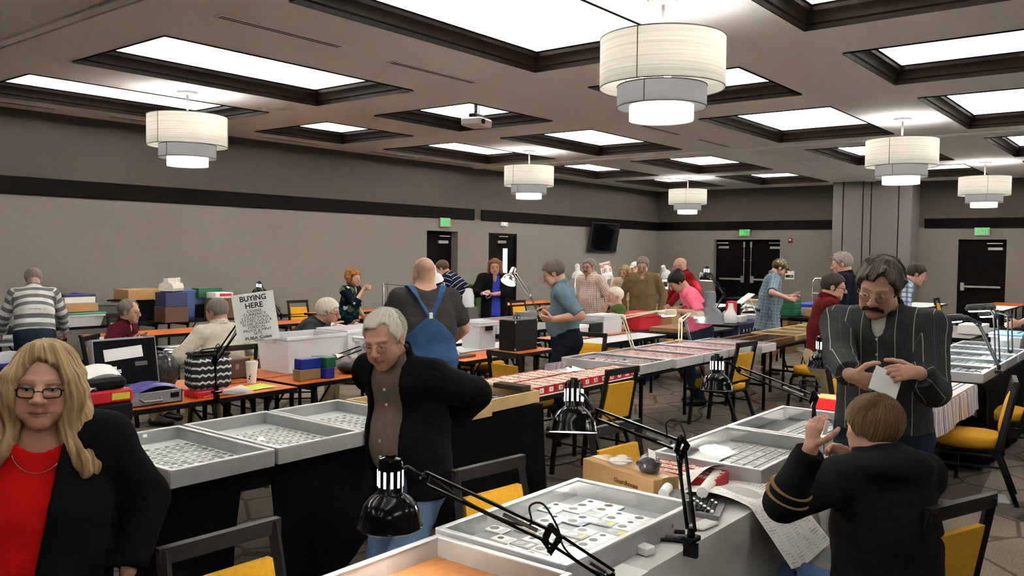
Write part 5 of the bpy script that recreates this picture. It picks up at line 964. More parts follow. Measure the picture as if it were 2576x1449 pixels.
# newspapers
def print_mat(name, cols, base=rgb(226, 224, 218), ink=.25):
    M = mat(name, base, .85); N, Lk, B = nodes(M); nt = M.node_tree; tc = N.new('ShaderNodeTexCoord'); mp = N.new('ShaderNodeMapping'); mp.inputs['Scale'].default_value = (cols, 26, 1); Lk.new(tc.outputs['UV'], mp.inputs[0])
    br = N.new('ShaderNodeTexBrick'); br.offset = 0; br.inputs['Scale'].default_value = 1; br.inputs['Mortar Size'].default_value = .16; br.inputs['Mortar Smooth'].default_value = .3; br.inputs['Brick Width'].default_value = 1; br.inputs['Row Height'].default_value = .5
    br.inputs['Color1'].default_value = (ink, ink, ink, 1); br.inputs['Color2'].default_value = (ink*1.6, ink*1.6, ink*1.6, 1); br.inputs['Mortar'].default_value = (*base, 1); Lk.new(mp.outputs[0], br.inputs['Vector'])
    n = N.new('ShaderNodeTexNoise'); n.inputs['Scale'].default_value = 14; mpn = N.new('ShaderNodeMapping'); mpn.inputs['Scale'].default_value = (1, 1, 1); Lk.new(tc.outputs['UV'], n.inputs['Vector'])
    mx = N.new('ShaderNodeMixRGB'); r = ramp(nt, [(.42, (0, 0, 0)), (.56, (1, 1, 1))], 'LINEAR'); Lk.new(n.outputs[0], r.inputs[0]); Lk.new(r.outputs[0], mx.inputs[0]); Lk.new(br.outputs['Color'], mx.inputs[1]); mx.inputs[2].default_value = (*base, 1); Lk.new(mx.outputs[0], B.inputs['Base Color']); return M
m_news = print_mat('newsprint', 4, ink=.35); m_news2 = print_mat('newsprint_tan', 3, rgb(224, 208, 178), .45); m_newsr = print_mat('newsprint_red', 2, rgb(232, 226, 224), .4)
def uvsheet(name, label, cat, pts_fn, nu, nv, M, group=None):
    q = MB(); q.grid(pts_fn, nu, nv); me = q.mesh(name, M, 60); uv = me.uv_layers.new(name='UV'); 
    vuv = [(i/nu, j/nv) for i in range(nu+1) for j in range(nv+1)]
    for l in me.loops: uv.data[l.index].uv = vuv[l.vertex_index]
    o = link(name, me); return tag(o, label, cat, group)
def over_edge(x0, x1, ye, yin, drop, z=.764):     # a sheet lying on the table and hanging over its front edge
    def fn(u, v):
        L = (yin-ye)+drop; s = v*L
        if s < (yin-ye)-.04: y, zz = yin-s, z+.035*math.sin(min(1, s/(yin-ye))*3.1)*(1-u*.6)
        else:
            k = s-((yin-ye)-.04); a = min(1.15, k/.09); y = ye+.04-.06*math.sin(a)-max(0, k-.1)*.62; zz = z+.01-.06*(1-math.cos(a))-max(0, k-.1)*.78
        return (x0+(x1-x0)*u+.06*v, y-.03*u*v, zz+.012*math.sin(u*5+v*3))
    return fn
uvsheet('newspaper', 'open newspaper curling over the front edge of the white cloth', 'newspaper', over_edge(3.26, 3.66, 1.36, 1.72, .30), 14, 34, m_news)
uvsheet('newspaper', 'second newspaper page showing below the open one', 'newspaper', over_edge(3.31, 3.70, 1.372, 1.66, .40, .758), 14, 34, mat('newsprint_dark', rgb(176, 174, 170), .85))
q = MB(); q.cyl((-.17, 0, .025), (.17, 0, .025), .024, n=16); o = q.build('rolled_newspaper', m_news, None, 60); o.location = (3.42, 1.60, .782); o.rotation_euler = (0, 0, .25); tag(o, 'rolled newspaper lying above the calculator', 'newspaper')
uvsheet('newspaper', 'red printed paper leaning beside the cardboard box', 'newspaper', lambda u, v: (3.3+.32*u+.02*v, 1.66+.2*v-.05*u, .77+.12*(1-v)*math.sin(u*2.4)*.6+.02), 10, 10, m_newsr)
uvsheet('newspaper', 'tan printed sheet flat on the white cloth', 'newspaper', lambda u, v: (3.62+.34*u+.03*v, 1.42+.3*v-.02*u, .762+.004*math.sin(u*6)), 10, 10, m_news2); uvsheet('newspaper', 'tan printed sheet under the other tan sheet', 'newspaper', lambda u, v: (3.6+.36*u+.05*v, 1.40+.28*v+.0*u, .757), 6, 6, m_news2)
for k in range(3): sheet('catalogue', 'colour printed catalogue, %s of the pile in front of the clear coin pages' % ('bottom', 'middle', 'top')[k], 'catalogue', (4.12+.02*k, 1.42+.012*k, .758+.008*k), .3, .1, .1*k, m_newsr, .006, group='catalogues')
# small things on the near cloth
for (px, py, lb, M, a) in ((1672, 1340, 'black pen lying nearest the near lamp post', m_blk, .9), (1668, 1360, 'second black pen beside the near lamp post', m_blk, .75)):
    p = G(px, py, .758); t = thing('pen', lb, 'pen', (p[0], p[1], .762), a-1.9, 'pens by the lamp post'); q = MB(); q.cyl((-.065, 0, 0), (.05, 0, 0), .0065, n=10); q.build('barrel', M, t); q = MB(); q.cyl((.05, 0, 0), (.075, 0, 0), .0075, n=10); q.box((.055, 0, .008), (.04, .003, .002)); q.build('cap', M, t)
p = G(1692, 1355, .758); t = thing('marker_pen', 'silver marker with a blue cap next to the lamp post', 'pen', (p[0], p[1], .763), -1.1); q = MB(); q.cyl((-.06, 0, 0), (.02, 0, 0), .008, n=12); q.build('barrel', m_gry, t); q = MB(); q.cyl((.02, 0, 0), (.06, 0, 0), .0085, n=12); q.build('cap', m_roy, t)
p = G(1612, 1388, .756); t = bx('card_box', 'small white box on the cloth left of the pens', 'box', (p[0], p[1], .755), .05, .09, .03, m_card, -.2); 
q = MB(); q.box((0, .05, .012), (.05, .012, .03)); q.build('flap', m_card, t)
p = G(1770, 1322, .757); t = thing('phone', 'white phone in a clear case on the corner of the cloth', 'phone', (p[0], p[1], .754), -.1); q = MB(); q.box((0, 0, .006), (.12, .065, .011), b=.004); q.build('case', m_white, t); q = MB(); q.box((.01, 0, .0122), (.08, .052, .0006)); q.build('back_panel', m_card, t)
p = G(1765, 1298, .757); bx('card_stack', 'banded stack of white cards beside the phone', 'cards', (p[0], p[1]+.03, .754), .1, .06, .025, m_card, -.3, tape=m_blk); sheet('pink_slip', 'pink slip of paper by the phone', 'paper', (p[0]-.08, p[1]-.02, .757), .1, .06, .3, mat('pink_paper', rgb(214, 176, 180), .8))
p = G(1560, 1440, .757); sheet('paper_sheet', 'blank white paper sheet at the bottom edge of the picture', 'paper', (2.3, 1.40, .758), .3, .1, .05, m_paper, .002); 
# plastic bag hanging from the table edge, red long box, towel
def hang(u, v): return (4.45+.36*(u-.5)*(1-.1*v)+.02*math.sin(v*6+u*3), 1.33-.06*math.sin(v*3.1)-.03*math.sin(u*9+v*2)*(.2+v), .76-.62*v)
q = MB(); q.grid(hang, 16, 20); o = q.build('plastic_bag', clear_mat('thin_white_bag', (.86, .84, .82), .55, .35), None, 60); tag(o, 'thin white plastic bag hanging at the table front beside the hooded person', 'bag'); o.location = (-.35, 0.02, 0)
t = thing('long_box', 'long red box with cream rims on the table beyond the white cloth', 'box', (5.9, 1.66, .754)); q = MB(); q.box((0, 0, .04), (.12, .62, .08), b=.003); q.build('body', m_red, t)
for x in (-.055, .0, .055): q = MB(); q.box((x, 0, .085), (.012, .63, .016), b=.002); q.build('rim', m_pine, t)
M = mat('striped_towel', (.8, .8, .8), .95, bump=.4, bscale=300); N, Lk, B = nodes(M); nt = M.node_tree; tc = N.new('ShaderNodeTexCoord'); sx = N.new('ShaderNodeSeparateXYZ'); Lk.new(tc.outputs['Object'], sx.inputs[0]); ge = N.new('ShaderNodeNewGeometry'); sg_ = N.new('ShaderNodeSeparateXYZ'); Lk.new(ge.outputs['True Normal'], sg_.inputs[0]); up_ = math_(nt, 'GREATER_THAN', math_(nt, 'ABSOLUTE', sg_.outputs[2]), .6); fr_ = math_(nt, 'GREATER_THAN', math_(nt, 'ABSOLUTE', sg_.outputs[1]), .6); xc = math_(nt, 'MULTIPLY', sx.outputs[0], math_(nt, 'MULTIPLY', fr_, math_(nt, 'SUBTRACT', 1., up_))); yc = math_(nt, 'MULTIPLY', sx.outputs[1], math_(nt, 'SUBTRACT', 1., math_(nt, 'MULTIPLY', fr_, math_(nt, 'SUBTRACT', 1., up_)))); f = math_(nt, 'FRACT', math_(nt, 'MULTIPLY', math_(nt, 'ADD', xc, yc), 3.6))
cr = rgb(214, 196, 192); r = ramp(nt, [(0, cr), (.12, rgb(96, 110, 160)), (.18, rgb(220, 210, 204)), (.26, rgb(66, 62, 84)), (.31, cr), (.48, rgb(180, 150, 158)), (.56, rgb(224, 216, 206)), (.66, rgb(74, 92, 150)), (.76, rgb(208, 196, 196)), (.84, rgb(78, 66, 84)), (.9, cr)]); Lk.new(f, r.inputs[0]); Lk.new(r.outputs[0], B.inputs['Base Color'])
cloth('towel', 'striped towel spread over the table beyond the red long box', 6.06, 7.88, 1.35, 1.97, .752, (.2, .1, .0, .3), M, flare=.02, amp=.006)
# right edge
tote('storage_bin', 'clear bin with a pale blue lid behind the lit cases', (10.9, 1.55, .752), .4, .3, .2, m_clear, lid=mat('pale_blue_lid', rgb(120, 170, 205), .4)); bx('white_box', 'white box on the grey table behind the lamps', 'box', (13.2, 2.3, .76), .5, .3, .13, m_white)
tote('storage_bin', 'bin with a violet-blue lid on the carpet at the right edge', (6.75, .66, .002), .4, .3, .3, m_clear, lid=mat('violet_lid', rgb(110, 112, 178), .4), rz=.2)
def edgecloth(u, v): y = -.3+.62*u; return (4.95+.05*math.sin(u*21+v)*(.3+v)+.10*v*math.sin(u*3), y*.8-.02, .95-.93*v)
t = bx('folding_table_end', 'end of a table hidden under a cream cloth at the right edge', 'table', (5.35, -.1, 0), .7, .5, .74, m_edge)
cloth('cream_cloth', 'crumpled cream cloth hanging down at the right edge', 5.0, 5.8, -.5, .16, .75, (0, .7, .7, 0), mat('cream_cloth', rgb(206, 196, 176), .95, var=.15, vscale=7, bump=.5, bscale=30), flare=.1, amp=.03)
# cables on the carpet
def cable(label, pts, M, r=.006):
    P = [Vector(G(x, y, .008)) for x, y in pts]; out = []
    for i in range(len(P)-1):
        a = P[max(0, i-1)]; b = P[i]; c = P[i+1]; d = P[min(len(P)-1, i+2)]
        for k in range(6):
            s = k/6; out.append(.5*((2*b)+(-a+c)*s+(2*a-5*b+4*c-d)*s*s+(-a+3*b-3*c+d)*s**3))
    out.append(P[-1]); q = MB(); q.tube(out, r, 6); o = q.build('floor_cable', M, None, 60); tag(o, label, 'cable')
cable('black cable looping on the carpet under the third near chair', [(1360, 1160), (1420, 1145), (1500, 1140), (1400, 1170), (1330, 1160), (1345, 1140), (1385, 1150)], m_rub); cable('black cable on the carpet behind the half dark case', [(1680, 1058), (1740, 1060), (1765, 1045), (1758, 1030), (1800, 1015), (1850, 1003), (1900, 990)], m_rub)
m_ocord = mat('orange_cord', rgb(186, 70, 44), .5); cable('orange cord on the carpet right of the shaded chair', [(1880, 995), (1905, 1010), (1935, 1018), (1980, 1020)], m_ocord); cable('orange cord crossing the carpet under the tall table legs', [(1500, 1012), (1560, 1006), (1630, 1000), (1650, 1016), (1600, 1020), (1510, 1022)], m_ocord, .004); cable('red cord on the carpet by the chair at the right', [(2395, 1165), (2440, 1160), (2480, 1150), (2520, 1112), (2560, 1105)], m_ocord)
cable('black cable lying behind the near lamp', [(720, 1400), (760, 1385), (800, 1390), (850, 1365), (880, 1372)], m_rub)
q = MB(); q.box((0, 0, .006), (.24, .16, .012), b=.003); o = q.build('tub_cover', m_bagp); o.location = tuple(G(2505, 1255, .004)); o.rotation_euler = (0, 0, .3); tag(o, 'clear lid lying on the carpet by the right chair', 'lid')
# buying coins card on a stick
t = thing('buying_card', 'white card lettered buying coins in red on the far table', 'sign', (0, 0, 0)); p = D(1524, 675, 15.7); t.location = tuple(p); u = (Vector(D(1536, 672, 15.7))-Vector(D(1512, 678, 15.7))).normalized(); n = u.cross(Vector((0, 0, 1))).normalized(); upv = n.cross(u); M3 = Matrix((u, upv, n)).transposed()
q = MB(); q.box((0, 0, 0), (.2, .23, .004), R=M3); q.build('card', m_paper, t); q = MB(); q.cyl(-upv*.1, Vector((0, 0, .76-p[2])), .008); q.build('stick', m_white, t)
for y, s in ((.05, 'BUYING'), (-.05, 'COINS')): add_text(s, .09, frame(upv*y+n*.004, u, upv), m_red, t, True, .62)
for px, py, lb in ((1648, 707, 'red and white card by the tan shirt man'), (1673, 715, 'white card with dark letters left of the pink shirt')):
    p = D(px, py, 17.2); t = thing('price_sign', lb, 'sign', tuple(p)); q = MB(); q.box((0, 0, 0), (.13, .01, .2), rz=-.85); q.build('card', m_paper, t); q = MB(); q.box((0, -.008, 0), (.09, .004, .1), rz=-.85); q.build('print', m_red if 'red' in lb else m_ink, t); q = MB(); q.cyl((0, 0, -.1), (0, 0, .76-p[2]), .006); q.build('stick', m_white, t)

bx('storage_box', 'grey box holding up the white jug by the bending man', 'box', (*D(1178, 755, 12.9)[:2], .752), .22, .22, .218, m_gry)
tote('storage_tote', 'royal blue tote on the floor beneath the tables of clear tubs', (10.6, 6.1, .003), .5, .36, .34, m_roy); bag('clear bag stuffed with dark red cloth on the floor behind the red lined cases', (11.15, 5.55, .003), .4, .35, .34, clear_mat('dark_red_bag', (.16, .05, .08), .8, .2), 21)
# ---------------------------------------------------------------- people: signed distance bodies meshed as one continuous surface each
A3 = lambda *v: np.array(v, float)
def unit(v): v = np.asarray(v, float); return v/(np.linalg.norm(v)+1e-9)
def smin(a, b, k):
    if k <= 0: return np.minimum(a, b)
    h = np.maximum(k-np.abs(a-b), 0)/k; return np.minimum(a, b)-h*h*k*.25
def d_cone(P, a, b, r0, r1):
    ab = b-a; t = np.clip(((P-a) @ ab)/(ab @ ab+1e-12), 0, 1); return np.linalg.norm(P-a-t[..., None]*ab, axis=-1)-(r0+(r1-r0)*t)
def d_ell(P, c, r, R=None):
    q = P-c
    if R is not None: q = q @ R
    r = np.asarray(r, float); k0 = np.linalg.norm(q/r, axis=-1); k1 = np.linalg.norm(q/(r*r), axis=-1)+1e-9; return k0*(k0-1)/k1
def d_ecap(P, a, b, side, w0, w1, p0, p1):
    ab = b-a; L = np.linalg.norm(ab); z = ab/L; s = unit(side-z*(side @ z)); f = np.cross(s, z); q = P-a
    h = q @ z; t = np.clip(h/L, 0, 1); ex = h-np.clip(h, 0, L); w = w0+(w1-w0)*t; p = p0+(p1-p0)*t; mn = np.minimum(w, p)
    k = np.sqrt(((q @ s)/w)**2+((q @ f)/p)**2+(ex/mn)**2); return (k-1)*mn
class Field:
    def __init__(s): s.ops = []
    def add(s, fn, lo, hi, k=.02, op='u'): s.ops.append((fn, np.asarray(lo, float), np.asarray(hi, float), k, op)); return s
    def cone(s, a, b, r0, r1, k=.02, op='u'):
        a, b = np.asarray(a, float), np.asarray(b, float); m = max(r0, r1); return s.add(lambda P: d_cone(P, a, b, r0, r1), np.minimum(a, b)-m, np.maximum(a, b)+m, k, op)
    def ell(s, c, r, R=None, k=.02, op='u'):
        c = np.asarray(c, float); m = max(r); return s.add(lambda P: d_ell(P, c, r, R), c-m, c+m, k, op)
    def ecap(s, a, b, side, w0, w1, p0, p1, k=.03, op='u'):
        a, b, side = np.asarray(a, float), np.asarray(b, float), np.asarray(side, float); m = max(w0, w1, p0, p1); return s.add(lambda P: d_ecap(P, a, b, side, w0, w1, p0, p1), np.minimum(a, b)-m, np.maximum(a, b)+m, k, op)
    def plane(s, o, n, k=.004): o = np.asarray(o, float); n = unit(n); return s.add(lambda P: (P-o) @ n, None if False else A3(-9, -9, -9), A3(9, 9, 9), k, 'i')   # keeps the side against n
    def mesh(s, h):
        us = [o for o in s.ops if o[4] == 'u']; lo = np.min([o[1] for o in us], 0)-3*h; hi = np.max([o[2] for o in us], 0)+3*h
        n = np.ceil((hi-lo)/h).astype(int)+1; ax = [lo[i]+h*np.arange(n[i]) for i in range(3)]; F = np.full(tuple(n), .06, np.float32)
        for fn, a, b, k, op in s.ops:
            m = k+2.5*h; i0 = np.clip(np.floor((a-m-lo)/h).astype(int), 0, n); i1 = np.clip(np.ceil((b+m-lo)/h).astype(int)+1, 0, n)
            if np.any(i1 <= i0): continue
            sl = tuple(slice(p, q) for p, q in zip(i0, i1)); P = np.stack(np.meshgrid(*[ax[i][sl[i]] for i in range(3)], indexing='ij'), -1); d = fn(P)
            F[sl] = smin(F[sl], d, k) if op == 'u' else -smin(-F[sl], d, k) if op == 's' else -smin(-F[sl], -d, k)
        return nets(F, lo, h)
def nets(F, lo, h):
    n = np.array(F.shape); ins = F < 0; c = np.zeros(tuple(n-1), np.uint8)
    for i in (0, 1):
        for j in (0, 1):
            for k in (0, 1): c += ins[i:n[0]-1+i, j:n[1]-1+j, k:n[2]-1+k]
    idx = np.argwhere((c > 0) & (c < 8)); N = len(idx); mp = np.full(tuple(n-1), -1, np.int32); mp[tuple(idx.T)] = np.arange(N)
    off = np.array([(i, j, k) for i in (0, 1) for j in (0, 1) for k in (0, 1)]); cv = np.stack([F[tuple((idx+o).T)] for o in off], 1)
    acc = np.zeros((N, 3)); cnt = np.zeros(N)
    for a in range(8):
        for b in range(a+1, 8):
            if np.abs(off[a]-off[b]).sum() != 1: continue
            m = (cv[:, a] < 0) != (cv[:, b] < 0); t = cv[m, a]/(cv[m, a]-cv[m, b]); acc[m] += off[a]+t[:, None]*(off[b]-off[a]); cnt[m] += 1
    V = lo+h*(idx+acc/np.maximum(cnt, 1)[:, None]); Q = []
    for d in range(3):
        e = [0, 0, 0]; e[d] = 1; u, w = [(1, 2), (2, 0), (0, 1)][d]
        s0 = ins[tuple(slice(0, n[i]-e[i]) for i in range(3))]; s1 = ins[tuple(slice(e[i], n[i]) for i in range(3))]; ed = np.argwhere(s0 != s1)
        ed = ed[(ed[:, u] > 0) & (ed[:, w] > 0) & (ed[:, u] < n[u]-1) & (ed[:, w] < n[w]-1)]; flip = ~s0[tuple(ed.T)]
        U = np.zeros(3, int); U[u] = 1; Wv = np.zeros(3, int); Wv[w] = 1
        q = np.stack([mp[tuple((ed-U-Wv).T)], mp[tuple((ed-Wv).T)], mp[tuple(ed.T)], mp[tuple((ed-U).T)]], 1); q[flip] = q[flip][:, ::-1]; Q.append(q)
    Q = np.concatenate(Q); return V, Q[(Q >= 0).all(1)]
def normals(V, Q):
    nn = np.cross(V[Q[:, 2]]-V[Q[:, 0]], V[Q[:, 3]]-V[Q[:, 1]]); vn = np.zeros_like(V)
    for i in range(4): np.add.at(vn, Q[:, i], nn)
    return vn/(np.linalg.norm(vn, axis=1, keepdims=True)+1e-12)
def nz(P, f, seed=0, oct=3):
    r = np.random.RandomState(seed); out = 0.
    for o in range(oct):
        k = r.normal(size=(5, 3))*f*(1.9**o); ph = r.uniform(0, 6.28, 5); out = out+sum(np.sin(P @ k[i]+ph[i]+.9*np.sin(P @ k[(i+1) % 5][::-1]+ph[i]*2)) for i in range(5))/(5*1.5**o)
    return out
def to_obj(name, V, Q, M, parent, attrs=None, smooth=True):
    me = bpy.data.meshes.new(name); me.vertices.add(len(V)); me.vertices.foreach_set('co', V.astype(np.float32).ravel()); me.loops.add(len(Q)*4); me.loops.foreach_set('vertex_index', Q.astype(np.int32).ravel())
    me.polygons.add(len(Q)); me.polygons.foreach_set('loop_start', np.arange(0, len(Q)*4, 4, dtype=np.int32)); me.polygons.foreach_set('loop_total', np.full(len(Q), 4, np.int32)); me.polygons.foreach_set('use_smooth', np.ones(len(Q), bool)); me.update(calc_edges=True); me.validate()
    me.materials.append(M)
    for k, v in (attrs or {}).items():
        if v.shape[1] == 4: a = me.attributes.new(k, 'FLOAT_COLOR', 'POINT'); a.data.foreach_set('color', v.astype(np.float32).ravel())
        else: a = me.attributes.new(k, 'FLOAT_VECTOR', 'POINT'); a.data.foreach_set('vector', v.astype(np.float32).ravel())
    return link(name, me, parent)
def Rxyz(yaw, pitch, roll):                   # pitch > 0 looks down, yaw > 0 looks left, roll > 0 tilts to the right
    cy, sy, cp, sp, cr, sr = [f(math.radians(a)) for a in (yaw, pitch, roll) for f in (math.cos, math.sin)]
    Z = np.array([[cy, -sy, 0], [sy, cy, 0], [0, 0, 1]]); Y = np.array([[cp, 0, sp], [0, 1, 0], [-sp, 0, cp]]); X = np.array([[1, 0, 0], [0, cr, -sr], [0, sr, cr]]); return Z @ Y @ X
def ik(a, t, l1, l2, hint):
    d = t-a; L = np.linalg.norm(d); L2 = min(L, (l1+l2)*.995); u = d/(L+1e-9); t = a+u*L2; x = (l1*l1-l2*l2+L2*L2)/(2*L2); y = math.sqrt(max(l1*l1-x*x, 1e-6)); hv = unit(hint-u*(hint @ u)); return a+u*x+hv*y, t
# materials for people
def skin_mat():
    M = bpy.data.materials.new('skin'); M.use_nodes = True; MATS['skin'] = M; N, Lk, B = nodes(M); a = N.new('ShaderNodeAttribute'); a.attribute_name = 'Col'; Lk.new(a.outputs['Color'], B.inputs['Base Color'])
    B.inputs['Roughness'].default_value = .5; B.inputs['Specular IOR Level'].default_value = .35; B.inputs['Subsurface Weight'].default_value = .08; B.inputs['Subsurface Radius'].default_value = (.012, .005, .003)
    tc = N.new('ShaderNodeTexCoord'); n2 = N.new('ShaderNodeTexNoise'); n2.inputs['Scale'].default_value = 160; n2.inputs['Detail'].default_value = 4; Lk.new(tc.outputs['Object'], n2.inputs['Vector']); bp = N.new('ShaderNodeBump'); bp.inputs['Strength'].default_value = .25; bp.inputs['Distance'].default_value = .002; Lk.new(n2.outputs[0], bp.inputs['Height']); Lk.new(bp.outputs[0], B.inputs['Normal']); return M
m_skin = skin_mat()
def hair_mat(name, c1, c2, sc=(200, 1, 10), rough=.55, bump=.5):
    M = mat(name, c1, rough, spec=.15); N, Lk, B = nodes(M); nt = M.node_tree; a = N.new('ShaderNodeAttribute'); a.attribute_name = 'gc'; mp = N.new('ShaderNodeMapping'); mp.inputs['Scale'].default_value = sc; Lk.new(a.outputs['Vector'], mp.inputs[0]); n = N.new('ShaderNodeTexNoise'); n.inputs['Scale'].default_value = 1; n.inputs['Detail'].default_value = 5; Lk.new(mp.outputs[0], n.inputs['Vector'])
    r = ramp(nt, [(.32, c2), (.66, c1)], 'LINEAR'); Lk.new(n.outputs[0], r.inputs[0]); Lk.new(r.outputs[0], B.inputs['Base Color']); bp = N.new('ShaderNodeBump'); bp.inputs['Strength'].default_value = bump; bp.inputs['Distance'].default_value = .006; Lk.new(n.outputs[0], bp.inputs['Height']); Lk.new(bp.outputs[0], B.inputs['Normal']); return M
HAIR = dict(grey=hair_mat('hair_grey', rgb(150, 142, 132), rgb(78, 72, 66)), white=hair_mat('hair_white', rgb(226, 220, 208), rgb(164, 158, 146)), brown=hair_mat('hair_brown', rgb(104, 82, 62), rgb(46, 35, 26)), dkbrown=hair_mat('hair_dark_brown', rgb(70, 60, 52), rgb(26, 21, 18)), silver=hair_mat('hair_silver', rgb(178, 168, 158), rgb(104, 94, 86)), blonde=hair_mat('hair_blonde', rgb(192, 164, 120), rgb(104, 80, 52), (120, 1, 7)), ginger=hair_mat('hair_ginger', rgb(176, 118, 62), rgb(92, 54, 26)), black=hair_mat('hair_black', rgb(44, 36, 32), rgb(14, 11, 10)), auburn=hair_mat('hair_auburn', rgb(150, 98, 62), rgb(78, 46, 28)), sandy=hair_mat('hair_sandy', rgb(140, 112, 80), rgb(66, 50, 34)), mixed=hair_mat('hair_salt_pepper', rgb(120, 110, 98), rgb(40, 35, 30)))
def fabric(name, c, rough=.95, bump=.25, sheen=.0, pat=None):
    """pat: list of (axis, period, width, colour, mix) lines drawn in garment coordinates (u across, v along)"""
    M = mat(name, c, rough, spec=.06, sheen=sheen); N, Lk, B = nodes(M); nt = M.node_tree; a = N.new('ShaderNodeAttribute'); a.attribute_name = 'gc'; sx = N.new('ShaderNodeSeparateXYZ'); Lk.new(a.outputs['Vector'], sx.inputs[0])
    tc = N.new('ShaderNodeTexCoord'); n = N.new('ShaderNodeTexNoise'); n.inputs['Scale'].default_value = 11; n.inputs['Detail'].default_value = 4; Lk.new(tc.outputs['Object'], n.inputs['Vector']); r = ramp(nt, [(.3, (.78, .78, .78)), (.7, (1.06, 1.06, 1.06))], 'LINEAR'); Lk.new(n.outputs[0], r.inputs[0])
    cur = None
    for ax, per, wd, col, mixf in (pat or []):
        fr = math_(nt, 'FRACT', math_(nt, 'DIVIDE', sx.outputs[ax], per)); st = math_(nt, 'MULTIPLY', math_(nt, 'LESS_THAN', fr, wd/per), mixf); mx = N.new('ShaderNodeMixRGB'); Lk.new(st, mx.inputs[0])
        if cur is None: mx.inputs[1].default_value = (*c, 1)
        else: Lk.new(cur, mx.inputs[1])
        mx.inputs[2].default_value = (*col, 1); cur = mx.outputs[0]
    m2 = N.new('ShaderNodeMixRGB'); m2.blend_type = 'MULTIPLY'; m2.inputs[0].default_value = 1
    if cur is None: m2.inputs[1].default_value = (*c, 1)
    else: Lk.new(cur, m2.inputs[1])
    Lk.new(r.outputs[0], m2.inputs[2]); Lk.new(m2.outputs[0], B.inputs['Base Color'])
    n2 = N.new('ShaderNodeTexNoise'); n2.inputs['Scale'].default_value = 350; Lk.new(tc.outputs['Object'], n2.inputs['Vector']); bp = N.new('ShaderNodeBump'); bp.inputs['Strength'].default_value = bump; bp.inputs['Distance'].default_value = .002; Lk.new(n2.outputs[0], bp.inputs['Height']); Lk.new(bp.outputs[0], B.inputs['Normal']); return M
m_denim = fabric('denim', rgb(66, 88, 124)); m_denimd = fabric('dark_denim', rgb(40, 50, 66)); m_denimo = fabric('overall_denim', rgb(58, 88, 130)); m_blackp = fabric('black_cloth', rgb(24, 24, 27)); m_navyp = fabric('navy_trousers', rgb(24, 28, 38)); m_khaki = fabric('khaki', rgb(160, 142, 110)); m_belt = mat('belt_leather', rgb(40, 26, 18), .5); m_shoe = mat('shoe_black', rgb(22, 20, 20), .3); m_shoeb = mat('shoe_brown', rgb(70, 48, 34), .5)
m_eyew = mat('eye_white', rgb(176, 166, 158), .2); m_iris = mat('iris_brown', rgb(46, 34, 26), .1); m_lens = m_glass; m_gold2 = mat('glasses_metal', rgb(170, 150, 120), .25, .9)
def head_sdf(q, hd):
    """head in its own frame: x forward, y left, z up, centre at mid height; sizes in metres"""
    w = hd.get('w', 1.); ay = np.abs(q[..., 1])/w; p = np.stack([q[..., 0], q[..., 1]/w, q[..., 2]], -1); m = np.stack([p[..., 0], ay, p[..., 2]], -1)
    d = d_ell(p, A3(-.014, 0, .030), (.100, .078, .088)); d = smin(d, d_ell(p, A3(.030, 0, -.030), (.064, .060, .086)), .03); d = smin(d, d_ell(p, A3(.040, 0, -.074), (.046, .050, .040)), .025); d = smin(d, d_cone(p, A3(.078, -.010, -.100), A3(.078, .010, -.100), .017, .017), .02)
    d = smin(d, d_ell(m, A3(.058, .040, -.022), (.030, .026, .028)), .02); d = smin(d, d_ell(m, A3(.052, .040, -.060), (.03*hd.get('jowl', 1), .026*hd.get('jowl', 1), .03)), .02)
    d = smin(d, d_cone(m, A3(.088, .010, .026), A3(.074, .046, .024), .010, .009), .012)
    d = -smin(-d, d_ell(m, A3(.096, .032, .004), (.018, .017, .012)), .010)
    d = smin(d, d_cone(p, A3(.091, 0, .016), A3(.116, 0, -.026), .0090, .0140), .008); d = smin(d, d_ell(m, A3(.105, .0145, -.031), (.011, .009, .009)), .005)
    e = d_ell(m, A3(.0755, .032, .003), (.0150, .0165, .0145)); slit = np.maximum(np.abs(m[..., 2]-.0035)-hd.get('slit', .0042)*np.sqrt(np.clip(1-((ay-.032)/.0145)**2, 0, 1)), -(m[..., 0]-.075)); e = np.maximum(e, -slit) if hd.get('near') else e; d = smin(d, e, .003)
    d = smin(d, d_cone(m, A3(.0945, 0, -.0625), A3(.083, .025, -.0655), .0070, .0040), .005); d = smin(d, d_cone(m, A3(.0925, 0, -.0735), A3(.083, .022, -.0690), .0075, .0042), .005)
    d = -smin(-d, d_cone(m, A3(.1015, 0, -.0680), A3(.087, .028, -.0672), .0026, .0022), .003)
    er = d_ell(m, A3(-.008, .080, -.004), (.020, .010, .033)); er = np.maximum(er, -d_ell(m, A3(.0, .090, -.002), (.012, .008, .022))); d = smin(d, er, .006); return d*.92
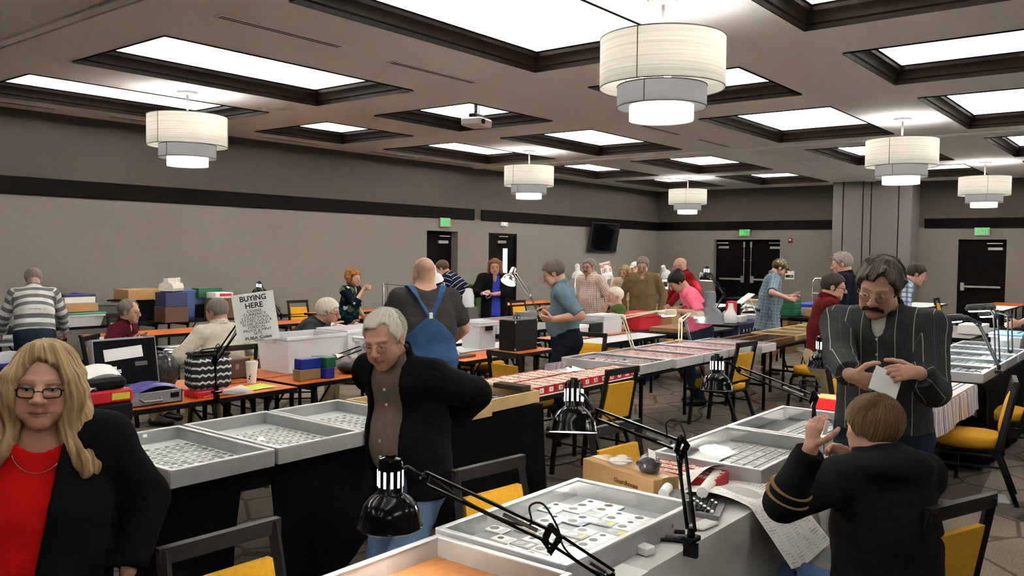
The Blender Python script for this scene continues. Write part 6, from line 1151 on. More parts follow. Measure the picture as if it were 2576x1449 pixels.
def head_color(q, base, hd):
    c = np.tile(np.array(base), (len(q), 1)); ay = np.abs(q[:, 1]); g = lambda d2, s: np.exp(-d2/(s*s))[:, None]
    c = c*(1+.06*nz(q, 40, 3)[:, None]); ch = g((q[:, 0]-.085)**2*.3+(ay-.038)**2+(q[:, 2]+.03)**2, .026)+g((q[:, 0]-.115)**2+q[:, 1]**2+(q[:, 2]+.026)**2, .018); c = c*(1-ch*A3(.02, .20, .20))
    lip = (np.clip(1.35-(ay/.026)**4-((q[:, 2]+.068)/.0115)**4, 0, 1)*(q[:, 0] > .07))[:, None]*hd.get('lipk', .8); ln = (np.clip(1.2-(ay/.030)**6-((q[:, 2]+.0676)/.0030)**2, 0, 1)*(q[:, 0] > .07))[:, None]*.75; c = c*(1-lip)+lip*np.array(hd.get('lip', (base[0]*.78, base[1]*.5, base[2]*.5))); c = c*(1-ln)+ln*A3(.10, .03, .028); rm = (np.clip(1.3-((ay-.032)/.0175)**2-((q[:, 2]-.0035)/.0105)**2, 0, 1)*(q[:, 0] > .05))[:, None]*hd.get('liner', .35); c = c*(1-rm)+rm*A3(.09, .055, .045)
    br = (np.clip(1-np.abs(q[:, 2]-.027-.004*np.cos((ay-.032)*60))/.006, 0, 1)*np.clip(1-(np.abs(ay-.033)/.025)**4, 0, 1)*(q[:, 0] > .05))[:, None]*hd.get('brow', .75); c = c*(1-br)+br*np.array(hd.get('browc', (.05, .035, .025)))
    if not hd.get('near'):
        ey = (np.clip(1.4-(((ay-.032)/.013)**2+((q[:, 2]-.003)/.006)**2), 0, 1)*(q[:, 0] > .06))[:, None]*.8; c = c*(1-ey)+ey*A3(.03, .022, .02)
    if hd.get('stub'):
        st = (np.clip((-.028-q[:, 2])/.02, 0, 1)*np.clip((q[:, 0]-.0)/.04, 0, 1))[:, None]*hd['stub']; c = c*(1-st)+st*np.array(hd.get('stubc', (.12, .10, .09)))
    if hd.get('shave') is not None:
        sh = (np.clip((q[:, 2]-(.03-.55*(q[:, 0]+.02)*(q[:, 0] < .07)))/.02, 0, 1)*(q[:, 0] < .06)*(q[:, 2] < .100))[:, None]*.35; sh = sh+(np.clip((.02-q[:, 0])/.03, 0, 1)*np.clip((q[:, 2]+.02)/.03, 0, 1))[:, None]*.25; sh = np.clip(sh, 0, .5); c = c*(1-sh)+sh*A3(.07, .055, .045)
    return np.clip(c, 0, 1)
def hand_cones(W, f, n, left, curl, s=1., spread=.0, thumb=.5, point=0):
    f = unit(f); n = unit(n-f*(n @ f)); t = np.cross(n, f) if left else np.cross(f, n); out = []; k = W+f*.088*s
    out.append(('e', W+f*.006*s, W+f*.078*s, t, .026*s, .039*s, .018*s, .0135*s))
    for j, (o, L) in enumerate(((.029, .074), (.010, .082), (-.010, .077), (-.028, .060))):
        c = curl if not hasattr(curl, '__len__') else curl[j]; p = W+f*(.082-.004*abs(j-1.2))*s+t*o*s; a = 0.
        for seg, (l, an) in enumerate(((.44, .55), (.31, 1.05), (.25, .75))):
            a += an*c*1.35; dv = unit(f*math.cos(a)+n*math.sin(a)+t*spread*(1.2-j)*.2); q = p+dv*L*l*s; out.append(('c', p, q, (.0096-.0008*seg)*s, (.0090-.0009*seg)*s)); p = q
    p = W+f*.022*s+t*.026*s; a = unit(t*.75+f*.62+n*.35)
    for seg, l in enumerate((.044, .034, .027)):
        q = p+a*l*s; out.append(('c', p, q, (.0125-.0012*seg)*s, (.0112-.0014*seg)*s)); p = q; a = unit(a*.75+f*.35+n*.42*thumb-t*.25*thumb)
    return out
PEOPLE = []
def person(label, px, py, d, heading, skin=(.52, .30, .20), h=None, lean=(4, 6), side=0., twist=0., head=(0, 10, 0), neck=None, seated=None, girth=1., belly=0., arms=None, legs=None, top=None, outer=None, bottom=None, hair=None, hd=None, glasses=None, extra=None, vox=.009, shoe=None, belt=None, zh=None, headscale=1., feet=None, sx=0.):
    hd = dict(hd or {}); H = D(px, py, d); heading = heading+math.degrees(math.atan((1288-px)/FPX))
    def skel(s):
        S = {}; hp = (.93*s if seated is None else seated); P = A3(0, 0, hp); l1, l2 = [math.radians(a) for a in lean]; sd = math.radians(side)
        dr = lambda l: unit(A3(math.sin(l), -math.sin(sd)*.9, math.cos(l)))
        mid = P+dr(l1)*.25*s; nb = mid+dr(l2)*.285*s; up2 = dr(l2); tw = math.radians(twist); lat = A3(-math.sin(tw), math.cos(tw), 0); lat = unit(lat-up2*(lat @ up2)); fw = np.cross(lat, up2)
        nk = neck if neck is not None else (lean[1]*.6+8); nd = unit(A3(math.sin(math.radians(nk)), -math.sin(sd)*.5, math.cos(math.radians(nk)))); hc = nb+nd*.135*s+A3(.03*math.sin(math.radians(nk+20)), 0, 0)*s
        S.update(P=P, mid=mid, nb=nb, up2=up2, lat=lat, fw=fw, nd=nd, hc=hc, s=s); S['sh'] = [nb-up2*.055*s+lat*(.185*s*(1 if i == 0 else -1))*min(1.12, .6+.4*girth) for i in (0, 1)]; return S
    s = h/1.75 if h else 1.
    for _ in range(6):
        S = skel(s)
        if h: break
        if seated is None: s *= H[2]/S['hc'][2]
        else: s *= 1+(H[2]-S['hc'][2])/(S['hc'][2]-seated)
        s = min(1.12, max(.86, s))
    S = skel(s); rz = math.radians(heading); c_, s_ = math.cos(rz), math.sin(rz); Rw = np.array([[c_, -s_, 0], [s_, c_, 0], [0, 0, 1]]); loc = H-Rw @ S['hc']; loc[2] = 0.
    ob = thing('person', label, 'person', tuple(loc), rz); W2L = lambda p: Rw.T @ (np.asarray(p, float)-loc)
    P, mid, nb, up2, lat, fw, nd, hc = [S[k] for k in ('P', 'mid', 'nb', 'up2', 'lat', 'fw', 'nd', 'hc')]; g = girth
    hR = Rxyz(*head); hs = s*headscale
    AR = []; arms = arms or [{}, {}]
    for i in (0, 1):
        a = arms[i] or {}; sg = 1 if i == 0 else -1; sh = S['sh'][i]; t = a.get('to'); w = None
        if a.get('px'): t = W2L(D(*a['px']))
        if t is None: t = sh+A3(.05, sg*.07*g, -.53)*s
        hi_ = Rw.T @ (RT*a['hi'][0]+UP*a['hi'][1]+FW*a['hi'][2]) if 'hi' in a else np.asarray(a.get('hint', A3(-.6, sg*.7, -.5)), float); el, w = ik(sh, np.asarray(t, float), .29*s, .255*s, hi_); I2L = lambda v: Rw.T @ (RT*v[0]+UP*v[1]+FW*v[2]); f = I2L(a['fi']) if 'fi' in a else np.asarray(a.get('f', unit(w-el)), float); n = I2L(a['ni']) if 'ni' in a else np.asarray(a.get('n', A3(.2, -sg*.9, -.2)), float); AR.append((sh, el, w, f, n, a))
    LG = []
    for i in (0, 1):
        sg = 1 if i == 0 else -1; hip = P+A3(0, sg*.092*s*min(1.15, g), -.035*s); t = (legs[i] if legs else None)
        if t is None: t = A3(0, sg*.12*s, .085) if seated is None else A3(.42*s, sg*.13*s, .085)
        kn, an = ik(hip, np.asarray(t, float), .435*s, .43*s, A3(1, .08*sg, .25)); LG.append((hip, kn, an))
    # body
    B = Field(); hq = lambda Pt: ((Pt-hc) @ hR)/hs
    B.add(lambda Pt: head_sdf(hq(Pt), hd)*hs, hc-.15*hs, hc+.15*hs, .0)
    B.cone(hc+hR @ A3(-.030, 0, -.055)*hs, nb+up2*-.02*s, .056*s*min(1.15, g), .062*s*min(1.2, g), .025)
    B.cone(S['sh'][0], S['sh'][1], .050*s, .050*s, .05); B.ecap(mid, nb-up2*.08*s, lat, .135*s*g, .145*s*g, .095*s*g, .085*s*g, .05); B.ecap(P, mid, A3(0, 1, 0), .135*s*g, .13*s*g, .095*s*g, .095*s*g, .05)
    hv = []
    for i, (sh, el, w, f, n, a) in enumerate(AR):
        B.cone(sh, el, .046*s, .040*s, .03); B.cone(el, w, .042*s*a.get('fat', 1), .027*s, .02)
        if not a.get('nohand'):
            for c in hand_cones(w, f, n, i == 0, a.get('curl', .45), s*1.0, thumb=a.get('thumb', .5)):
                if c[0] == 'e': B.ecap(*c[1:], k=.012)
                else: B.cone(c[1], c[2], max(c[3], vox*.95), max(c[4], vox*.9), .0045)
    for hip, kn, an in LG: B.cone(hip, kn, .070*s, .046*s, .03); B.cone(kn, an, .046*s, .032*s, .02)
    for i, (hip, kn, an) in enumerate(LG): B.cone(an, A3(an[0]+.1, an[1], .04), .032*s, .03, .02)
    V, Q = B.mesh(vox); col = np.tile(np.array(skin), (len(V), 1))*(1+.05*nz(V, 25, 1)[:, None]); q = hq(V); mk = (np.linalg.norm(q, axis=1) < .17); col[mk] = head_color(q[mk], skin, hd)
    for i, (sh, el, w, f, n, a) in enumerate(AR):
        kk = np.exp(-np.sum((V-(w+f*.09))**2, 1)/.004)[:, None]; col = col*(1-kk*A3(.03, .14, .14))
    to_obj('body', V, Q, m_skin, ob, {'Col': np.concatenate([np.clip(col, 0, 1), np.ones((len(V), 1))], 1)})
    # garments
    def torso(F, o, bel=1.):
        F.ecap(P+A3(0, 0, .0), mid, A3(0, 1, 0), (.152*g+o)*1., (.155*g)+o, (.110*g)+o, (.112*g)+o, .05); F.ecap(mid, nb-up2*.09*s, lat, (.158*g)*s+o, (.172*min(g, 1.25))*s+o, (.114*g)*s+o, (.100*min(g, 1.2))*s+o, .05)
        F.cone(S['sh'][0]+up2*.0, S['sh'][1], .058*s+o*.7, .058*s+o*.7, .05); F.cone(nb-up2*.02, S['sh'][0], .055*s+o*.6, .052*s+o*.6, .03); F.cone(nb-up2*.02, S['sh'][1], .055*s+o*.6, .052*s+o*.6, .03)
        if belly: F.ell(P+(mid-P)*.75+A3(.055, 0, -.02)*s, ((.095+belly)*s+o, (.13+.5*belly)*s+o, .15*s+o), None, .06)
    def sleeves(F, o, frac, cuff=.0):
        for sh, el, w, f, n, a in AR:
            if frac <= 1: e = sh+(el-sh)*frac; F.cone(sh, e, .060*s+o, .056*s+o*1.3, .035); F.add(lambda Pt, e=e, ax=unit(el-sh): np.minimum(-((Pt-e) @ ax), 1.)*-1. if False else -np.maximum((Pt-e) @ ax*-1, np.linalg.norm(Pt-e, axis=-1)-.12), e-.13, e+.13, .003, 'i')
            else:
                F.cone(sh, el, .060*s+o, .052*s+o, .035); e = el+(w-el)*(frac-1); F.cone(el, e, .051*s+o, (.040 if cuff == 0 else cuff)*s+o, .02); F.add(lambda Pt, e=e, ax=unit(w-el): -np.maximum((Pt-e) @ ax*-1, np.linalg.norm(Pt-e, axis=-1)-.09), e-.1, e+.1, .003, 'i')
    def gcoord(V):
        u = (V-P) @ A3(0, 1, 0); vv = np.zeros(len(V)); L1 = np.linalg.norm(mid-P); t1 = (V-P) @ unit(mid-P); t2 = (V-mid) @ unit(nb-mid); vv = np.where(t1 < L1, t1, L1+t2); best = d_ecap(V, P, nb, A3(0, 1, 0), .15, .16, .1, .1); ang = np.zeros(len(V)); back = ((V-mid) @ fw < 0)
        out = np.stack([u, vv, back.astype(float)], 1)
        for sh, el, w, f, n, a in AR:
            for A, Bp, off in ((sh, el, 0.), (el, w, .29)):
                dd = d_cone(V, A, Bp, .05*s, .045*s); m = dd < best-.012; ax = unit(Bp-A); r1 = unit(np.cross(ax, A3(.3, .1, 1))); r2 = np.cross(ax, r1); an = np.arctan2((V-A) @ r1, (V-A) @ r2)*.06; out[m] = np.stack([an, off+(V-A) @ ax, an*0], 1)[m]; best = np.minimum(best, np.where(m, dd, best))
        return out
    def garment(name, F, M, vx, fold=.004, ff=14, seed=0):
        V, Q = F.mesh(vx); N = normals(V, Q); st = nz(V*A3(1, 1, .55), ff, seed)*.6+.5*nz(V*A3(.7, .7, 1.5), ff*1.7, seed+5); V = V+N*(fold*st)[:, None]; return to_obj(name, V, Q, M, ob, {'gc': gcoord(V)})
    seed = int(px)
    if bottom:
        F = Field(); o = bottom.get('o', .014 if not top or top.get('hem', -.14) > -.05 else -.006); F.ell(P+A3(-.01, 0, .0), (.128*s*g+o, .165*s*g+o, .13*s), None, .04); F.ecap(P-A3(0, 0, .05), P+(mid-P)*.55, A3(0, 1, 0), .155*s*g+o, .148*s*g+o, .115*s*g+o, .108*s*g+o, .04)
        for hip, kn, an in LG: F.cone(hip, kn, .088*s*min(g, 1.2)+o*.5, .060*s+o*.6, .03); F.cone(kn, an-A3(0, 0, .02), .060*s+o*.6, .050*s+o, .02)
        F.plane(P+(mid-P)*.5, unit(mid-P)); F.plane(A3(0, 0, .045), A3(0, 0, -1))
        if bottom.get('short'): F.plane(A3(0, 0, .42), A3(0, 0, -1))
        garment('trousers', F, bottom['m'], max(vox, .007), .006, 12, seed)
    if top:
        F = Field(); o = top.get('o', .010); torso(F, o); sleeves(F, o, top.get('sleeve', .62), top.get('cuff', 0))
        hem = top.get('hem', -.14)
        if hem < .05: F.ecap(P+A3(0, 0, hem), P+(mid-P)*.4, A3(0, 1, 0), .160*s*g+o*1.4+(.02 if hem < -.2 else 0), .155*s*g+o, .125*s*g+o*1.4+(.03 if hem < -.2 else 0), .112*s*g+o, .05)
        F.plane(P+unit(mid-P)*hem*(1 if seated is None else .6), -unit(mid-P))
        if top.get('collar'):
            F.add(lambda Pt: np.maximum(np.maximum(np.abs(d_cone(Pt, nb-nd*.1, nb+nd*.2, .096*s*min(1.2, g), .048*s*min(1.2, g)))-.0045, np.abs((Pt-nb-nd*.034) @ nd)-.028), .010+.55*np.clip((Pt-nb) @ nd-.0, 0, .07)-np.maximum(np.abs((Pt-nb) @ lat), -((Pt-nb) @ fw))), nb-.12, nb+.12, .004)
        F.cone(nb-up2*.015+fw*.004, nb+nd*.2, .0585*s*min(1.2, g), .061*s*min(1.2, g), .004, 's')
        if top.get('vneck'): F.ell(nb+fw*.085*s-up2*.03*s, (.05*s, .032*s, .075*s*top['vneck']), np.stack([fw, lat, up2], 1), .006, 's')
        if top.get('scoop'): F.ell(nb+fw*.07*s-up2*.01*s, (.07*s, .085*s, .085*s), np.stack([fw, lat, up2], 1), .008, 's')
        S['shirt'] = garment('shirt', F, top['m'], top.get('vx', max(vox, .0065)), top.get('fold', .004), 13, seed+1)
        if top.get('buttons'):
            for k in range(top['buttons']):
                z = .02+.07*k; fz = Field(); bp_ = nb-up2*(.06+z)*s; 
                q2 = bp_+fw*(.098*s*g+o+.004); dd = lambda p: 1
                # march to the shirt front
                pts = np.stack([bp_+fw*(.3-.002*i) for i in range(150)]); val = np.minimum(np.minimum(d_ecap(pts, mid, nb-up2*.09*s, lat, (.158*g)*s+o, (.172*min(g, 1.25))*s+o, (.114*g)*s+o, (.1*min(g, 1.2))*s+o), d_ecap(pts, P, mid, A3(0, 1, 0), .152*g+o, .155*g+o, .11*g+o, .112*g+o)), d_ell(pts, P+(mid-P)*.75+A3(.055, 0, -.02)*s, ((.095+belly)*s+o, (.13+.5*belly)*s+o, .15*s+o)) if belly else 9.)
                ii = int(np.argmax(val < .002)); c0 = pts[ii]; qb = MB(); qb.cyl(c0, c0+fw*.007, .0058, n=12); qb.build('button', mat('shirt_button', rgb(190, 184, 170), .3), ob, 40)
    if belt and bottom:
        F = Field(); F.ecap(P-A3(0, 0, .02), P+(mid-P)*.6, A3(0, 1, 0), .152*s*g+.021, .15*s*g+.021, .112*s*g+.021, .110*s*g+.021, .04); b0 = P+(mid-P)*belt.get('at', .42); F.plane(b0+unit(mid-P)*.018, unit(mid-P)); F.plane(b0-unit(mid-P)*.018, -unit(mid-P)); garment('belt', F, belt.get('m', m_belt), max(.006, vox*.7), 0, 10, 0)
        if belt.get('buckle'): qb = MB(); c0 = b0+A3(.112*s*g+.03, 0, 0); qb.box(c0, (.01, .07, .045), b=.004); qb.build('buckle', m_gold2, ob)
    if outer:
        F = Field(); o = outer.get('o', .028); torso(F, o); sleeves(F, o*.8, outer.get('sleeve', 1.96), outer.get('cuff', .034)); hem = outer.get('hem', -.2)
        F.ecap(P+A3(-.005, 0, hem), P+(mid-P)*.4, A3(0, 1, 0), .165*s*g+o*1.5, .155*s*g+o, .128*s*g+o*1.5, .112*s*g+o, .05); F.plane(P+unit(mid-P)*hem*(1 if seated is None else .5), -unit(mid-P))
        F.add(lambda Pt: np.maximum(np.abs(d_cone(Pt, nb-nd*.1, nb+nd*.2, .078*s*min(1.2, g), .082*s*min(1.2, g)))-.008, np.abs((Pt-nb-nd*.034) @ nd)-outer.get('ch', .030)), nb-.14, nb+.14, .008)
        F.cone(nb-up2*.03, nb+nd*.2, .066*s*min(1.2, g), .072*s*min(1.2, g), .004, 's')
        if outer.get('open'):
            w0, w1, y0 = outer['open']; Lz = np.linalg.norm(nb-P)
            def wedge(Pt):
                zz = np.clip(((Pt-P) @ unit(nb-P))/Lz, -.6, 1.3); hw = w1+(w0-w1)*np.clip(1-zz, 0, 1.6); return np.maximum(np.abs((Pt-P) @ lat-y0)-hw, .02-((Pt-(P+(nb-P)*zz[..., None])) @ fw))
            F.add(wedge, A3(-.1, -.35, P[2]+hem-.2), A3(.6, .35, nb[2]+.15), .008, 's')
        if outer.get('hood'): F.ell(nb-fw*.105*s-up2*.005*s, (.085*s, .16*s, .07*s), np.stack([fw, lat, up2], 1), .045)
        garment(outer.get('name', 'jacket'), F, outer['m'], outer.get('vx', max(vox, .007)), outer.get('fold', .005), 11, seed+2)
    if shoe:
        for i, (hip, kn, an) in enumerate(LG):
            F = Field(); F.cone(A3(an[0]-.03, an[1], .05), A3(an[0]+.05, an[1], .055), .042, .045, .03); F.cone(A3(an[0]+.04, an[1], .042), A3(an[0]+.16, an[1], .036), .045, .034, .03); F.plane(A3(0, 0, .004), A3(0, 0, -1)); V, Q = F.mesh(.009); to_obj('shoe', V, Q, shoe, ob)
    # hair
    def hobj(name, F, M, vx, disp=.003, fr=60, strand=None):
        V, Q = F.mesh(vx); ca = unit(A3(-.5, .1, .85)) if (hair or {}).get('style') != 'long' else unit(A3(.1, -.12, 1)); e1 = unit(np.cross(ca, A3(0, 1, .2))); e2 = np.cross(ca, e1); dd = V-A3(-.016, 0, .032); phi = np.arctan2(dd @ e1, dd @ e2); rad = np.linalg.norm(dd-np.outer(dd @ ca, ca), axis=1)+np.clip(-(dd @ ca), 0, 1); gc = np.stack([phi*.1, 0*phi, rad], 1); V = V if disp == 0 else V+normals(V, Q)*(disp*nz(gc*A3(1, 0, .16), fr*2.2, seed, 2)*np.clip(rad/.04, 0, 1))[:, None]
        # strand coordinates: around the crown and away from it
        Vw = hc+(V*hs) @ hR.T; return to_obj(name, Vw, Q, M, ob, {'gc': gc})
    if hair:
        st = hair.get('style', 'short'); M = HAIR[hair['c']]; th = hair.get('th', .014); F = Field(); hv = vox/hs*hair.get('vx', .8); cr = lambda e, dz=0: (A3(-.016, 0, .032+dz), (.102+e, .081+e, .090+e))
        if st in ('short', 'thick', 'bun', 'curly', 'long', 'bob'):
            F.ell(*cr(th), None, .01); fl = hair.get('front', .062); F.add(lambda q: -( -.035+.0*q[..., 0]-np.maximum(q[..., 2]-(fl-1.15*np.clip(.075-q[..., 0], 0, .09)-.9*np.clip(-.02-q[..., 0], 0, .06)), -.2)), A3(-9, -9, -9), A3(9, 9, 9), .01, 'i') if False else None
            def keep(q):                              # hairline: high over the forehead, falling behind the temples to the nape
                line = np.interp(q[..., 0], [-.12, -.06, -.02, .015, .035, .06, .08, .1], [hair.get('nape', -.075), hair.get('nape', -.075)+.005, -.035, -.035+hair.get('burn', 0), .015, fl-.012, fl, fl+.002]); return line-q[..., 2]
            F.add(keep, A3(-9, -9, -9), A3(9, 9, 9), .012, 'i')
            if hair.get('recede'): F.ell(A3(.085, 0, .085), (.06*hair['recede'], .05, .05), None, .02, 's')
            r_ = np.random.RandomState(9)
            for k in range(hair.get('tufts', 0)):
                v = unit(r_.normal(size=3)*A3(.8, .9, .3)+A3(.05, 0, 1)); b0 = A3(-.016, 0, .032)+v*A3(.105, .085, .095); F.cone(b0, b0+(v*.5+A3(.5, r_.uniform(-.5, .5), .25))*.03, .020, .006, .012)
            for cv in hair.get('carve', ()): F.ell(A3(*cv[0]), cv[1], None, .012, 's')
            if hair.get('ears', 1) and st in ('short', 'thick'):
                for sg in (-1, 1): F.ell(A3(-.006, sg*.088, -.012), (.026, .03, .03), None, .008, 's')
        if st == 'ring':
            F.ell(*cr(th*.8), None, .01); F.add(lambda q: np.interp(q[..., 0], [-.12, -.05, -.01, .03, .05], [-.08, -.075, -.04, -.02, .01])-q[..., 2], A3(-9, -9, -9), A3(9, 9, 9), .01, 'i'); F.add(lambda q: q[..., 0]-.045, A3(-9, -9, -9), A3(9, 9, 9), .01, 'i'); F.add(lambda q: q[..., 2]-hair.get('topz', .062)-.25*np.clip(-q[..., 0]-.06, 0, 1), A3(-9, -9, -9), A3(9, 9, 9), .012, 'i')
            for sg in (-1, 1): F.ell(A3(-.004, sg*.088, -.012), (.024, .03, .03), None, .008, 's')
        if st == 'curly':
            r_ = np.random.RandomState(5)
            for k in range(46):
                v = unit(r_.normal(size=3)+A3(-.35, 0, .35)); 
                if v[0] > .55 and v[2] < .45: continue
                F.ell(A3(-.02, 0, .03)+v*A3(.11, .098, .1), (.03, .03, .03), None, .012)
            for sg in (-1, 1):
                for z in (-.06, -.03, 0): F.ell(A3(-.015, sg*.092, z), (.034, .026, .032), None, .012)
        if st == 'bun': F.ell(A3(-.09, 0, .085), (.05, .05, .045), None, .012); F.ell(A3(-.06, .03, .1), (.035, .03, .03), None, .01)
        if st == 'bob':
            for sg in (-1, 1):
                for x, r_ in ((.03, .024), (-.0, .032), (-.035, .036)): F.cone(A3(x-.01, sg*.075, .06), A3(x+.0, sg*.10, -.085-.01*hair.get('len', 1)), r_, r_*.8, .02)
            F.cone(A3(-.09, 0, .03), A3(-.10, 0, -.09), .05, .05, .03)
        if st == 'long':
            for sg in (-1, 1):
                F.cone(A3(.045, sg*.03, .115), A3(.075, sg*.078, .035), .022, .022, .02)
                for k, (x, y, bx_, by, bz) in enumerate(((.062, .082, .07, .118, -.25), (.035, .088, .035, .150, -.27), (.0, .09, .0, .160, -.24), (-.03, .085, -.03, .14, -.2), (-.06, .07, -.07, .10, -.2))):
                    a = A3(x, sg*y, .03); b = A3(bx_, sg*by, bz); prev = a
                    for i in range(1, 9):
                        t = i/8; c = a+(b-a)*t+A3(.010*math.sin(t*9+k), sg*(.014*math.sin(t*8+k*1.3)-.015*math.sin(t*3.14)), 0); F.cone(prev, c, .027-.006*(i/8), .027-.006*(i/8), .018); prev = c
            F.cone(A3(-.085, 0, .05), A3(-.1, 0, -.2), .06, .055, .04)
        hb = hobj('hair', F, M, hv, hair.get('disp', .003), hair.get('fr', 70))
        if hair.get('strands'):
            r_ = np.random.RandomState(3); q = MB()
            for k in range(hair['strands']):
                if st == 'long':
                    sg = 1 if r_.rand() < .5 else -1; u = r_.rand(); a = A3(.05-.11*u, sg*(.012+.02*r_.rand()), .132-.02*u*u); b = A3(.085-.10*u, sg*(.098+.01*r_.rand()), .02); ez = -.16-.14*r_.rand(); pts = [a]
                    pts.append(a*.45+b*.55+A3(.012, sg*.012, .028)); pts.append(b)
                    for i in range(1, 7):
                        t = i/6; pts.append(b+A3(-.01*t+.012*math.sin(t*8+k*.2), sg*(.05*t*(.5+r_.rand()*.2)+.014*math.sin(t*7+u*5)), (ez-.02)*t))
                    q.tube(pts, [.0022]*(len(pts)-1)+[.0006], 4)
                else:
                    v = unit(r_.normal(size=3)*A3(1, 1, .7)+A3(-.2, 0, .6)); v = v if not (v[0] > .25 and v[2] < .86) and v[2] > -.05 else unit(A3(-.5, v[1], .8)); p0 = A3(-.016, 0, .032)+v*A3(.102+th, .081+th, .090+th)*.995; tg = np.cross(np.cross(v, A3(-.5, .1, .85)+.35*r_.normal(size=3)), v); tg = unit(tg); L = .022+.018*r_.rand(); q.tube([p0-v*.002, p0-tg*L*.5+v*.0012, p0-tg*L-v*(L*L*3.2-.002-.003*r_.rand())], [.0009, .0008, .0003], 3)
            me = q.mesh('hair_strands', M, 60); me.transform(Matrix.LocRotScale(Vector(hc), Matrix(hR.tolist()), Vector((hs, hs, hs)))); ga = me.attributes.new('gc', 'FLOAT_VECTOR', 'POINT'); gv = np.repeat(np.arange(len(q.v))//8, 3)*.013; ga.data.foreach_set('vector', gv[:len(q.v)*3].astype(np.float32)); so = link('hair_strands', me, hb); so['kind'] = 'stuff'
        if hair.get('cap'):
            F = Field(); F.ell(A3(-.014, 0, .045), (.108, .088, .092), None, .01); F.add(lambda q: .038-.10*q[..., 0]-q[..., 2], A3(-9, -9, -9), A3(9, 9, 9), .006, 'i'); F.add(lambda q: np.maximum(np.abs(q[..., 2]-.048+.28*(q[..., 0]-.08)+2.2*q[..., 1]**2)-.0085, np.maximum(d_ell(q, A3(.075, 0, .03), (.09, .075, .2)), .055-q[..., 0])), A3(.04, -.09, -.02), A3(.18, .09, .1), .006); hobj('cap', F, hair['cap'], hv, 0)
    if hd.get('mustache'):
        F = Field()
        for sg in (-1, 1): F.cone(A3(.103, sg*.002, -.050), A3(.092, sg*.036, -.062), .0095, .0075, .006); F.cone(A3(.092, sg*.036, -.062), A3(.084, sg*.042, -.075), .007, .004, .006)
        hobj('mustache', F, HAIR[hd['mustache']], max(.0035, vox/hs*.7), .0015, 120)
    if hd.get('beard'):
        F = Field(); F.ell(A3(.045, 0, -.082), (.055, .058, .052), None, .02); F.add(lambda q: q[..., 2]+.045+.25*np.clip(.09-q[..., 0], 0, .06)*-1, A3(-9, -9, -9), A3(9, 9, 9), .01, 'i'); F.ell(A3(.09, 0, -.066), (.02, .026, .008), None, .006, 's'); hobj('beard', F, HAIR[hd['beard']], vox/hs*.8, .002, 90)
    if hd.get('near'):
        for sg in (-1, 1):
            q = MB(); q.m = 0; c = A3(.0768, sg*.032*hd.get('w', 1), .0035); q.sph(c, .0132, 18, 12); e = q.build('eye', m_eyew, ob, 80); e.data.transform(Matrix.LocRotScale(Vector(hc), Matrix(hR.tolist()), Vector((hs, hs, hs))))
            q = MB(); gz = unit(A3(1, hd.get('gaze', (0, 0))[0], hd.get('gaze', (0, 0))[1])); q.sph(c+gz*.0072, .0068, 14, 10); i2 = q.build('iris', m_iris, e, 80); i2.data.transform(Matrix.LocRotScale(Vector(hc), Matrix(hR.tolist()), Vector((hs, hs, hs))))
    if glasses:
        k, M = glasses; ww, hh, rr_ = dict(rect=(.024, .0145, .0022), oval=(.022, .016, .0011), rimless=(.023, .0145, .0008))[k]; Mh = Matrix.LocRotScale(Vector(hc), Matrix(hR.tolist()), Vector((hs, hs, hs))); q = MB(); rr_ = max(rr_, vox*.16); zc = -.004; xw = hd.get('w', 1)
        for sg in (-1, 1):
            e = 3.5 if k == 'rect' else 2.2; pts = []
            for an in np.linspace(0, 2*math.pi, 24, endpoint=False):
                cs, sn = math.cos(an), math.sin(an); y = sg*.0325*xw+ww*abs(cs)**(2/e)*(1 if cs > 0 else -1); z = zc+hh*abs(sn)**(2/e)*(1 if sn > 0 else -1); pts.append((.1075-.012*(abs(y)/.055)**2, y, z))
            q.tube(pts, rr_, 6, True)
            lq = MB(); lq.add([(.1075-.012*(abs(sg*.0325*xw)/.055)**2, sg*.0325*xw, zc)]+pts, [(0, 1+i, 1+(i+1) % 24) for i in range(24)]); lo = lq.build('lens', m_lens, ob); lo.data.transform(Mh)
            q.tube([(.093, sg*.056*xw, zc+.006), (.07, sg*.074*xw, zc+.008), (.0, sg*.083*xw, zc+.008), (-.02, sg*.083*xw, zc-.012)], rr_, 6)
        q.tube([(.106, -.0105*xw, zc+.003), (.113, 0, zc+.007), (.106, .0105*xw, zc+.003)], rr_, 6); go = q.build('glasses', M, ob, 60); go.data.transform(Mh)
    if extra: extra(ob, dict(S, AR=AR, hR=hR, hs=hs, g=g, W2L=W2L, garment=garment, LG=LG))
    PEOPLE.append(ob); return ob
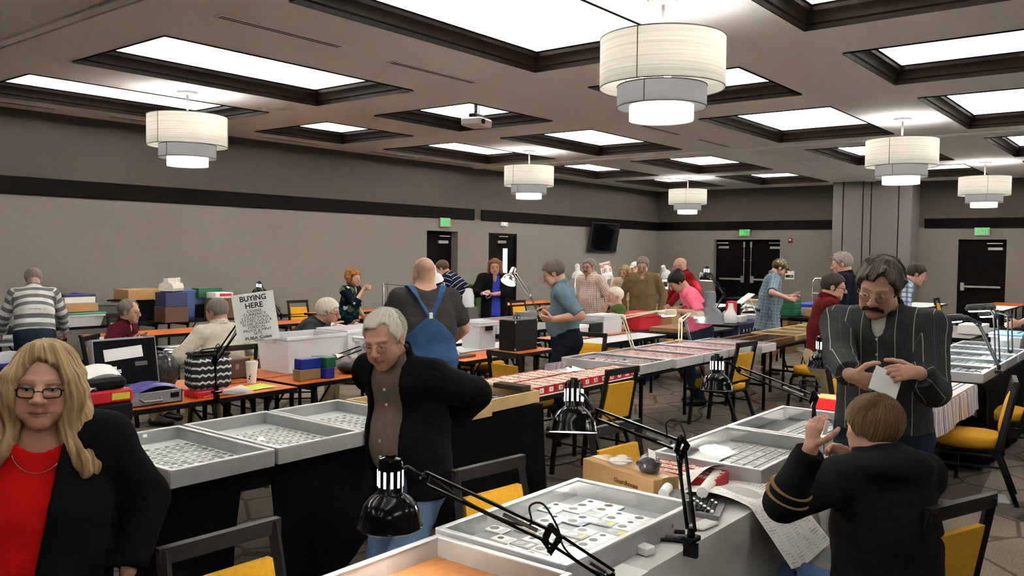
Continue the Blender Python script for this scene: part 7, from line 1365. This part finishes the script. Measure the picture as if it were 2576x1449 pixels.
# ---------------------------------------------------------------- the people in the hall
LS = (.50, .285, .195); PK = (.51, .275, .20); TN = (.44, .24, .155)
f_stripe = fabric('grey_white_stripes', rgb(112, 114, 116), pat=[(1, .098, .048, rgb(212, 212, 206), 1)]); f_mar = fabric('maroon_polo_cloth', rgb(74, 22, 34)); f_cream = fabric('cream_shirt_cloth', rgb(214, 206, 190)); f_blackj = fabric('black_blazer_cloth', rgb(22, 21, 23), bump=.4); f_redt = fabric('red_knit', rgb(206, 26, 22), bump=.4); f_charc = fabric('charcoal_tee', rgb(66, 62, 62)); f_jacket = fabric('dark_jacket_cloth', rgb(48, 50, 56), .7)
f_taupe = fabric('taupe_shirt_cloth', rgb(116, 102, 90), pat=[(0, .006, .002, rgb(96, 84, 74), .6)]); f_navys = fabric('navy_striped_knit', rgb(30, 32, 52), pat=[(1, .072, .008, rgb(214, 214, 222), 1)]); f_blue = fabric('bright_blue_cotton', rgb(62, 76, 190)); f_polo = fabric('steel_blue_polo', rgb(100, 122, 134)); f_check = fabric('red_check_cloth', rgb(214, 198, 190), pat=[(0, .03, .005, rgb(160, 98, 90), .8), (1, .03, .005, rgb(160, 98, 90), .8)])
f_olive = fabric('olive_tee', rgb(80, 98, 52)); f_beige = fabric('beige_knit', rgb(182, 158, 134)); f_tan = fabric('tan_olive_cloth', rgb(122, 104, 72)); f_redsh = fabric('dark_red_cloth', rgb(128, 24, 34)); f_pink = fabric('pink_tee', rgb(240, 112, 142)); f_plaid = fabric('blue_grey_plaid', rgb(104, 124, 138), pat=[(0, .05, .006, rgb(180, 194, 200), .7), (1, .05, .006, rgb(180, 194, 200), .7), (0, .025, .003, rgb(60, 72, 84), .6), (1, .025, .003, rgb(60, 72, 84), .6)])
f_marb = fabric('brick_maroon_cloth', rgb(84, 22, 24)); f_pin = fabric('pinstripe_cloth', rgb(70, 72, 72), pat=[(0, .007, .002, rgb(44, 46, 46), .7), (1, .007, .002, rgb(44, 46, 46), .5), (0, .074, .0035, rgb(176, 176, 170), .9)]); f_plaid2 = fabric('blue_white_plaid', rgb(190, 202, 218), pat=[(0, .06, .022, rgb(70, 92, 130), .7), (1, .06, .022, rgb(70, 92, 130), .7)]); f_hood = fabric('black_sweatshirt', rgb(30, 29, 30), bump=.5); f_ltden = fabric('light_denim', rgb(88, 110, 140)); f_white = fabric('white_tee', rgb(214, 212, 204)); f_ltblue = fabric('pale_blue_cloth', rgb(150, 176, 210))
M = fabric('floral_cloth', rgb(18, 24, 38)); N, Lk, B = nodes(M); nt = M.node_tree; tc = N.new('ShaderNodeTexCoord'); vo = N.new('ShaderNodeTexVoronoi'); vo.inputs['Scale'].default_value = 17; nn_ = N.new('ShaderNodeTexNoise'); nn_.inputs['Scale'].default_value = 9; mxv = N.new('ShaderNodeMixRGB'); mxv.inputs[0].default_value = .12; Lk.new(tc.outputs['Object'], mxv.inputs[1]); Lk.new(tc.outputs['Object'], nn_.inputs['Vector']); Lk.new(nn_.outputs['Color'], mxv.inputs[2]); Lk.new(mxv.outputs[0], vo.inputs['Vector']); sp = N.new('ShaderNodeSeparateXYZ'); Lk.new(vo.outputs['Color'], sp.inputs[0]); r = ramp(nt, [(0, rgb(18, 24, 40)), (.55, rgb(22, 62, 66)), (.68, rgb(84, 104, 70)), (.78, rgb(20, 26, 44)), (.9, rgb(196, 204, 204))]); Lk.new(sp.outputs[0], r.inputs[0]); Lk.new(r.outputs[0], B.inputs['Base Color']); f_floral = M
M = fabric('camouflage_cloth', rgb(120, 116, 92)); N, Lk, B = nodes(M); nt = M.node_tree; tc = N.new('ShaderNodeTexCoord'); nn_ = N.new('ShaderNodeTexNoise'); nn_.inputs['Scale'].default_value = 34; Lk.new(tc.outputs['Object'], nn_.inputs['Vector']); r = ramp(nt, [(0, rgb(52, 54, 42)), (.44, rgb(124, 120, 96)), (.52, rgb(84, 86, 62)), (.6, rgb(176, 170, 146))]); Lk.new(nn_.outputs[0], r.inputs[0]); Lk.new(r.outputs[0], B.inputs['Base Color']); f_camo = M
g_blk = mat('glasses_black', rgb(18, 16, 18), .25); g_met = m_gold2
person('man in a grey and white striped shirt bending away at the left wall', 84, 704, 9.3, 40, lean=(14, 34), head=(0, 45, 0), skin=PK, top=dict(m=f_stripe, sleeve=1.95, hem=.03, collar=1), bottom=dict(m=m_denimd), belt=dict(at=.3), hair=dict(c='grey', style='short'), arms=[dict(to=(.42, .3, .86)), dict(to=(.42, -.3, .86))], vox=.008, girth=1.12, shoe=m_shoe)
person('seated man in a maroon polo with glasses, holding white papers, behind the open briefcase', 326, 784, 8.7, -72, seated=.52, lean=(8, 14), head=(-6, 6, 0), skin=LS, top=dict(m=f_mar, sleeve=.9, collar=1, vneck=.8), bottom=dict(m=m_khaki), hair=dict(c='grey', style='short', recede=1.0, front=.075), glasses=('rimless', g_met), arms=[dict(px=(352, 856, 8.5), curl=.5, fi=(1, .0, -.2), ni=(0, .3, -1)), dict(px=(330, 862, 8.25), curl=.5, fi=(1, .1, -.1), ni=(.2, .4, 1))], vox=.0075, hd=dict(stub=.2), shoe=m_shoe, legs=[A3(.45, .14, .085), A3(.45, -.14, .085)])
person('seated grey-haired man in a cream shirt, seen from behind by the buying sign', 545, 785, 8.2, 66, seated=.52, lean=(10, 16), head=(22, 14, 0), skin=PK, girth=1.1, top=dict(m=f_cream, sleeve=1.95, collar=1, fold=.006), bottom=dict(m=m_khaki), hair=dict(c='grey', style='short', th=.01, front=.08, recede=1.2), arms=[dict(to=(.36, .3, .82)), dict(to=(.36, -.25, .82))], vox=.0075, legs=[A3(.45, .14, .085), A3(.45, -.14, .085)])
def locket(ob, S):
    nb, fw, up2, lat = S['nb'], S['fw'], S['up2'], S['lat']; q = MB(); pts = [nb+lat*(.075*math.cos(a))+fw*(.075+.055*math.sin(a)*1.0)-up2*(.03+.085*math.sin(a)) for a in np.linspace(0, math.pi, 22)]; q.tube(pts, .0016, 6); q.build('necklace', m_gold2, ob)
    P = S['P']; q = MB(); 
person('blonde woman in glasses, red top and black blazer, closest to the camera', 112, 968, 2.5, 213, girth=1.12, lean=(2, 4), side=-6, head=(-3, 3, -3), headscale=1.10, skin=PK, zh=None, top=dict(m=f_redt, sleeve=.5, scoop=1, hem=-.1, fold=.003, o=.014), outer=dict(m=f_blackj, open=(.055, .105, -.04), o=.034, hem=-.24, ch=.02, fold=.005), bottom=dict(m=m_blackp), belt=dict(at=.5, m=m_blk), hair=dict(c='blonde', style='long', th=.018, front=.082, disp=.0035, fr=60, carve=[((.112, -.012, .045), (.055, .044, .070))]), glasses=('rect', g_blk), hd=dict(near=1, w=1.06, jowl=1.25, lip=(.44, .15, .14), brow=.5, slit=.0050, liner=.6), vox=.0038, arms=[dict(to=(.03, .27, .80)), dict(to=(.05, -.27, .80))], extra=locket, shoe=m_shoe)
person('white-haired seated man in a dark jacket bending over papers, with glasses', 826, 770, 9.0, -62, seated=.52, lean=(22, 40), head=(-4, 12, 0), neck=34, skin=PK, girth=1.05, top=dict(m=f_cream, sleeve=.5, collar=1, vneck=1), outer=dict(m=f_jacket, open=(.03, .05, 0), o=.026), bottom=dict(m=m_khaki), hair=dict(c='white', style='thick', front=.068, th=.014), glasses=('rect', g_blk), arms=[dict(px=(880, 822, 9.0), fi=(1, 0, 0), curl=.5), dict(px=(832, 826, 8.7), fi=(1, -.1, 0), curl=.5)], vox=.008, legs=[A3(.45, .14, .085), A3(.45, -.14, .085)])
person('woman with curly ginger hair in a dark flowered blouse, holding the cart rail', 890, 700, 11.5, -80, head=(-14, 4, 0), skin=LS, top=dict(m=f_floral, sleeve=1.35, hem=-.3, vneck=1.1, cuff=.05), bottom=dict(m=m_denimd), hair=dict(c='ginger', style='curly', disp=.006, fr=50), arms=[dict(to=(.1, .24, .9)), dict(px=(915, 727, 11.3), fi=(.5, .2, -.3), curl=.9, hi=(-.3, -1, -.3))], vox=.009, hd=dict(lip=(.4, .13, .12)), shoe=m_shoe)
def overalls(ob, S):
    P, mid, nb, lat, fw, up2, g, s = [S[k] for k in ('P', 'mid', 'nb', 'lat', 'fw', 'up2', 'g', 's')]; F = Field(); o = .026
    F.ell(P, (.128*s*g+o, .165*s*g+o, .13*s), None, .04); F.ecap(P-A3(0, 0, .05), mid, A3(0, 1, 0), .155*g+o, .157*g+o, .118*g+o, .114*g+o, .05); F.ecap(mid, nb-up2*.09*s, lat, .158*g*s+o, .172*s*min(g, 1.25)+o, .114*g*s+o, .1*min(g, 1.2)*s+o, .05)
    F.ell(P+(mid-P)*.75+A3(.055, 0, -.02)*s, (.155*s+o, .16*s+o, .15*s+o), None, .06)
    for hip, kn, an in S['LG']: F.cone(hip, kn, .125*s, .085*s, .03); F.cone(kn, an-A3(0, 0, .02), .085*s, .07*s, .02)
    F.plane(A3(0, 0, .05), A3(0, 0, -1)); F.add(lambda p: np.minimum((p-mid) @ up2-.10+.9*np.abs((p-mid) @ lat), np.where((p-mid) @ fw > 0, (p-mid) @ up2-.12, 9.)), A3(-9, -9, -9), A3(9, 9, 9), .01, 'i'); S['garment']('overalls', F, m_denimo, .008, .005, 11, 4)
    me = S['shirt'].data; n_ = len(me.vertices); co = np.empty(n_*3, np.float32); me.vertices.foreach_get('co', co); co = co.reshape(-1, 3); yl = (co-mid) @ lat; zl = (co-mid) @ up2; xl = (co-mid) @ fw
    for sg in (-1, 1):
        pts = []
        for k in range(13):
            t = k/12; y = sg*(.012+.118*min(1, t*1.5)); z = .085+.24*min(1, t*1.45); 
            if t < .7: m_ = (np.abs(yl-y) < .022) & (np.abs(zl-z) < .022); x = xl[m_].min()-.006 if m_.any() else pts[-1][2]
            else: x = -.07+(t-.7)*.55; m_ = (np.abs(yl-y) < .022) & (np.abs(xl-x) < .022); z = zl[m_].max()+.006 if m_.any() else z
            pts.append((y, z, x))
        q = MB(); q.tube([mid+lat*y+up2*z+fw*x for y, z, x in pts], 0, flat=(.048, .008)); q.build('strap', m_denimo, ob, 60)
    m_ = (np.abs(yl) < .03) & (np.abs(zl-.085) < .03); x = xl[m_].min()-.012; q = MB(); q.box(mid+up2*.085+fw*x, (.012, .03, .05), b=.004); q.build('strap_joint', m_white, ob)
person('big man with shaved head in blue denim overalls and charcoal tee, seen from behind', 1066, 688, 6.8, 52, girth=1.38, lean=(4, 6), head=(14, 16, 0), skin=LS, belly=.05, top=dict(m=f_charc, sleeve=.82, hem=-.1, fold=.006), bottom=None, hd=dict(shave=1), arms=[dict(to=(.34, .24, 1.05), hint=A3(-.4, .8, -.5)), dict(to=(.30, -.26, 1.02), hint=A3(-.4, -.9, -.5), fat=1.25)], vox=.0065, extra=overalls, shoe=m_shoeb, headscale=1.03)
person('elderly man with white hair and glasses walking in a black jacket and taupe shirt', 968, 852, 3.45, 174, girth=.98, belly=.03, lean=(6, 15), neck=28, head=(16, 20, 4), skin=PK, top=dict(m=f_taupe, sleeve=1.2, collar=1, hem=.05, buttons=7, fold=.0045), outer=dict(m=f_blackj, open=(.095, .080, -.005), o=.026, hem=-.06, fold=.007, ch=.034, name='jacket'), bottom=dict(m=f_ltden), belt=dict(at=.36, m=m_blk), hair=dict(c='white', style='short', th=.011, front=.084, strands=700, disp=.0015, burn=-.01, carve=[((.09, .045, .075), (.05, .03, .035))]), glasses=('rimless', g_met), hd=dict(near=1, jowl=1.1, brow=.25, browc=(.4, .36, .32), slit=.0026, gaze=(-.2, -.35)), vox=.0042, arms=[dict(to=(-.12, .06, 1.02), hint=A3(-1, .12, -.35), nohand=1), dict(to=(-.14, -.14, 1.0), hint=A3(-1, -.2, -.2), nohand=1)], legs=[A3(.14, .11, .09), A3(-.16, -.11, .12)], shoe=m_shoe)
person('man in a navy polo with thin white stripes bending over a table', 1112, 676, 13.8, 112, lean=(22, 44), head=(0, 30, 0), skin=PK, girth=1.12, top=dict(m=f_navys, sleeve=.85, hem=-.08, collar=1), bottom=dict(m=m_blackp), hair=dict(c='brown', style='short', front=.075), arms=[dict(to=(.5, .2, .9)), dict(to=(.5, -.2, .9))], vox=.0095, shoe=m_shoe)
person('woman with auburn bob in a black cardigan and blue shirt by the glass strip door', 1245, 671, 13.2, 222, head=(-4, 4, 0), skin=PK, girth=1.08, top=dict(m=f_blue, sleeve=1.2, collar=1, vneck=1, hem=-.1), outer=dict(m=f_blackj, open=(.07, .05, .02), o=.024, hem=-.2, ch=.005), bottom=dict(m=m_denim), hair=dict(c='auburn', style='bob'), glasses=('rimless', g_met), arms=[dict(px=(1242, 740, 12.9), fi=(-1, .1, -.1), curl=.6), dict(px=(1213, 739, 12.9), fi=(.6, .3, -.4), curl=.6)], vox=.0095, hd=dict(lip=(.4, .14, .13)), shoe=m_shoe)
person('man in a steel blue polo looking down at his hands beside the tall black case', 1392, 688, 8.35, 126, lean=(3, 8), head=(0, 28, 0), neck=26, skin=LS, girth=1.12, belly=.03, top=dict(m=f_polo, sleeve=.95, hem=.05, collar=1), bottom=dict(m=m_navyp), belt=dict(at=.15, m=m_blk), hair=dict(c='mixed', style='short', front=.072), arms=[dict(px=(1392, 803, 8.1), fi=(-1, .02, .1), ni=(.0, .6, .8), curl=.55, hi=(1, -.5, -.4), fat=1.2), dict(px=(1382, 775, 8.45), fi=(-.6, -.6, 0), ni=(-.3, -.3, -1), curl=.55)], vox=.007, shoe=m_shoe)
person('man with moustache and glasses in a red checked short sleeved shirt', 1482, 672, 12.8, 170, head=(10, 4, 0), skin=LS, girth=1.2, belly=.03, top=dict(m=f_check, sleeve=.9, hem=-.16, collar=1, vneck=.6), bottom=dict(m=m_denim), hair=dict(c='grey', style='short', front=.07), glasses=('rect', g_blk), hd=dict(mustache='mixed', stub=.2), arms=[dict(to=(.02, .26, .92)), dict(to=(.1, -.25, .9))], vox=.0085, shoe=m_shoe)
person('seated man with white hair and white beard in an olive tee', 1546, 746, 12.1, 138, seated=.52, head=(8, 4, 0), skin=PK, girth=1.15, top=dict(m=f_olive, sleeve=.85, hem=-.1), bottom=dict(m=m_denim), hair=dict(c='white', style='thick', th=.018), hd=dict(beard='white'), arms=[dict(to=(.28, .26, .78)), dict(to=(.28, -.26, .78))], vox=.0085, legs=[A3(.42, .14, .085), A3(.42, -.14, .085)])
person('woman with short blonde hair in a beige jumper by the far corner', 1571, 684, 15, 205, head=(-15, 14, 0), skin=PK, top=dict(m=f_beige, sleeve=1.95, hem=-.2), bottom=dict(m=m_khaki), hair=dict(c='blonde', style='bob', len=-3), glasses=('rect', g_blk), arms=[dict(to=(.3, .12, 1.0)), dict(to=(.3, -.12, 1.0))], vox=.011)
person('man in a white cap and pale blue shirt half hidden behind the tan shirt', 1597, 674, 17.5, 150, head=(10, 10, 0), skin=PK, girth=1.1, top=dict(m=f_ltblue, sleeve=.8, hem=-.1), bottom=dict(m=m_denim), hair=dict(c='grey', style='ring', cap=f_white), vox=.011)
person('man in a tan and olive long sleeved shirt looking down, hands by his pockets', 1617, 668, 13, 214, head=(-6, 22, 0), skin=LS, girth=1.15, top=dict(m=f_tan, sleeve=1.95, hem=-.06, collar=1, vneck=.4), bottom=dict(m=m_khaki), hair=dict(c='grey', style='short', front=.075), glasses=('rimless', g_met), arms=[dict(to=(.05, .28, .93)), dict(to=(.05, -.28, .93))], vox=.009, shoe=m_shoe)
person('bald man with glasses in a dark red shirt leaning forward behind the pink shirt', 1710, 668, 14, 142, lean=(12, 26), head=(0, 14, 0), skin=PK, girth=1.1, top=dict(m=f_redsh, sleeve=1.95, hem=-.05, collar=1), bottom=dict(m=m_denimd), glasses=('rect', g_blk), arms=[dict(to=(.5, .22, .95)), dict(to=(.5, -.2, .95))], vox=.0095)
person('woman with dark hair in a bun and a pink tee bending over cardboard boxes', 1703, 709, 10.2, 138, lean=(10, 30), neck=42, head=(0, 42, 0), skin=TN, girth=1.08, top=dict(m=f_pink, sleeve=.9, hem=.0), bottom=dict(m=m_denimd), hair=dict(c='black', style='bun'), arms=[dict(px=(1708, 782, 9.9), fi=(-.8, -.3, 0), curl=.6, hi=(1, -.3, -.3)), dict(px=(1690, 778, 10.5), fi=(-.8, -.3, 0), curl=.6)], vox=.008, shoe=m_shoe)
person('man in a camouflage cap, blue plaid shirt and shorts by the double door', 1962, 674, 12.9, -44, lean=(6, 10), neck=28, head=(0, 24, 0), skin=PK, girth=1.25, belly=.04, top=dict(m=f_plaid, sleeve=.9, hem=-.28, collar=1), bottom=dict(m=m_blackp, short=1), hair=dict(c='brown', style='ring', cap=f_camo), arms=[dict(px=(1990, 745, 12.9), fi=(1, -.1, 0), curl=.6), dict(px=(1985, 752, 12.4), fi=(1, -.1, 0), curl=.6)], vox=.0085, shoe=m_shoeb)
person('man with black rimmed glasses in a brick maroon long sleeved shirt, seen from the side', 2098, 722, 7.75, -38, lean=(2, 4), head=(-16, 12, 0), neck=18, skin=LS, girth=1.15, belly=.03, top=dict(m=f_marb, sleeve=1.95, hem=-.02, collar=1, fold=.006), bottom=dict(m=m_khaki), belt=dict(at=.2), hair=dict(c='dkbrown', style='short', front=.072), glasses=('rect', g_blk), arms=[dict(to=(.26, .16, 1.1)), dict(to=(.30, -.14, 1.16), f=A3(.3, .3, 1), curl=.6)], vox=.0065, shoe=m_shoeb)
person('man with silver hair in a dark navy jacket behind the brick maroon shirt', 2117, 664, 10.4, 118, head=(8, 12, 0), skin=PK, girth=1.15, top=dict(m=f_navyj if 'f_navyj' in globals() else m_navyp, sleeve=1.95, hem=-.2, o=.022, collar=1), bottom=dict(m=m_blackp), hair=dict(c='silver', style='thick', th=.016, disp=.005, tufts=18), vox=.0085)
def under(ob, S):
    P, mid, nb, lat, fw, up2, g, s = [S[k] for k in ('P', 'mid', 'nb', 'lat', 'fw', 'up2', 'g', 's')]; F = Field(); F.ecap(mid+up2*.1, nb-up2*.055*s, lat, .15*g*s, .13*s, .102*g*s, .092*s*g, .05); F.cone(nb-up2*.02, S['sh'][0], .05*s, .045*s, .03); F.cone(nb-up2*.02, S['sh'][1], .05*s, .045*s, .03); F.cone(nb-up2*.02+fw*.006, nb+S['nd']*.2, .060*s, .063*s, .004, 's'); S['garment']('undershirt', F, f_white, .006, .001, 12, 2)
person('tall man with dark moustache and glasses in a dark pinstriped shirt, reading a white envelope', 2212, 724, 3.95, 207, girth=1.16, belly=.01, lean=(3, 13), neck=30, head=(-4, 24, -8), skin=LS, top=dict(m=f_pin, sleeve=1.93, collar=1, vneck=.9, hem=-.0, buttons=6, fold=.006, o=.016), bottom=dict(m=m_denimd), belt=dict(at=.2, buckle=1), hair=dict(c='mixed', style='thick', th=.018, front=.074, strands=900, disp=.004, ears=1, tufts=16, carve=[((.098, .030, .062), (.05, .034, .045))]), glasses=('oval', g_met), hd=dict(near=1, mustache='black', brow=.8, slit=.0024, gaze=(-.3, -.4)), arms=[dict(px=(2312, 938, 3.62), fi=(-1, .05, -.15), ni=(.05, -.6, .8), curl=(.35, .4, .45, .6), hi=(.35, -1, .3), thumb=.3), dict(px=(2138, 944, 3.66), fi=(1, -.35, -.1), ni=(.1, .2, 1), curl=(.4, .45, .5, .55), hi=(-.2, -1, .3), thumb=.3)], vox=.005, extra=under, shoe=m_shoe)
def bands(ob, S):
    sh, el, w = S['AR'][0][:3]; ax = unit(w-el); r1 = unit(np.cross(ax, A3(.1, .2, 1))); r2 = np.cross(ax, r1); q = MB()
    for off in (.03, .065):
        q = MB(); c = el+ax*off; rr = .075-.10*off; q.tube([c+r1*rr*math.cos(a)+r2*rr*math.sin(a) for a in np.linspace(0, 6.2832, 26, endpoint=False)], 0, closed=True, flat=(.016, .006)); q.build('sleeve_stripe', fabric('tan_stripe', rgb(150, 124, 84)), ob, 60)
person('seated person in a black hooded sweatshirt and jeans, back to the camera', 2194, 1078, 3.25, 76, seated=.53, girth=1.12, lean=(4, 10), neck=16, head=(14, 12, 4), skin=PK, outer=dict(m=f_hood, o=.030, hood=1, name='sweatshirt', cuff=.03, hem=-.1, fold=.007), bottom=dict(m=m_denim), hair=dict(c='sandy', style='thick', th=.022, front=.05, nape=-.10, strands=1500, disp=.002, ears=0), arms=[dict(px=(2040, 1128, 2.95), fi=(.18, 1, .1), ni=(.85, .1, .5), curl=(.5, .5, .55, .6), hi=(-1, -.8, -.1), thumb=1.2), dict(to=(.42, -.16, .95), curl=.6)], vox=.005, extra=bands, legs=[A3(.50, .13, .085), A3(.48, -.16, .085)])
person('man in a blue and white plaid shirt leaning by the far exit door', 2306, 690, 10.6, -46, lean=(12, 30), neck=36, head=(0, 22, 0), skin=PK, girth=1.08, top=dict(m=f_plaid2, sleeve=.9, collar=1), bottom=dict(m=m_denimd), hair=dict(c='dkbrown', style='short', front=.07), glasses=('rimless', g_met), vox=.0085)
person('person at the right edge reaching an arm over the lit cases', 2640, 700, 9.3, 150, lean=(18, 30), skin=PK, girth=1.15, top=dict(m=m_navyp, sleeve=.9, hem=-.1), bottom=dict(m=m_denim), hair=dict(c='grey', style='short'), arms=[dict(px=(2556, 818, 9.2), fi=(-1, -.2, 0), curl=.5), dict(to=(.4, -.2, .95))], vox=.009)
# things held in hands
p = D(2226, 968, 3.60); q = MB(); q.box((0, 0, 0), (.125, .006, .085), b=.002); q.box((-.035, 0, .05), (.05, .003, .03), b=.001); o = q.build('envelope', m_paper); Rm = Matrix.Identity(3); Rm = Matrix((Vector(RT), Vector(FW), Vector(UP))).transposed() @ Matrix.Rotation(.42, 3, 'Y') @ Matrix.Rotation(-.25, 3, 'X'); o.rotation_euler = Rm.to_euler(); o.location = tuple(p); tag(o, 'white envelope in the hands of the moustached man in pinstripes', 'envelope')
for px, py, dd, w, h, lb in ((362, 858, 8.35, .13, .09, 'white folded papers in the hands of the man in the maroon polo'), (1222, 738, 12.85, .09, .05, 'small sleeved card in the hands of the woman in the cardigan'), (868, 824, 8.75, .3, .06, 'paper sheet under the hands of the white-haired man in the jacket'), (2078, 1076, 2.9, .014, .05, 'small white coin holder raised by the hooded person')):
    p = D(px, py, dd); q = MB(); q.box((0, 0, 0), (w, .004, h), b=.001); o = q.build('held_paper' if w > .02 else 'held_holder', m_paper); o.rotation_euler = (Matrix((Vector(RT), Vector(FW), Vector(UP))).transposed() @ Matrix.Rotation(.2, 3, 'Y') @ Matrix.Rotation(-.7 if w > .02 else .1, 3, 'X')).to_euler(); o.location = tuple(p); tag(o, lb, 'paper')
